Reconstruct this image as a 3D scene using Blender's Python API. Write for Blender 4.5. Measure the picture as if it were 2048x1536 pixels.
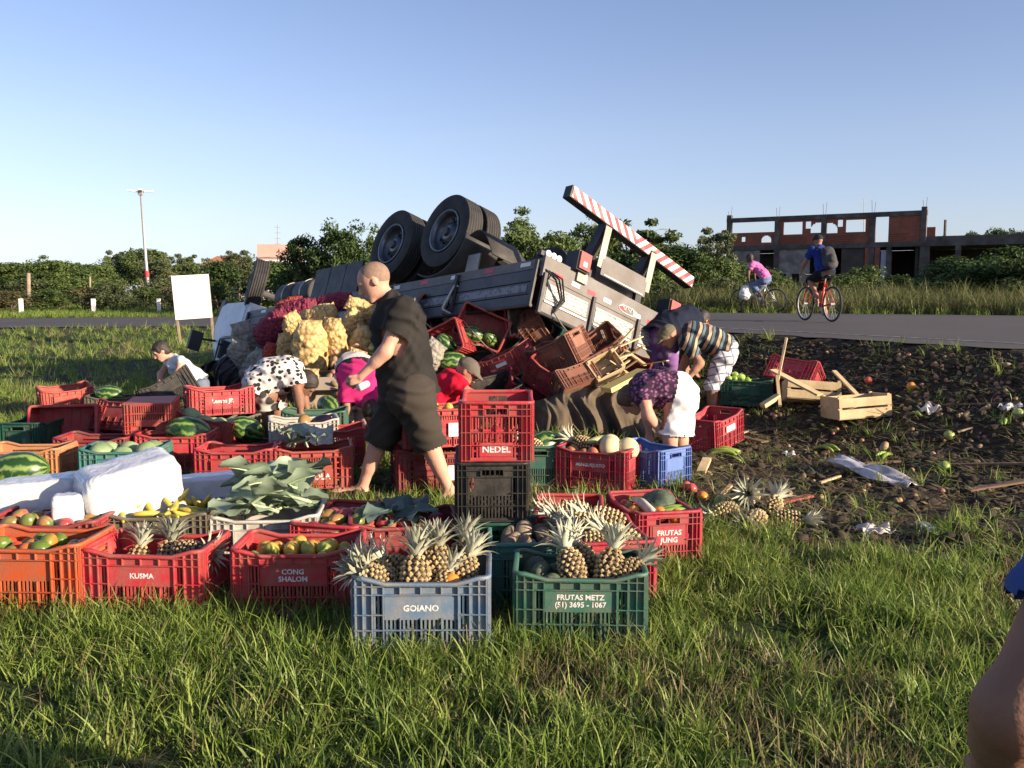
import bpy, math, random
import numpy as np
from mathutils import Vector, Matrix, Euler

for o in list(bpy.data.objects):
    bpy.data.objects.remove(o)
S = bpy.context.scene
COL = S.collection
R = math.radians

# ------------------------------------------------------------------ camera
FPX, CX, CY, CAMH = 1850.0, 1024.0, 768.0, 1.5
PITCH = math.atan(183 / FPX)
cam_d = bpy.data.cameras.new('camera')
cam = bpy.data.objects.new('camera', cam_d)
COL.objects.link(cam)
cam.location = (0, 0, CAMH)
cam.rotation_euler = (math.pi / 2 - PITCH, 0, 0)
cam_d.sensor_width = 36.0
cam_d.lens = 36.0 * FPX / 2048
cam_d.clip_start = 0.05
cam_d.clip_end = 3000
S.camera = cam

# ------------------------------------------------------------------ sky and sun
SUN_EL = R(14.0)
SUN_TO = Vector((0.885 * math.cos(SUN_EL), -0.4656 * math.cos(SUN_EL), math.sin(SUN_EL)))  # towards the sun
world = bpy.data.worlds.new('World')
S.world = world
world.use_nodes = True
wn = world.node_tree
wn.nodes.clear()
wo = wn.nodes.new('ShaderNodeOutputWorld')
wb = wn.nodes.new('ShaderNodeBackground')
ws = wn.nodes.new('ShaderNodeTexSky')
ws.sky_type = 'NISHITA'
ws.sun_disc = False
ws.sun_elevation = SUN_EL
ws.sun_rotation = math.atan2(SUN_TO.x, SUN_TO.y)
ws.air_density = 1.0
ws.dust_density = 0.6
ws.ozone_density = 2.0
ws.altitude = 100
wb.inputs[1].default_value = 0.088
# the camera's white balance and the pale band near the horizon, the same all the way round
wt = wn.nodes.new('ShaderNodeTexCoord'); wsep = wn.nodes.new('ShaderNodeSeparateXYZ')
wn.links.new(wt.outputs['Generated'], wsep.inputs[0])
wr = wn.nodes.new('ShaderNodeValToRGB')
for e, (p, c) in zip([wr.color_ramp.elements[0], wr.color_ramp.elements.new(.07), wr.color_ramp.elements.new(.16), wr.color_ramp.elements[-1]],
                     [(0, (.37, .425, .72)), (.07, (.46, .43, .555)), (.16, (.53, .455, .52)), (.34, (.515, .445, .50))]):
    e.position = p; e.color = (c[0], c[1], c[2], 1)
wn.links.new(wsep.outputs[2], wr.inputs[0])
wx = wn.nodes.new('ShaderNodeMix'); wx.data_type = 'RGBA'; wx.blend_type = 'MULTIPLY'; wx.inputs[0].default_value = 1
wd = wn.nodes.new('ShaderNodeVectorMath'); wd.operation = 'SCALE'; wd.inputs[3].default_value = 2.12
wn.links.new(ws.outputs[0], wx.inputs[6]); wn.links.new(wr.outputs[0], wx.inputs[7])
wn.links.new(wx.outputs[2], wd.inputs[0]); wn.links.new(wd.outputs[0], wb.inputs[0])
wn.links.new(wb.outputs[0], wo.inputs[0])
sun_d = bpy.data.lights.new('sun', 'SUN')
sun_d.energy = 5.0
sun_d.angle = R(0.6)
sun_d.color = (1.0, 0.83, 0.62)
sun = bpy.data.objects.new('sun', sun_d)
COL.objects.link(sun)
sun.rotation_euler = SUN_TO.to_track_quat('Z', 'Y').to_euler()
S.view_settings.view_transform = 'Standard'
S.view_settings.look = 'None'
S.view_settings.exposure = 1.12
S.view_settings.gamma = 1.0
S.view_settings.use_curve_mapping = False
S.cycles.max_bounces = 5
S.cycles.diffuse_bounces = 3
S.cycles.glossy_bounces = 2
S.cycles.transmission_bounces = 3
S.cycles.transparent_max_bounces = 12

# ------------------------------------------------------------------ rays and terrain
_cp, _sp = math.cos(PITCH), math.sin(PITCH)
def ray(px, py):
    u, v = (px - CX) / FPX, (CY - py) / FPX
    return Vector((u, _cp + v * _sp, -_sp + v * _cp))
def at_z(px, py, z):
    d = ray(px, py); t = (z - CAMH) / d.z
    return Vector((0, 0, CAMH)) + d * t
def at_y(px, py, y):
    d = ray(px, py); t = y / d.y
    return Vector((0, 0, CAMH)) + d * t
def sst(a, b, x):
    t = np.clip((x - a) / (b - a), 0, 1)
    return t * t * (3 - 2 * t)

def spline(pts, n):
    pts = np.array(pts, float)
    P = np.vstack([2 * pts[0] - pts[1], pts, 2 * pts[-1] - pts[-2]])
    out = []
    m = len(pts) - 1
    for i in range(m):
        a, b, c, d = P[i], P[i + 1], P[i + 2], P[i + 3]
        for k in range(n):
            t = k / n
            out.append(.5 * (2 * b + (c - a) * t + (2 * a - 5 * b + 4 * c - d) * t * t + (3 * b - a - 3 * c + d) * t ** 3))
    out.append(pts[-1])
    return np.array(out)
NEAR_EDGE = spline([(26, -30), (13, -6), (8.2, 4.5), (5.4, 9.65), (3.5, 13.4), (1.0, 18), (-2.4, 23), (-6, 27.2), (-9.6, 29.5), (-15.6, 28.5), (-30, 24), (-60, 14), (-120, -8)], 12)
FAR_EDGE = spline([(60, -30), (36, 0), (24, 14), (13.4, 23.8), (4, 28.6), (-2, 35), (-6.5, 39.2), (-10, 41), (-15, 41), (-21, 39), (-40, 31), (-70, 20), (-130, -2)], 12)
def _sd(poly, x, y):
    """signed distance to polyline: positive on the left of its direction"""
    x = np.asarray(x, float); y = np.asarray(y, float)
    best = np.full(x.shape, 1e9); sg = np.zeros(x.shape)
    for i in range(len(poly) - 1):
        a, b = poly[i], poly[i + 1]
        dx, dy = b - a
        L2 = dx * dx + dy * dy
        t = np.clip(((x - a[0]) * dx + (y - a[1]) * dy) / L2, 0, 1)
        qx, qy = x - (a[0] + t * dx), y - (a[1] + t * dy)
        d = qx * qx + qy * qy
        c = dx * (y - a[1]) - dy * (x - a[0])
        m = d < best - 1e-12
        best = np.where(m, d, best); sg = np.where(m, np.sign(c), sg)
    return np.sqrt(best) * np.where(sg == 0, 1, sg)
def near_d(x, y): return _sd(NEAR_EDGE, x, y)      # >0 on the camera's side
def far_d(x, y): return -_sd(FAR_EDGE, x, y)       # >0 beyond the road
def road_z(x, y): return .42 + .48 * sst(-8, 3.5, x)

_rng = np.random.RandomState(5)
_perm = _rng.rand(256, 256)
def vnoise(x, y, s):
    x = np.asarray(x, float) / s + 1000; y = np.asarray(y, float) / s + 1000
    xi, yi = np.floor(x).astype(int), np.floor(y).astype(int)
    fx, fy = x - xi, y - yi
    fx = fx * fx * (3 - 2 * fx); fy = fy * fy * (3 - 2 * fy)
    g = lambda a, b: _perm[a % 256, b % 256]
    return (g(xi, yi) * (1 - fx) + g(xi + 1, yi) * fx) * (1 - fy) + (g(xi, yi + 1) * (1 - fx) + g(xi + 1, yi + 1) * fx) * fy
def mud_mask(x, y):
    x = np.asarray(x, float); y = np.asarray(y, float)
    n = vnoise(x, y, .5) * .5 + vnoise(x + 9, y, .18) * .3
    lim = np.where(x < 2.6, 5.6 - (x - 1.5) * .75, 4.8)
    m = sst(-.15, .45, (x - 1.15) + n - .4) * sst(-.3, .3, y - lim + n - .4)
    truckzone = sst(7.6, 8.4, y + n * .6) * sst(-5.2, -4.2, x + n) * (1 - sst(13, 15, y))
    m = np.maximum(m, truckzone * .75)
    nd = near_d(x, y)
    m = m * sst(-.3, .25, nd)
    edge = (1 - sst(.0, .5, np.abs(nd) + n * .6 - .3)) * .8
    fd = far_d(x, y)
    edge2 = (1 - sst(.0, .7, np.abs(fd - .35) + n * .5 - .3)) * .45
    return np.clip(np.maximum(np.maximum(m, edge), edge2), 0, 1)
def ground_z(x, y):
    x = np.asarray(x, float); y = np.asarray(y, float)
    nd = near_d(x, y); fd = far_d(x, y)
    rz = road_z(x, y)
    ramp = 3.2 + 9 * (1 - sst(-4, 3, x))
    t = np.clip(nd / ramp, 0, 1)
    z = rz * np.power(1 - t, 1.55)
    z = np.where(nd < 0, rz - .05 * sst(0, .4, -nd), z)
    z = np.where(fd > 0, rz + .03 * sst(0, .5, fd) - .05 + .0035 * np.clip(fd, 0, 60), z)
    rough = np.where(nd > 0, 1.0, np.where(fd > 0, .6, 0.0))
    z = z + rough * ((vnoise(x, y, 1.3) - .5) * .05 + (vnoise(x, y, .35) - .5) * .025)
    inm = (nd > .1) & (x > 1) & (y < 14) & (y > 3)
    z = z + np.where(inm, 1, 0) * (vnoise(x * .7 + y * .3, y, .22) - .5) * .07 * sst(0, .6, nd)
    return z
_gg = {}
def gz(x, y):
    if 'z' not in _gg or not (gx[0] < x < gx[-1] and gy[0] < y < gy[-1]): return float(ground_z(np.array([x]), np.array([y]))[0])
    i = int(np.searchsorted(gx, x)) - 1; j = int(np.searchsorted(gy, y)) - 1
    u = (x - gx[i]) / (gx[i + 1] - gx[i]); v = (y - gy[j]) / (gy[j + 1] - gy[j]); z = _gg['z']
    return float((z[i, j] * (1 - u) + z[i + 1, j] * u) * (1 - v) + (z[i, j + 1] * (1 - u) + z[i + 1, j + 1] * u) * v)
def on_ground(px, py, lift=0.0):
    d = ray(px, py)
    lo = None
    ys = np.linspace(1.5, 60, 2400)
    t = ys / d.y
    hz = ground_z(d.x * t, ys) + lift
    rz = CAMH + d.z * t
    k = np.argmax(rz < hz)
    return Vector((d.x * t[k], ys[k], float(hz[k])))

# ------------------------------------------------------------------ objects
def tag(o, label=None, cat=None, group=None, kind=None):
    if label: o['label'] = label
    if cat: o['category'] = cat
    if group: o['group'] = group
    if kind: o['kind'] = kind
    return o
def empty(name, loc=(0, 0, 0), rot=(0, 0, 0), label=None, cat=None, group=None, mat=None):
    o = bpy.data.objects.new(name, None)
    COL.objects.link(o)
    o.empty_display_size = .1
    if mat is not None: o.matrix_world = mat
    else:
        o.location = loc; o.rotation_euler = rot
    return tag(o, label, cat, group)
def link(name, me, parent=None, loc=None, rot=None, scale=None):
    o = bpy.data.objects.new(name, me)
    COL.objects.link(o)
    if parent is not None: o.parent = parent
    if loc is not None: o.location = loc
    if rot is not None: o.rotation_euler = rot
    if scale is not None: o.scale = scale if hasattr(scale, '__len__') else (scale,) * 3
    return o
class MB:
    def __init__(s): s.v = []; s.f = []; s.m = []; s.n = 0
    def add(s, v, f, m=0):
        v = [tuple(p) for p in v]
        s.v += v; s.f += [tuple(i + s.n for i in q) for q in f]; s.m += [m] * len(f); s.n += len(v)
        return s
    def box(s, c, d, rot=None, m=0, taper=1.0):
        hx, hy, hz = d[0] / 2, d[1] / 2, d[2] / 2
        v = []
        for sz in (-1, 1):
            t = taper if sz > 0 else 1
            for sx, sy in ((-1, -1), (1, -1), (1, 1), (-1, 1)):
                v.append(Vector((sx * hx * t, sy * hy * t, sz * hz)))
        if rot is not None:
            rm = rot if isinstance(rot, Matrix) else Euler(rot).to_matrix()
            v = [rm @ p for p in v]
        v = [p + Vector(c) for p in v]
        return s.add(v, [(3, 2, 1, 0), (4, 5, 6, 7), (0, 1, 5, 4), (1, 2, 6, 5), (2, 3, 7, 6), (3, 0, 4, 7)], m)
    def bb(s, lo, hi, m=0):
        return s.box([(a + b) / 2 for a, b in zip(lo, hi)], [abs(b - a) for a, b in zip(lo, hi)], None, m)
    def beam(s, a, b, w, h, up=(0, 0, 1), m=0):
        a, b = Vector(a), Vector(b); d = b - a; L = d.length; d.normalize()
        up = Vector(up)
        if abs(d.dot(up)) > .98: up = Vector((1, 0, 0))
        sd = d.cross(up).normalized(); u2 = sd.cross(d)
        return s.box((a + b) / 2, (L, w, h), Matrix((d, sd, u2)).transposed(), m)
    def tube(s, pts, r, n=8, m=0, closed=False, caps=True):
        pts = [Vector(p) for p in pts]; k = len(pts)
        rs = r if hasattr(r, '__len__') else [r] * k
        v = []; f = []
        ref = None
        for i, p in enumerate(pts):
            if closed: d = pts[(i + 1) % k] - pts[i - 1]
            else: d = pts[min(i + 1, k - 1)] - pts[max(i - 1, 0)]
            d.normalize()
            if ref is None:
                ref = Vector((0, 0, 1)) if abs(d.z) < .9 else Vector((1, 0, 0))
            a = d.cross(ref)
            if a.length < 1e-5: a = d.cross(Vector((.3, .8, .5)))
            a.normalize(); b = a.cross(d); ref = b * -1 if False else (b)
            ref = b
            for j in range(n):
                t = 2 * math.pi * j / n
                v.append(p + a * (math.cos(t) * rs[i]) + b * (math.sin(t) * rs[i]))
        rng = k if closed else k - 1
        for i in range(rng):
            i2 = (i + 1) % k
            for j in range(n):
                j2 = (j + 1) % n
                f.append((i * n + j, i * n + j2, i2 * n + j2, i2 * n + j))
        if caps and not closed:
            f.append(tuple(range(n - 1, -1, -1))); f.append(tuple((k - 1) * n + j for j in range(n)))
        return s.add(v, f, m)
    def lathe(s, prof, n=24, axis='Z', c=(0, 0, 0), m=0, closed=False):
        """prof: (r, h) list revolved about an axis through c"""
        v = []; f = []; k = len(prof)
        for (r, h) in prof:
            for j in range(n):
                t = 2 * math.pi * j / n
                p = (r * math.cos(t), r * math.sin(t), h)
                if axis == 'Y': p = (p[0], p[2], p[1])
                if axis == 'X': p = (p[2], p[0], p[1])
                v.append((p[0] + c[0], p[1] + c[1], p[2] + c[2]))
        for i in range(k if closed else k - 1):
            i2 = (i + 1) % k
            for j in range(n):
                j2 = (j + 1) % n
                f.append((i * n + j, i * n + j2, i2 * n + j2, i2 * n + j))
        return s.add(v, f, m)
    def mesh(s, name, mats=(), smooth=False):
        me = bpy.data.meshes.new(name)
        me.from_pydata(s.v, [], s.f)
        if not isinstance(mats, (list, tuple)): mats = [mats]
        for x in mats: me.materials.append(x)
        if len(mats) > 1: me.polygons.foreach_set('material_index', s.m)
        if smooth: me.polygons.foreach_set('use_smooth', [True] * len(s.f))
        me.update()
        return me
    def build(s, name, mats, parent=None, smooth=False, loc=None, rot=None):
        return link(name, s.mesh(name, mats, smooth), parent, loc, rot)
def np_mesh(name, v, f, mats=(), smooth=True):
    me = bpy.data.meshes.new(name)
    v = np.asarray(v, np.float32); f = np.asarray(f, np.int32)
    me.vertices.add(len(v)); me.vertices.foreach_set('co', v.ravel())
    k = f.shape[1]
    me.loops.add(f.size); me.loops.foreach_set('vertex_index', f.ravel())
    me.polygons.add(len(f)); me.polygons.foreach_set('loop_start', np.arange(0, f.size, k, dtype=np.int32))
    try: me.polygons.foreach_set('loop_total', np.full(len(f), k, np.int32))
    except Exception: pass
    me.polygons.foreach_set('use_smooth', np.full(len(f), smooth))
    if not isinstance(mats, (list, tuple)): mats = [mats]
    for x in mats: me.materials.append(x)
    me.update(calc_edges=True)
    return me

# ------------------------------------------------------------------ materials
MATS = {}
def mk(name):
    m = bpy.data.materials.new(name); m.use_nodes = True
    nt = m.node_tree
    return m, nt, nt.nodes['Principled BSDF']
def nd(nt, t, **kw):
    n = nt.nodes.new(t)
    for k, v in kw.items():
        if k.startswith('i_'): n.inputs[int(k[2:])].default_value = v
        else: setattr(n, k, v)
    return n
def c4(c): return (c[0], c[1], c[2], 1)
def ramp(nt, fac, stops):
    r = nt.nodes.new('ShaderNodeValToRGB')
    el = r.color_ramp.elements
    while len(el) < len(stops): el.new(.5)
    for e, (p, c) in zip(el, stops): e.position = p; e.color = c4(c) if len(c) == 3 else c
    nt.links.new(fac, r.inputs[0])
    return r
def M(name, c1, c2=None, scale=6, rough=.6, bump=0, bscale=40, metal=0, spec=.5, dirt=None, dscale=5, damt=.5, rnd=0, coord='Object', transl=0, detail=4, lo=.35, hi=.65):
    """mottled material: two tones by noise, optional dirt, bump and per-object variation"""
    if name in MATS: return MATS[name]
    m, nt, b = mk(name)
    L = nt.links.new
    tc = nd(nt, 'ShaderNodeTexCoord')
    col = None
    if c2 is not None:
        no = nd(nt, 'ShaderNodeTexNoise'); no.inputs['Scale'].default_value = scale; no.inputs['Detail'].default_value = detail
        L(tc.outputs[coord], no.inputs['Vector'])
        r = ramp(nt, no.outputs['Fac'], [(lo, c1), (hi, c2)])
        col = r.outputs[0]
    if dirt is not None:
        no = nd(nt, 'ShaderNodeTexNoise'); no.inputs['Scale'].default_value = dscale; no.inputs['Detail'].default_value = 8; no.inputs['Roughness'].default_value = .65
        L(tc.outputs[coord], no.inputs['Vector'])
        r = ramp(nt, no.outputs['Fac'], [(.62 - damt * .4, (0, 0, 0)), (.8 - damt * .2, (damt, damt, damt))])
        mx = nd(nt, 'ShaderNodeMix', data_type='RGBA')
        L(r.outputs[0], mx.inputs[0])
        if col is not None: L(col, mx.inputs[6])
        else: mx.inputs[6].default_value = c4(c1)
        mx.inputs[7].default_value = c4(dirt)
        col = mx.outputs[2]
    if rnd:
        oi = nd(nt, 'ShaderNodeObjectInfo')
        mr = nd(nt, 'ShaderNodeMapRange'); mr.inputs[3].default_value = 1 - rnd; mr.inputs[4].default_value = 1 + rnd
        L(oi.outputs['Random'], mr.inputs[0])
        hs = nd(nt, 'ShaderNodeHueSaturation')
        L(mr.outputs[0], hs.inputs['Value'])
        if col is not None: L(col, hs.inputs['Color'])
        else: hs.inputs['Color'].default_value = c4(c1)
        col = hs.outputs[0]
    if col is not None: L(col, b.inputs['Base Color'])
    else: b.inputs['Base Color'].default_value = c4(c1)
    b.inputs['Roughness'].default_value = rough
    b.inputs['Metallic'].default_value = metal
    b.inputs['Specular IOR Level'].default_value = spec
    if bump:
        no = nd(nt, 'ShaderNodeTexNoise'); no.inputs['Scale'].default_value = bscale; no.inputs['Detail'].default_value = 5
        L(tc.outputs[coord], no.inputs['Vector'])
        bp = nd(nt, 'ShaderNodeBump'); bp.inputs['Strength'].default_value = bump; bp.inputs['Distance'].default_value = .01
        L(no.outputs['Fac'], bp.inputs['Height']); L(bp.outputs[0], b.inputs['Normal'])
    if transl:
        out = nt.nodes['Material Output']
        tr = nd(nt, 'ShaderNodeBsdfTranslucent')
        if col is not None: L(col, tr.inputs[0])
        else: tr.inputs[0].default_value = c4(c1)
        mx = nd(nt, 'ShaderNodeMixShader'); mx.inputs[0].default_value = transl
        L(b.outputs[0], mx.inputs[1]); L(tr.outputs[0], mx.inputs[2]); L(mx.outputs[0], out.inputs[0])
    MATS[name] = m
    return m

# ------------------------------------------------------------------ smooth-union solids (bodies, clothes, sacks)
def sdf_mesh(name, prims, vox, mats, k=.03, noise=None, cut=None):
    """surface of the smooth union of tapered capsules ('c',a,b,ra,rb[,axis,scale[,k]]) and ellipsoids ('e',centre,radii[,Matrix[,k]]);
    negative k cuts the solid away"""
    los, his = [], []
    for p in prims:
        if p[0] == 'c':
            a, b = np.array(p[1]), np.array(p[2]); r = max(p[3], p[4]) * (p[6] if len(p) > 6 and p[6] and p[6] > 1 else 1)
            los.append(np.minimum(a, b) - r); his.append(np.maximum(a, b) + r)
        else:
            r = max(p[2]); los.append(np.array(p[1]) - r); his.append(np.array(p[1]) + r)
    lo = np.min([l for l, p in zip(los, prims)], 0) - 4 * vox; hi = np.max(his, 0) + 4 * vox
    n = np.ceil((hi - lo) / vox).astype(int) + 1
    D = np.full(n, .5, np.float32)
    ax = [lo[i] + vox * np.arange(n[i]) for i in range(3)]
    for p, l, h in zip(prims, los, his):
        mg = k * 1.2 + 4 * vox
        s = [slice(max(0, int((l[i] - mg - lo[i]) / vox)), min(n[i], int((h[i] + mg - lo[i]) / vox) + 2)) for i in range(3)]
        X = ax[0][s[0]][:, None, None]; Y = ax[1][s[1]][None, :, None]; Z = ax[2][s[2]][None, None, :]
        kk = k
        if p[0] == 'c':
            a, b = np.array(p[1], float), np.array(p[2], float)
            qx, qy, qz = X - a[0], Y - a[1], Z - a[2]
            if len(p) > 6 and p[5] is not None:
                u = np.array(p[5], float); u = u / np.linalg.norm(u)
                dt = (qx * u[0] + qy * u[1] + qz * u[2]) * (1 / p[6] - 1)
                qx, qy, qz = qx + dt * u[0], qy + dt * u[1], qz + dt * u[2]
                ab = (b - a); ab = ab + u * (ab @ u) * (1 / p[6] - 1)
            else: ab = b - a
            if len(p) > 7: kk = p[7]
            t = np.clip((qx * ab[0] + qy * ab[1] + qz * ab[2]) / max(ab @ ab, 1e-9), 0, 1)
            d = np.sqrt((qx - t * ab[0]) ** 2 + (qy - t * ab[1]) ** 2 + (qz - t * ab[2]) ** 2) - (p[3] + (p[4] - p[3]) * t)
        else:
            c = np.array(p[1], float); r = np.array(p[2], float)
            qx, qy, qz = X - c[0], Y - c[1], Z - c[2]
            if len(p) > 3 and p[3] is not None:
                m = np.array(p[3])  # columns are the axes
                qx, qy, qz = [qx * m[0, i] + qy * m[1, i] + qz * m[2, i] for i in range(3)]
            if len(p) > 4: kk = p[4]
            k0 = np.sqrt((qx / r[0]) ** 2 + (qy / r[1]) ** 2 + (qz / r[2]) ** 2)
            k1 = np.sqrt((qx / r[0] ** 2) ** 2 + (qy / r[1] ** 2) ** 2 + (qz / r[2] ** 2) ** 2)
            d = k0 * (k0 - 1) / np.maximum(k1, 1e-6)
        old = D[s[0], s[1], s[2]]
        if kk < 0:
            kk = -kk
            hh = np.clip(kk - np.abs(-d - old), 0, None) / kk
            new = np.maximum(old, -d) + hh * hh * kk * .25
        else:
            hh = np.clip(kk - np.abs(old - d), 0, None) / kk
            new = np.minimum(old, d) - hh * hh * kk * .25
        D[s[0], s[1], s[2]] = new
    if noise is not None:
        X, Y, Z = np.meshgrid(*ax, indexing='ij', sparse=False)
        D += noise(X, Y, Z).astype(np.float32)
    inside = D < 0
    # surface nets
    c = [inside[i:n[0] - 1 + i, j:n[1] - 1 + j, l:n[2] - 1 + l] for i in (0, 1) for j in (0, 1) for l in (0, 1)]
    sm = sum(x.astype(np.int8) for x in c)
    act = (sm > 0) & (sm < 8)
    idx = np.full(act.shape, -1, np.int64); cells = np.argwhere(act); idx[act] = np.arange(len(cells))
    acc = np.zeros((len(cells), 3)); cnt = np.zeros(len(cells))
    corner = [(i, j, l) for i in (0, 1) for j in (0, 1) for l in (0, 1)]
    dv = [D[cells[:, 0] + i, cells[:, 1] + j, cells[:, 2] + l] for i, j, l in corner]
    for e0 in range(8):
        for e1 in range(e0 + 1, 8):
            a, b = corner[e0], corner[e1]
            if sum(abs(x - y) for x, y in zip(a, b)) != 1: continue
            d0, d1 = dv[e0], dv[e1]
            m = (d0 < 0) != (d1 < 0)
            t = np.where(m, d0 / np.where(m, d0 - d1, 1), 0)
            for q in range(3):
                acc[:, q] += np.where(m, a[q] + t * (b[q] - a[q]), 0)
            cnt += m
    V = lo + vox * (cells + acc / cnt[:, None])
    F = []
    for q in range(3):
        sl0 = [slice(None)] * 3; sl1 = [slice(None)] * 3
        sl0[q] = slice(0, -1); sl1[q] = slice(1, None)
        a, b = inside[tuple(sl0)], inside[tuple(sl1)]
        e = np.argwhere(a != b)
        u, w = [(1, 2), (2, 0), (0, 1)][q]
        ok = (e[:, u] > 0) & (e[:, w] > 0) & (e[:, u] < act.shape[u]) & (e[:, w] < act.shape[w])
        e = e[ok]
        def cell(du, dw):
            z = e.copy(); z[:, u] -= du; z[:, w] -= dw
            return idx[z[:, 0], z[:, 1], z[:, 2]]
        qd = np.stack([cell(1, 1), cell(0, 1), cell(0, 0), cell(1, 0)], 1)
        fl = ~a[e[:, 0], e[:, 1], e[:, 2]]
        qd[fl] = qd[fl][:, ::-1]
        F.append(qd)
    F = np.vstack(F)
    if cut is not None:
        cen = V[F].mean(1)
        F = F[cut(cen)]
        lab = np.arange(len(V))                     # keep the largest connected piece
        while True:
            mn = lab[F].min(1); new = lab.copy()
            for q in range(4): np.minimum.at(new, F[:, q], mn)
            new = new[new]
            if (new == lab).all(): break
            lab = new
        fl_ = lab[F[:, 0]]; big = np.bincount(fl_).argmax(); F = F[fl_ == big]
        used = np.unique(F); mp = np.full(len(V), -1); mp[used] = np.arange(len(used))
        V = V[used]; F = mp[F]
    return np_mesh(name, V, F, mats)
# ------------------------------------------------------------------ the ground, the road
def axis(a, b, step, lo, hi, g=1.12):
    mid = list(np.arange(a, b + 1e-6, step))
    out = []; s = step; x = a
    while x > lo: s *= g; x -= s; out.append(x)
    left = out[::-1]; out = []; s = step; x = mid[-1]
    while x < hi: s *= g; x += s; out.append(x)
    return np.array(left + mid + out)
gx = axis(-7, 7.5, .09, -900, 900, 1.09); gy = axis(.5, 14.5, .09, -60, 1500, 1.06)
GX, GY = np.meshgrid(gx, gy, indexing='ij')
GZ = ground_z(GX, GY)
_gg['z'] = GZ
nx, ny = GX.shape
ii = np.arange(nx * ny).reshape(nx, ny)
gf = np.stack([ii[:-1, :-1], ii[1:, :-1], ii[1:, 1:], ii[:-1, 1:]], -1).reshape(-1, 4)

def ground_mat():
    m, nt, b = mk('ground'); L = nt.links.new
    tc = nd(nt, 'ShaderNodeTexCoord')
    at = nd(nt, 'ShaderNodeAttribute', attribute_name='mud')
    def noise(sc, det=6, rough=.6):
        n = nd(nt, 'ShaderNodeTexNoise'); n.inputs['Scale'].default_value = sc; n.inputs['Detail'].default_value = det; n.inputs['Roughness'].default_value = rough
        L(tc.outputs['Object'], n.inputs['Vector']); return n
    n1, n2, n3 = noise(1.3), noise(14), noise(60)
    g = ramp(nt, n1.outputs['Fac'], [(.3, (.022, .036, .010)), (.55, (.040, .055, .016)), (.75, (.060, .060, .022))])
    s = ramp(nt, n2.outputs['Fac'], [(.3, (.020, .014, .010)), (.52, (.056, .038, .024)), (.75, (.110, .077, .048))])
    mx = nd(nt, 'ShaderNodeMix', data_type='RGBA')
    ad = nd(nt, 'ShaderNodeMath', operation='MULTIPLY_ADD'); L(n2.outputs['Fac'], ad.inputs[0]); ad.inputs[1].default_value = .5; L(at.outputs['Fac'], ad.inputs[2])
    st = ramp(nt, ad.outputs[0], [(.45, (0, 0, 0)), (.8, (1, 1, 1))])
    L(st.outputs[0], mx.inputs[0]); L(g.outputs[0], mx.inputs[6]); L(s.outputs[0], mx.inputs[7])
    L(mx.outputs[2], b.inputs['Base Color'])
    b.inputs['Roughness'].default_value = .9; b.inputs['Specular IOR Level'].default_value = .2
    bp = nd(nt, 'ShaderNodeBump'); bp.inputs['Strength'].default_value = .8; bp.inputs['Distance'].default_value = .03
    sm = nd(nt, 'ShaderNodeMath', operation='ADD'); L(n2.outputs['Fac'], sm.inputs[0]); L(n3.outputs['Fac'], sm.inputs[1])
    L(sm.outputs[0], bp.inputs['Height']); L(bp.outputs[0], b.inputs['Normal'])
    return m
me = np_mesh('ground', np.stack([GX, GY, GZ], -1).reshape(-1, 3), gf, ground_mat())
at = me.attributes.new('mud', 'FLOAT', 'POINT'); at.data.foreach_set('value', mud_mask(GX, GY).ravel().astype(np.float32))
tag(link('ground', me), kind='structure')

def road_mat():
    m, nt, b = mk('asphalt'); L = nt.links.new
    tc = nd(nt, 'ShaderNodeTexCoord')
    n1 = nd(nt, 'ShaderNodeTexNoise'); n1.inputs['Scale'].default_value = .35; n1.inputs['Detail'].default_value = 5
    n2 = nd(nt, 'ShaderNodeTexNoise'); n2.inputs['Scale'].default_value = 45; n2.inputs['Detail'].default_value = 3
    for n in (n1, n2): L(tc.outputs['Object'], n.inputs['Vector'])
    a = ramp(nt, n1.outputs['Fac'], [(.3, (.048, .041, .039)), (.7, (.072, .061, .056))])
    c = ramp(nt, n2.outputs['Fac'], [(.3, (.6, .6, .6)), (.75, (1.35, 1.32, 1.3))])
    mx = nd(nt, 'ShaderNodeMix', data_type='RGBA', blend_type='MULTIPLY'); mx.inputs[0].default_value = 1
    L(a.outputs[0], mx.inputs[6]); L(c.outputs[0], mx.inputs[7]); L(mx.outputs[2], b.inputs['Base Color'])
    b.inputs['Roughness'].default_value = .85
    bp = nd(nt, 'ShaderNodeBump'); bp.inputs['Strength'].default_value = .4; bp.inputs['Distance'].default_value = .008
    L(n2.outputs['Fac'], bp.inputs['Height']); L(bp.outputs[0], b.inputs['Normal'])
    return m
def strip(name, A, B, nseg, lift, mat):
    v = []; f = []
    for i in range(len(A)):
        for k in range(nseg + 1):
            p = A[i] * (1 - k / nseg) + B[i] * k / nseg
            v.append((p[0], p[1], float(road_z(p[0], p[1])) + lift))
    for i in range(len(A) - 1):
        for k in range(nseg):
            a = i * (nseg + 1) + k
            f.append((a, a + 1, a + nseg + 2, a + nseg + 1))
    return np_mesh(name, v, f, mat)
jit = (vnoise(NEAR_EDGE[:, 0] * 3, NEAR_EDGE[:, 1] * 3, 1.1)[:, None] - .5) * .25
tag(link('road', strip('road', NEAR_EDGE + jit, FAR_EDGE, 8, .006, road_mat())), kind='structure')
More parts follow.
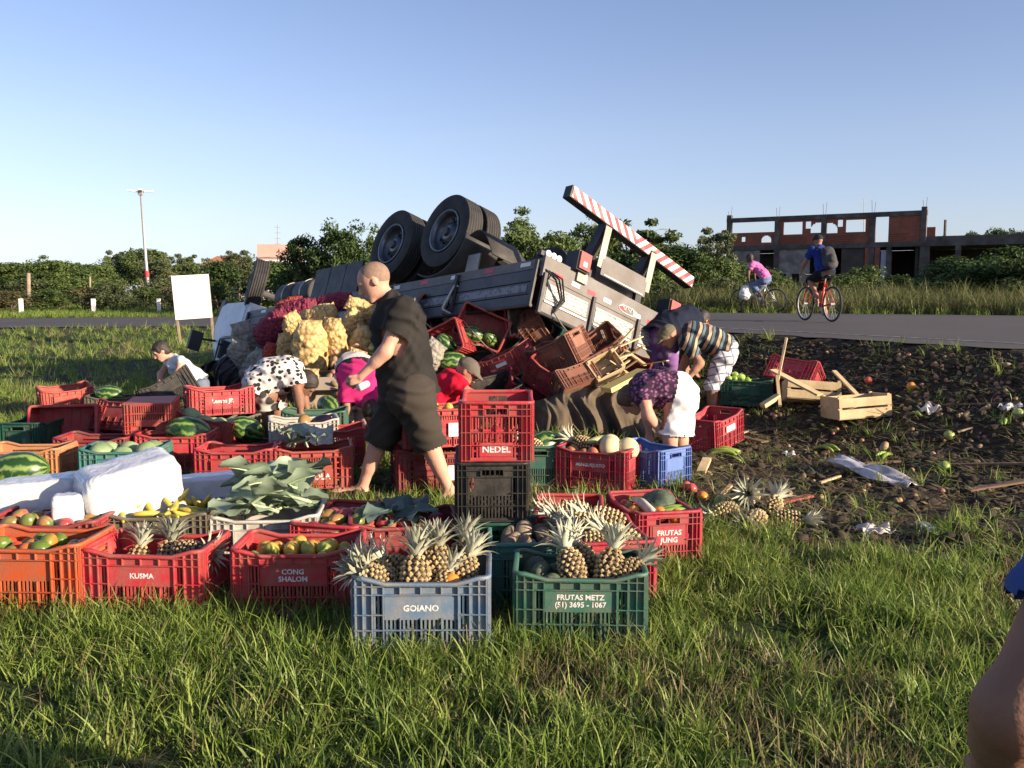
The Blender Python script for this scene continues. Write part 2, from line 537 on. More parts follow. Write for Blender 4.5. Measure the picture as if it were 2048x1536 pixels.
# worn edge line
T = NEAR_EDGE[1:] - NEAR_EDGE[:-1]; T = np.vstack([T, T[-1:]]); T /= np.linalg.norm(T, axis=1)[:, None]
Nn = np.stack([T[:, 1], -T[:, 0]], 1)
def paint_mat():
    m, nt, b = mk('worn_paint'); L = nt.links.new
    tc = nd(nt, 'ShaderNodeTexCoord'); n = nd(nt, 'ShaderNodeTexNoise'); n.inputs['Scale'].default_value = 9; n.inputs['Detail'].default_value = 8
    L(tc.outputs['Object'], n.inputs['Vector'])
    r = ramp(nt, n.outputs['Fac'], [(.40, (.085, .078, .072)), (.62, (.34, .33, .31))])
    L(r.outputs[0], b.inputs['Base Color']); b.inputs['Roughness'].default_value = .8
    return m
tag(link('road_marking', strip('road_marking', (NEAR_EDGE + Nn * .95)[12:80], (NEAR_EDGE + Nn * 1.05)[12:80], 1, .011, paint_mat())), kind='structure')
# ------------------------------------------------------------------ plastic crates
CL, CW, CH = .55, .36, .31
def crate_mat(name, c, worn=.62, dirt=(.20, .15, .11)):
    return M('plastic_' + name, tuple(x * .82 for x in c), c, scale=3, rough=.58, dirt=dirt, dscale=9, damt=worn, rnd=.10, spec=.35, bump=.12, bscale=90)
CR = {
    'red': crate_mat('red', (.52, .030, .045)), 'crimson': crate_mat('crimson', (.46, .018, .050)),
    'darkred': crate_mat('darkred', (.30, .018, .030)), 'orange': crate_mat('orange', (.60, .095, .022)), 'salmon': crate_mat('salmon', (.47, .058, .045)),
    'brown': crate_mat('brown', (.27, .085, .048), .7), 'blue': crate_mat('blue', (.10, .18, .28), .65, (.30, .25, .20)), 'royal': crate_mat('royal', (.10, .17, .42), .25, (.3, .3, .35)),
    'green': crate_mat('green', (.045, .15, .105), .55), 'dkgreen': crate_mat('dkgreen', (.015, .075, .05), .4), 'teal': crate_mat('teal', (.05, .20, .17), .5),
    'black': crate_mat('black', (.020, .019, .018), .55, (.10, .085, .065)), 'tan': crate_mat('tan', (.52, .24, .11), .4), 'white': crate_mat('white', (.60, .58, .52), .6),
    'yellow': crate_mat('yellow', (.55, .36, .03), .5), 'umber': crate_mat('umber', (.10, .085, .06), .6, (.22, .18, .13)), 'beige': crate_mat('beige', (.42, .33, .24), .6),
}
LETTER = M('print_white', (.70, .68, .65), (.36, .33, .31), scale=55, rough=.8, detail=6, lo=.5, hi=.72)
LETTER_D = M('print_faded', (.30, .05, .03), (.24, .04, .025), scale=30, rough=.8)
STICK = M('sticker_white', (.78, .77, .74), (.66, .65, .62), scale=12, rough=.5)

def rim_dip(u):  # u in -1..1 along a long side: higher corners, lower middle
    a = abs(u)
    return -.026 * float(1 - sst(.52, .86, np.array(a)))
def wall_mb(w, style, long_side, h=CH, handle=False):
    """one moulded wall in its own frame: x along, z up, outer face towards -y"""
    mb = MB(); t = .004; hw = w / 2
    def P(x0, x1, z0, z1, y0=0.0, y1=t): mb.bb((x0, y0, z0), (x1, y1, z1))
    dip = (lambda x: rim_dip(x / hw)) if long_side else (lambda x: 0.0)
    post = .075 if long_side else .05
    band = .075                     # solid upper band
    top = h - .012
    n = 14
    for i in range(n):              # upper band following the dipped rim
        x0, x1 = -hw + w * i / n, -hw + w * (i + 1) / n
        zt = top + dip((x0 + x1) / 2)
        if handle and abs((x0 + x1) / 2) < .055:
            P(x0, x1, h - .035 + dip(0), zt); P(x0, x1, h - band - .005, h - .068)
        else: P(x0, x1, h - band, zt)
    P(-hw, -hw + post, .0, h - band); P(hw - post, hw, .0, h - band)     # corner sheets
    P(-hw + post, hw - post, 0, .02)
    in0, in1 = -hw + post, hw - post
    zl0, zl1 = .135, h - band - .012 + .0
    lab = .30 if long_side else .19
    if style == 'grid':
        zl0, zl1 = .03, .095; lab = .17
    # slots above / beside / below the label panel
    def bars(x0, x1, z0, z1, pitch=.0175, bw=.0085):
        k = max(2, int(round((x1 - x0) / pitch)))
        for i in range(k):
            c = x0 + (i + .5) * (x1 - x0) / k
            P(c - bw / 2, c + bw / 2, z0, z1)
    if style == 'fine':   # rows of short slots
        for r in range(5):
            z0 = .02 + r * (h - band - .02) / 5
            bars(in0, -lab / 2, z0 + .008, z0 + .042, .022, .010); bars(lab / 2, in1, z0 + .008, z0 + .042, .022, .010)
            P(in0, in1, z0 + .038, z0 + .05)
        bars(-lab / 2, lab / 2, .02, .07); bars(-lab / 2, lab / 2, .19, h - band)
        P(-lab / 2, lab / 2, .068, .192)
    elif style == 'grid':
        bars(in0, in1, .02 + .08, h - band, .018, .008)
        bars(in0, -lab / 2, .02, .1, .018, .008); bars(lab / 2, in1, .02, .1, .018, .008)
        P(-lab / 2, lab / 2, .02, .098)
        P(in0, in1, .155, .165)
    else:
        bars(in0, -lab / 2, .02, h - band); bars(lab / 2, in1, .02, h - band)
        bars(-lab / 2, lab / 2, .02, zl0)
        P(-lab / 2, lab / 2, zl0, h - band)
        P(in0, in1, .078, .086)
    # outer ribs
    rb = .013
    xs = [-hw + .006, -hw + post * .5, -hw + post, hw - post, hw - post * .5, hw - .006]
    if long_side: xs += [-lab / 2 - .004, lab / 2 + .004]
    for x in xs:
        zt = top + dip(x)
        P(x - .0022, x + .0022, 0, zt, -rb, 0)
    for x in (-.085, 0, .085) if long_side and style != 'grid' else ():
        P(x - .002, x + .002, h - band, top + dip(x), -rb, 0)
        P(x - .002, x + .002, 0, zl0, -rb * .8, 0)
    if style == 'grid':
        for x in np.linspace(in0, in1, 5): P(x - .002, x + .002, .1, top + dip(x), -rb, 0)
    for z in (.006, .085, .150, h - band, h - band + .035):
        xx0, xx1 = -hw, hw
        if z == .150 and style != 'grid':
            P(-hw, -lab / 2, z - .002, z + .002, -rb, 0); P(lab / 2, hw, z - .002, z + .002, -rb, 0)
        elif handle and z == h - band + .035:
            P(-hw, -.06, z - .002, z + .002, -rb, 0); P(.06, hw, z - .002, z + .002, -rb, 0)
        else: P(-hw, hw, z - .002, z + .002, -rb, 0)
    if handle:
        for z in (h - .07, h - .036): P(-.058, .058, z - .002, z + .002, -rb, 0)
        for x in (-.058, .058): P(x - .002, x + .002, h - .07, h - .036, -rb, 0)
    return mb
def rim_mb(l, w, h):
    mb = MB(); pts = []
    o = .014; rad = .028
    path = []
    for cx, cy, a0 in ((l / 2 - rad, w / 2 - rad, 0), (-l / 2 + rad, w / 2 - rad, 90), (-l / 2 + rad, -w / 2 + rad, 180), (l / 2 - rad, -w / 2 + rad, 270)):
        for k in range(4):
            a = R(a0 + k * 30); path.append((cx + rad * math.cos(a), cy + rad * math.sin(a), math.cos(a), math.sin(a)))
        nxt = a0 + 90
        if nxt in (90, 270):        # a long side follows: add points for the dip
            s = -1 if nxt == 90 else 1
            yy = (w / 2) * (1 if nxt == 90 else -1)
            for u in (-.86, -.69, -.52, 0, .52, .69, .86):
                path.append((s * u * l / 2, yy, 0, 1 if nxt == 90 else -1))
    v = []; f = []; k = len(path)
    for (x, y, nx_, ny_) in path:
        z = h + (rim_dip(x / (l / 2)) if abs(ny_) > .99 and abs(x) < l / 2 - rad + 1e-4 else 0)
        for off, dz in ((o, -.016), (o, -.001), (o - .004, 0), (-.007, 0), (-.009, -.003), (-.009, -.018)):
            v.append((x + nx_ * off, y + ny_ * off, z + dz))
    q = 6
    for i in range(k):
        j = (i + 1) % k
        for c in range(q):
            d = (c + 1) % q
            f.append((i * q + c, j * q + c, j * q + d, i * q + d))
    return MB().add(v, f)
def base_mb(l, w):
    mb = MB()
    mb.bb((-l / 2, -w / 2, 0), (l / 2, w / 2, .004))
    for i in range(7):
        x = -l / 2 + (i + .5) * l / 7
        mb.bb((x - .004, -w / 2 + .01, .004), (x + .004, w / 2 - .01, .012))
    return mb
_cm = {}
def crate_meshes(colour, style, h):
    key = (colour, style, round(h, 3))
    if key not in _cm:
        m = CR[colour]
        _cm[key] = dict(L=wall_mb(CL, style, True, h).mesh('long_side', m), S=wall_mb(CW, style, False, h, True).mesh('short_side', m),
                        R=rim_mb(CL, CW, h).mesh('rim', m, True), B=base_mb(CL, CW).mesh('base', m))
    return _cm[key]
def lettering(parent, txt, size, loc, rot, mat, name='lettering', sx=1.0, bold=.012):
    cu = bpy.data.curves.new(name, 'FONT')
    cu.body = txt; cu.size = size; cu.align_x = 'CENTER'; cu.align_y = 'CENTER'
    cu.offset = bold * size * 2; cu.extrude = .0004; cu.resolution_u = 2
    cu.materials.append(mat)
    o = bpy.data.objects.new(name, cu); COL.objects.link(o)
    o.parent = parent; o.location = loc; o.rotation_euler = rot; o.scale = (sx, 1, 1)
    return o
def crate(colour, label, mat=None, pos=None, yaw=0, tilt=(0, 0), style='std', group='plastic fruit crates', text=None, tface='L', h=CH, tsize=.045, tmat=None, sticker=None, name='plastic_crate', tz=None):
    """a crate with its base centre at pos; text = lettering printed on one face's panel"""
    if mat is None:
        mat = Matrix.Translation(pos) @ Matrix.Rotation(R(yaw), 4, 'Z') @ Matrix.Rotation(R(tilt[0]), 4, 'X') @ Matrix.Rotation(R(tilt[1]), 4, 'Y')
    e = empty(name, label=label, cat='crate', group=group, mat=mat)
    ms = crate_meshes(colour, style, h)
    faces = {}
    for key, nm, loc, rz in (('L', 'long_side', (0, -CW / 2, 0), 0), ('L2', 'long_side', (0, CW / 2, 0), math.pi), ('S', 'short_side', (CL / 2, 0, 0), math.pi / 2), ('S2', 'short_side', (-CL / 2, 0, 0), -math.pi / 2)):
        faces[key] = link(nm, ms[key[0]], e, loc, (0, 0, rz))
    link('rim', ms['R'], e); link('base', ms['B'], e)
    w = {'L': .30, 'S': .19}[tface[0]] if style != 'grid' else .17
    z0, z1 = (.137, h - .077) if style != 'grid' else (.028, .098)
    if style == 'fine': z0, z1 = .07, .19
    zc = (z0 + z1) / 2 if tz is None else tz
    if text:
        pn = MB().bb((-w / 2, -.0035, zc - (z1 - z0) / 2), (w / 2, -.0005, zc + (z1 - z0) / 2)).build('label_panel', CR[colour], faces[tface])
        lettering(pn, text, tsize, (0, -.0042, zc), (math.pi / 2, 0, 0), tmat or LETTER)
    if sticker:
        sw, sh, sx = sticker
        MB().bb((sx - sw / 2, -.0165, zc - sh / 2), (sx + sw / 2, -.0135, zc + sh / 2)).build('sticker', STICK, faces[tface])
    e['_m'] = 0
    del e['_m']
    CRM[e.name] = mat
    return e
CRM = {}
def front(px, py, face='L', yaw=0, z=None):
    """base centre and yaw of a crate whose front face's lower middle stands at this picture point on the ground"""
    p = on_ground(px, py) if z is None else at_z(px, py, z)
    dep = CW if face == 'L' else CL
    a = R(yaw)
    c = p + Vector((-math.sin(a), math.cos(a), 0)) * dep / 2
    c.z = (gz(c.x, c.y) if z is None else z) + (.008 if z is None else 0)
    return c, yaw + (0 if face == 'L' else 90)
def gcrate(colour, label, px, py, face='L', yaw=0, z=None, **kw):
    # with the short side in front the crate's +x end is turned away, so text goes on S2
    c, a = front(px, py, face, yaw, z)
    return crate(colour, label, pos=c, yaw=a, tface='L' if face == 'L' else 'S2', **kw)

A = {}
# front row
A['orange'] = gcrate('orange', 'bright orange crate of tomatoes cut off at the left edge of the photo', 42, 1225, 'L', -2)
A['kusma'] = gcrate('red', 'red crate with a short white name and pineapple crowns showing inside', 287, 1236, 'L', -3, text='KUSMA', tsize=.034)
A['cong'] = gcrate('red', 'red crate with two faded printed lines holding yellow passion fruit', 588, 1232, 'L', 1, text='CONG\nSHALOM', tsize=.034)
A['goiano'] = gcrate('blue', 'dusty blue crate full of pineapples in the front row', 843, 1308, 'L', 1, text='GOIANO', tsize=.036, tz=.175)
A['metz'] = gcrate('green', 'green crate in the front row with white print and a phone number', 1160, 1294, 'L', -2, text='FRUTAS METZ\n(51) 3695 - 1067', tsize=.032)
A['potato'] = gcrate('teal', 'green crate of dusty roots behind the green front row crate', 1058, 1220, 'S', 2)
A['pine7'] = gcrate('crimson', 'red crate heaped with pineapples between the green front row crate and the pumpkin crate', 1236, 1215, 'S', 9)
A['jung'] = gcrate('crimson', 'red crate with bold white print holding a green pumpkin and bananas', 1337, 1138, 'S', 11, text='FRUTAS\nJUNG', tsize=.040, tz=.168)
A['pine9'] = gcrate('red', 'small red crate with two pineapples lying inside, beside the stack of three crates', 1137, 1150, 'S', -4)
c0, y0 = front(984, 1166, 'S', 1)
crate('dkgreen', 'dark green crate at the bottom of the stack of three', pos=c0, yaw=y0)
crate('black', 'dirty black crate in the middle of the stack of three', pos=c0 + Vector((-.005, 0, CH + .003)), yaw=y0 + 1.5)
A['nedel'] = crate('red', 'red crate with a white name on top of the stack of three', pos=c0 + Vector((.028, .0, 2 * CH + .006)), yaw=y0 - 1, text='NEDEL', tface='S2', style='grid', tsize=.048)
A['falcao'] = gcrate('red', 'red crate of red mangoes with a printed rim behind the passion fruit crate', 648, 1172, 'S', -13, text='1° FALCAO', tsize=.036, tz=.262)
A['mango12'] = gcrate('darkred', 'dark red crate of mangoes and dark leaves by the walking man', 812, 1168, 'L', 10)
A['mango13'] = gcrate('darkred', 'dark red crate of mangoes under the white foam packs', 84, 1168, 'L', 1)
A['banana'] = gcrate('umber', 'black crate of yellow bananas behind the second front row crate', 312, 1150, 'L', 3)
A['kale'] = gcrate('white', 'grey white crate under a heap of kale leaves', 530, 1150, 'L', 5)
# second row, right
A['melhor'] = gcrate('crimson', 'red crate topped with three yellow melons', 1180, 982, 'L', -25, text='MENGUEJUSTO', tsize=.034)
A['royal'] = gcrate('royal', 'blue crate with a handle hole in front of the woman in white shorts', 1350, 968, 'S', 40)
A['green18'] = gcrate('green', 'green crate of leaves and watermelon behind the stack of three', 1080, 972, 'S', -3)
crate('crimson', 'empty red crate leaning beside the woman in white shorts', pos=on_ground(1424, 905) + Vector((.05, .2, .04)), yaw=50, tilt=(0, -7), sticker=(.17, .055, .0))
A['dkg20'] = crate('dkgreen', 'dark green crate of green peppers by the wooden boxes', pos=on_ground(1500, 822) + Vector((0, .2, .05)), yaw=-16, tilt=(0, 2))
p = at_y(1580, 758, 10.6)
crate('crimson', 'red crate tipped on the muddy bank behind the wooden boxes', pos=Vector((p.x, p.y, gz(p.x, p.y) + .07)), yaw=-35, tilt=(-38, 8))
# second row, left
def lc(colour, label, px, py, face, yaw, **kw): return gcrate(colour, label, px, py, face, yaw, **kw)
crate('salmon', 'lone red crate standing on the grass at far left', pos=on_ground(126, 826) + Vector((0, .1, .01)), yaw=36, tilt=(6, -4))
A['wm24'] = lc('umber', 'dark brown crate with a watermelon behind the upturned red crate', 225, 850, 'L', 8)
c1, y1 = front(462, 890, 'L', 30)
crate('umber', 'dark crate with a white sticker under the red crate with white script', pos=c1, yaw=y1, sticker=(.12, .06, .08), h=.255)
A['lemos'] = crate('red', 'red crate with white script stacked on a dark crate behind the boy', pos=c1 + Vector((-.05, -.02, .259)), yaw=y1 - 2, style='fine', text='Lemos JR', tsize=.05, h=.255)
c2, y2 = front(303, 938, 'S', 10)
crate('red', 'red crate under the upturned red crate', pos=c2, yaw=y2, style='fine', h=.255)
crate('salmon', 'upturned red crate on top of another red crate', pos=c2 + Vector((-.02, -.03, .52)), yaw=y2 + 4, tilt=(180, 0), h=.255)
A['cab29'] = crate('salmon', 'tilted red crate of cabbage beside the upturned red crate', pos=on_ground(388, 925) + Vector((0, .2, .04)), yaw=-12, tilt=(-16, 10))
crate('red', 'red crate lying on its side at the left behind a small green crate', pos=on_ground(122, 906) + Vector((0, .22, .2)), yaw=12, tilt=(80, 0))
crate('dkgreen', 'small green crate showing past the red crate at far left', pos=on_ground(48, 915) + Vector((0, .2, .01)), yaw=90)
crate('darkred', 'red crate tipped back between the other red crates at left', pos=on_ground(222, 905) + Vector((0, .3, .08)), yaw=-20, tilt=(-30, 0))
lc('darkred', 'long dark red crate with dim script behind the white foam packs', 182, 955, 'L', 2, style='fine', text='Lemos JR', tsize=.05)
A['wm33'] = lc('red', 'red crate with a watermelon just behind the large white foam pack', 345, 950, 'L', 4)
lc('tan', 'pale orange crate at the left edge by the big watermelon', 40, 985, 'L', 4, style='fine')
A['teal37'] = lc('teal', 'teal crate of cabbages behind the white foam packs', 240, 985, 'L', 5)
A['red38'] = lc('red', 'red crate behind the long white foam pack and kale leaves', 468, 985, 'L', 2)
A['gazola'] = lc('salmon', 'orange red crate with large white letters at the foot of the walking man', 628, 984, 'L', 12, style='fine', text='GAZOLA', tsize=.06, tz=.09)
c3, y3 = front(660, 935, 'L', 10)
A['red40'] = crate('red', 'red crate with white stickers just left of the walking man', pos=c3, yaw=y3, style='fine', sticker=(.16, .10, .03))
crate('white', 'dirty white crate with a mango and an aubergine near the spotted blouse', pos=c3 + Vector((-.28, .28, .03)), yaw=y3 + 6)
A['white40'] = c3 + Vector((-.28, .28, .03))
A['green40'] = lc('green', 'green crate behind the dirty white crate', 628, 893, 'L', 6)
c4_, y4 = front(872, 985, 'L', 14)
crate('darkred', 'red crate behind the leg of the walking man', pos=c4_, yaw=y4, style='fine', sticker=(.1, .11, .14))
A['red41'] = crate('red', 'red crate with a white sticker in front of the man in red', pos=c4_ + Vector((.04, .03, CH + .004)), yaw=y4 + 2, style='fine', sticker=(.11, .10, .1))
# the crate the boy holds and the yellow one behind him
crate('black', 'black crate the boy is tipping over', pos=at_y(352, 806, 9.9), yaw=24, tilt=(-8, -28))
crate('yellow', 'yellow crate leaning behind the boy', pos=at_y(398, 772, 11.9), yaw=-10, tilt=(-75, 0))
# ------------------------------------------------------------------ fruit and vegetables
rnd = random.Random(11)
def fmat(name, stops, scale=2.2, rough=.4, rndv=.25, spots=None, coat=0):
    m, nt, b = mk(name); L = nt.links.new
    tc = nd(nt, 'ShaderNodeTexCoord'); oi = nd(nt, 'ShaderNodeObjectInfo')
    mp = nd(nt, 'ShaderNodeVectorMath', operation='ADD')
    sc = nd(nt, 'ShaderNodeVectorMath', operation='SCALE'); sc.inputs[3].default_value = 30
    cb = nd(nt, 'ShaderNodeCombineXYZ'); L(oi.outputs['Random'], cb.inputs[0]); L(oi.outputs['Random'], cb.inputs[1])
    L(cb.outputs[0], sc.inputs[0]); L(tc.outputs['Object'], mp.inputs[0]); L(sc.outputs[0], mp.inputs[1])
    n = nd(nt, 'ShaderNodeTexNoise'); n.inputs['Scale'].default_value = scale * 6; n.inputs['Detail'].default_value = 2
    L(mp.outputs[0], n.inputs['Vector'])
    ad = nd(nt, 'ShaderNodeMath', operation='MULTIPLY_ADD'); L(oi.outputs['Random'], ad.inputs[0]); ad.inputs[1].default_value = rndv * 2; L(n.outputs['Fac'], ad.inputs[2])
    ad2 = nd(nt, 'ShaderNodeMath', operation='SUBTRACT'); L(ad.outputs[0], ad2.inputs[0]); ad2.inputs[1].default_value = rndv
    r = ramp(nt, ad2.outputs[0], stops)
    col = r.outputs[0]
    if spots:
        n2 = nd(nt, 'ShaderNodeTexNoise'); n2.inputs['Scale'].default_value = 90; n2.inputs['Detail'].default_value = 3; L(mp.outputs[0], n2.inputs['Vector'])
        r2 = ramp(nt, n2.outputs['Fac'], [(.58, (0, 0, 0)), (.70, (.7, .7, .7))])
        mx = nd(nt, 'ShaderNodeMix', data_type='RGBA'); L(r2.outputs[0], mx.inputs[0]); L(col, mx.inputs[6]); mx.inputs[7].default_value = c4(spots); col = mx.outputs[2]
    L(col, b.inputs['Base Color']); b.inputs['Roughness'].default_value = rough
    b.inputs['Coat Weight'].default_value = coat
    return m
FM = {
    'tomato': fmat('tomato_skin', [(.2, (.10, .16, .02)), (.42, (.42, .20, .03)), (.6, (.62, .10, .02)), (.85, (.55, .05, .02))], rough=.3, rndv=.35),
    'mango': fmat('mango_skin', [(.2, (.10, .15, .03)), (.45, (.40, .18, .06)), (.62, (.42, .05, .06)), (.85, (.30, .02, .06))], rough=.35, rndv=.3, spots=(.30, .20, .10)),
    'passion': fmat('passion_fruit_skin', [(.2, (.20, .26, .04)), (.5, (.52, .36, .05)), (.8, (.60, .24, .05))], rough=.45, rndv=.3, spots=(.3, .2, .06)),
    'potato': fmat('potato_skin', [(.25, (.22, .14, .07)), (.7, (.40, .28, .15))], rough=.8, rndv=.2, spots=(.16, .11, .06)),
    'onion': fmat('onion_skin', [(.25, (.32, .10, .08)), (.7, (.50, .26, .16))], rough=.5, rndv=.3),
    'orange': fmat('orange_skin', [(.3, (.62, .22, .03)), (.7, (.70, .32, .05))], rough=.45, rndv=.2),
    'lime': fmat('green_fruit_skin', [(.3, (.20, .30, .05)), (.7, (.40, .46, .12))], rough=.4, rndv=.2),
    'melon': fmat('melon_rind', [(.3, (.58, .48, .26)), (.7, (.66, .55, .32))], scale=5, rough=.7, rndv=.1, spots=(.48, .38, .2)),
    'pumpkin': fmat('pumpkin_rind', [(.3, (.03, .05, .03)), (.7, (.09, .12, .07))], scale=4, rough=.6, rndv=.05, spots=(.16, .18, .11)),
    'root': fmat('root_skin', [(.3, (.17, .12, .08)), (.7, (.32, .25, .17))], scale=4, rough=.9, rndv=.15, spots=(.10, .07, .05)),
    'pepper': fmat('pepper_skin', [(.3, (.18, .32, .03)), (.7, (.36, .50, .08))], rough=.25, rndv=.2),
    'apple': fmat('red_apple_skin', [(.3, (.45, .04, .06)), (.7, (.60, .12, .08))], rough=.3, rndv=.3),
    'radish': M('daikon_skin', (.62, .56, .44), (.50, .42, .30), scale=14, rough=.6),
    'aubergine': M('aubergine_skin', (.02, .010, .025), rough=.2),
    'banana_g': M('green_banana_skin', (.16, .28, .04), (.30, .38, .06), scale=9, rough=.45, rnd=.15),
    'banana_y': M('yellow_banana_skin', (.60, .46, .06), (.42, .36, .06), scale=9, rough=.45, rnd=.12, dirt=(.08, .05, .02), dscale=22, damt=.4),
    'leaf': M('kale_leaf', (.13, .20, .13), (.28, .35, .25), scale=5, rough=.55, rnd=.2, transl=.12),
    'rib': M('kale_rib', (.42, .48, .30), (.34, .42, .24), scale=9, rough=.5),
    'dleaf': M('dark_cabbage_leaf', (.05, .09, .06), (.12, .17, .14), scale=5, rough=.5, rnd=.2, transl=.1),
    'cabbage': M('cabbage_leaf', (.18, .28, .12), (.34, .44, .22), scale=7, rough=.55, rnd=.15, transl=.1),
    'corn_husk': M('corn_husk', (.30, .40, .12), (.5, .5, .24), scale=12, rough=.6),
}
def melon_mat():
    m, nt, b = mk('watermelon_rind'); L = nt.links.new
    tc = nd(nt, 'ShaderNodeTexCoord'); sx = nd(nt, 'ShaderNodeSeparateXYZ'); L(tc.outputs['Object'], sx.inputs[0])
    an = nd(nt, 'ShaderNodeMath', operation='ARCTAN2'); L(sx.outputs[1], an.inputs[0]); L(sx.outputs[2], an.inputs[1])
    n = nd(nt, 'ShaderNodeTexNoise'); n.inputs['Scale'].default_value = 16; n.inputs['Detail'].default_value = 6; L(tc.outputs['Object'], n.inputs['Vector'])
    a2 = nd(nt, 'ShaderNodeMath', operation='MULTIPLY_ADD'); L(n.outputs['Fac'], a2.inputs[0]); a2.inputs[1].default_value = 1.1; L(an.outputs[0], a2.inputs[2])
    ml = nd(nt, 'ShaderNodeMath', operation='MULTIPLY'); L(a2.outputs[0], ml.inputs[0]); ml.inputs[1].default_value = 10
    sn = nd(nt, 'ShaderNodeMath', operation='SINE'); L(ml.outputs[0], sn.inputs[0])
    a3 = nd(nt, 'ShaderNodeMath', operation='MULTIPLY_ADD'); L(sn.outputs[0], a3.inputs[0]); a3.inputs[1].default_value = .5; a3.inputs[2].default_value = .5
    r = ramp(nt, a3.outputs[0], [(.25, (.016, .050, .012)), (.5, (.040, .095, .022)), (.75, (.115, .185, .042)), (1, (.20, .27, .07))])
    L(r.outputs[0], b.inputs['Base Color']); b.inputs['Roughness'].default_value = .35
    return m
FM['watermelon'] = melon_mat()

def blob_mesh(name, rx, ry, rz, mat, bump=.0, nseg=14, nring=10, seed=0, dent=0, point=0, ribs=0, ribd=0):
    rg = np.random.RandomState(seed)
    ph = rg.rand(6) * 6.28
    v = [(0, 0, -rz)]; 
    for i in range(1, nring):
        th = math.pi * i / nring
        for j in range(nseg):
            a = 2 * math.pi * j / nseg
            x, y, z = math.sin(th) * math.cos(a), math.sin(th) * math.sin(a), -math.cos(th)
            k = 1 + bump * (math.sin(2.1 * x + ph[0]) * math.sin(2.7 * y + ph[1]) + .6 * math.sin(4 * z + ph[2] + 2 * x))
            if ribs: k *= 1 - ribd * (abs(math.sin(a * ribs / 2)) < .35) * math.sin(th)
            zz = z * (1 - dent * math.exp(-(math.sin(th) / .35) ** 2))
            if point and z > 0: k *= 1 - point * z
            v.append((rx * x * k, ry * y * k, rz * zz * k))
    v.append((0, 0, rz * (1 - dent)))
    v[0] = (0, 0, -rz * (1 - dent))
    f = []
    for j in range(nseg): f.append((0, 1 + (j + 1) % nseg, 1 + j))
    for i in range(nring - 2):
        for j in range(nseg):
            a = 1 + i * nseg
            f.append((a + j, a + (j + 1) % nseg, a + nseg + (j + 1) % nseg, a + nseg + j))
    a = 1 + (nring - 2) * nseg; e = len(v) - 1
    for j in range(nseg): f.append((a + j, a + (j + 1) % nseg, e))
    return MB().add(v, f).mesh(name, mat, True)
def banana_mesh(mat, seed, L=.19):
    rg = random.Random(seed); n = 9
    pts = []; rs = []
    bend = rg.uniform(.9, 1.25)
    for i in range(n):
        t = i / (n - 1); a = (t - .5) * bend
        r0 = L / bend
        pts.append((math.sin(a) * r0, 0, (1 - math.cos(a)) * r0 * -1)); rs.append(.017 * (math.sin(math.pi * min(1, .12 + t * .82)) ** .5) if 0 < i < n - 1 else .006)
    return MB().tube(pts, rs, 6).mesh('banana', mat, True)
_fr = {}
def fruit_variants(kind):
    if kind in _fr: return _fr[kind]
    d = {'tomato': lambda s: blob_mesh('tomato', .036, .036, .031, FM['tomato'], .03, seed=s, dent=.12),
         'mango': lambda s: blob_mesh('mango', .045, .040, .058, FM['mango'], .04, seed=s, point=.12),
         'passion_fruit': lambda s: blob_mesh('passion_fruit', .036, .036, .040, FM['passion'], .02, seed=s),
         'potato': lambda s: blob_mesh('potato', .030, .027, .043, FM['potato'], .08, 10, 8, seed=s),
         'onion': lambda s: blob_mesh('onion', .033, .033, .030, FM['onion'], .03, 10, 8, seed=s, point=.25),
         'orange': lambda s: blob_mesh('orange', .038, .038, .037, FM['orange'], .01, seed=s),
         'green_fruit': lambda s: blob_mesh('green_fruit', .042, .042, .042, FM['lime'], .02, seed=s),
         'melon': lambda s: blob_mesh('melon', .093, .093, .083, FM['melon'], .015, 22, 14, seed=s),
         'watermelon': lambda s: blob_mesh('watermelon', .17, .115, .112, FM['watermelon'], .012, 28, 18, seed=s),
         'pumpkin': lambda s: blob_mesh('pumpkin', .13, .12, .085, FM['pumpkin'], .02, 40, 14, seed=s, dent=.15, ribs=10, ribd=.07),
         'root': lambda s: blob_mesh('root_vegetable', .045, .040, .075, FM['root'], .09, seed=s),
         'pepper': lambda s: blob_mesh('green_pepper', .035, .033, .05, FM['pepper'], .10, seed=s, point=.3),
         'apple': lambda s: blob_mesh('apple', .037, .037, .034, FM['apple'], .02, seed=s, dent=.15),
         'banana_y': lambda s: banana_mesh(FM['banana_y'], s), 'banana_g': lambda s: banana_mesh(FM['banana_g'], s, .23),
         'cabbage': lambda s: blob_mesh('cabbage', .095, .095, .080, FM['cabbage'], .05, 20, 12, seed=s)}
    _fr[kind] = [d[kind](s) for s in range(3)]
    return _fr[kind]
def fruit(kind, pos, label, cat, group=None, rot=None, sc=1.0, name=None):
    me = rnd.choice(fruit_variants(kind))
    o = link(name or me.name.split('.')[0], me, None, pos, rot or (rnd.uniform(0, 6.28), rnd.uniform(-.9, .9), rnd.uniform(0, 6.28)), sc * rnd.uniform(.92, 1.08))
    return tag(o, label, cat, group)
def fill(key, kind, nx_, ny_, z, label, cat, dz=.02, jit=.012, mound=.0, x0=-.235, x1=.235, y0=-.14, y1=.14, sc=1.0):
    m = CRM[A[key].name]
    for i in range(nx_):
        for j in range(ny_):
            u, w = (i + .5) / nx_, (j + .5) / ny_
            p = Vector((x0 + (x1 - x0) * u + rnd.uniform(-jit, jit), y0 + (y1 - y0) * w + rnd.uniform(-jit, jit),
                        z + rnd.uniform(-dz, dz) + mound * math.sin(math.pi * u) * math.sin(math.pi * w)))
            fruit(kind, m @ p, label, cat, label.split(' in ')[0].split(' under ')[0] + ' group ' if False else 'fruit loaded in the ' + key_words[key], sc=sc)
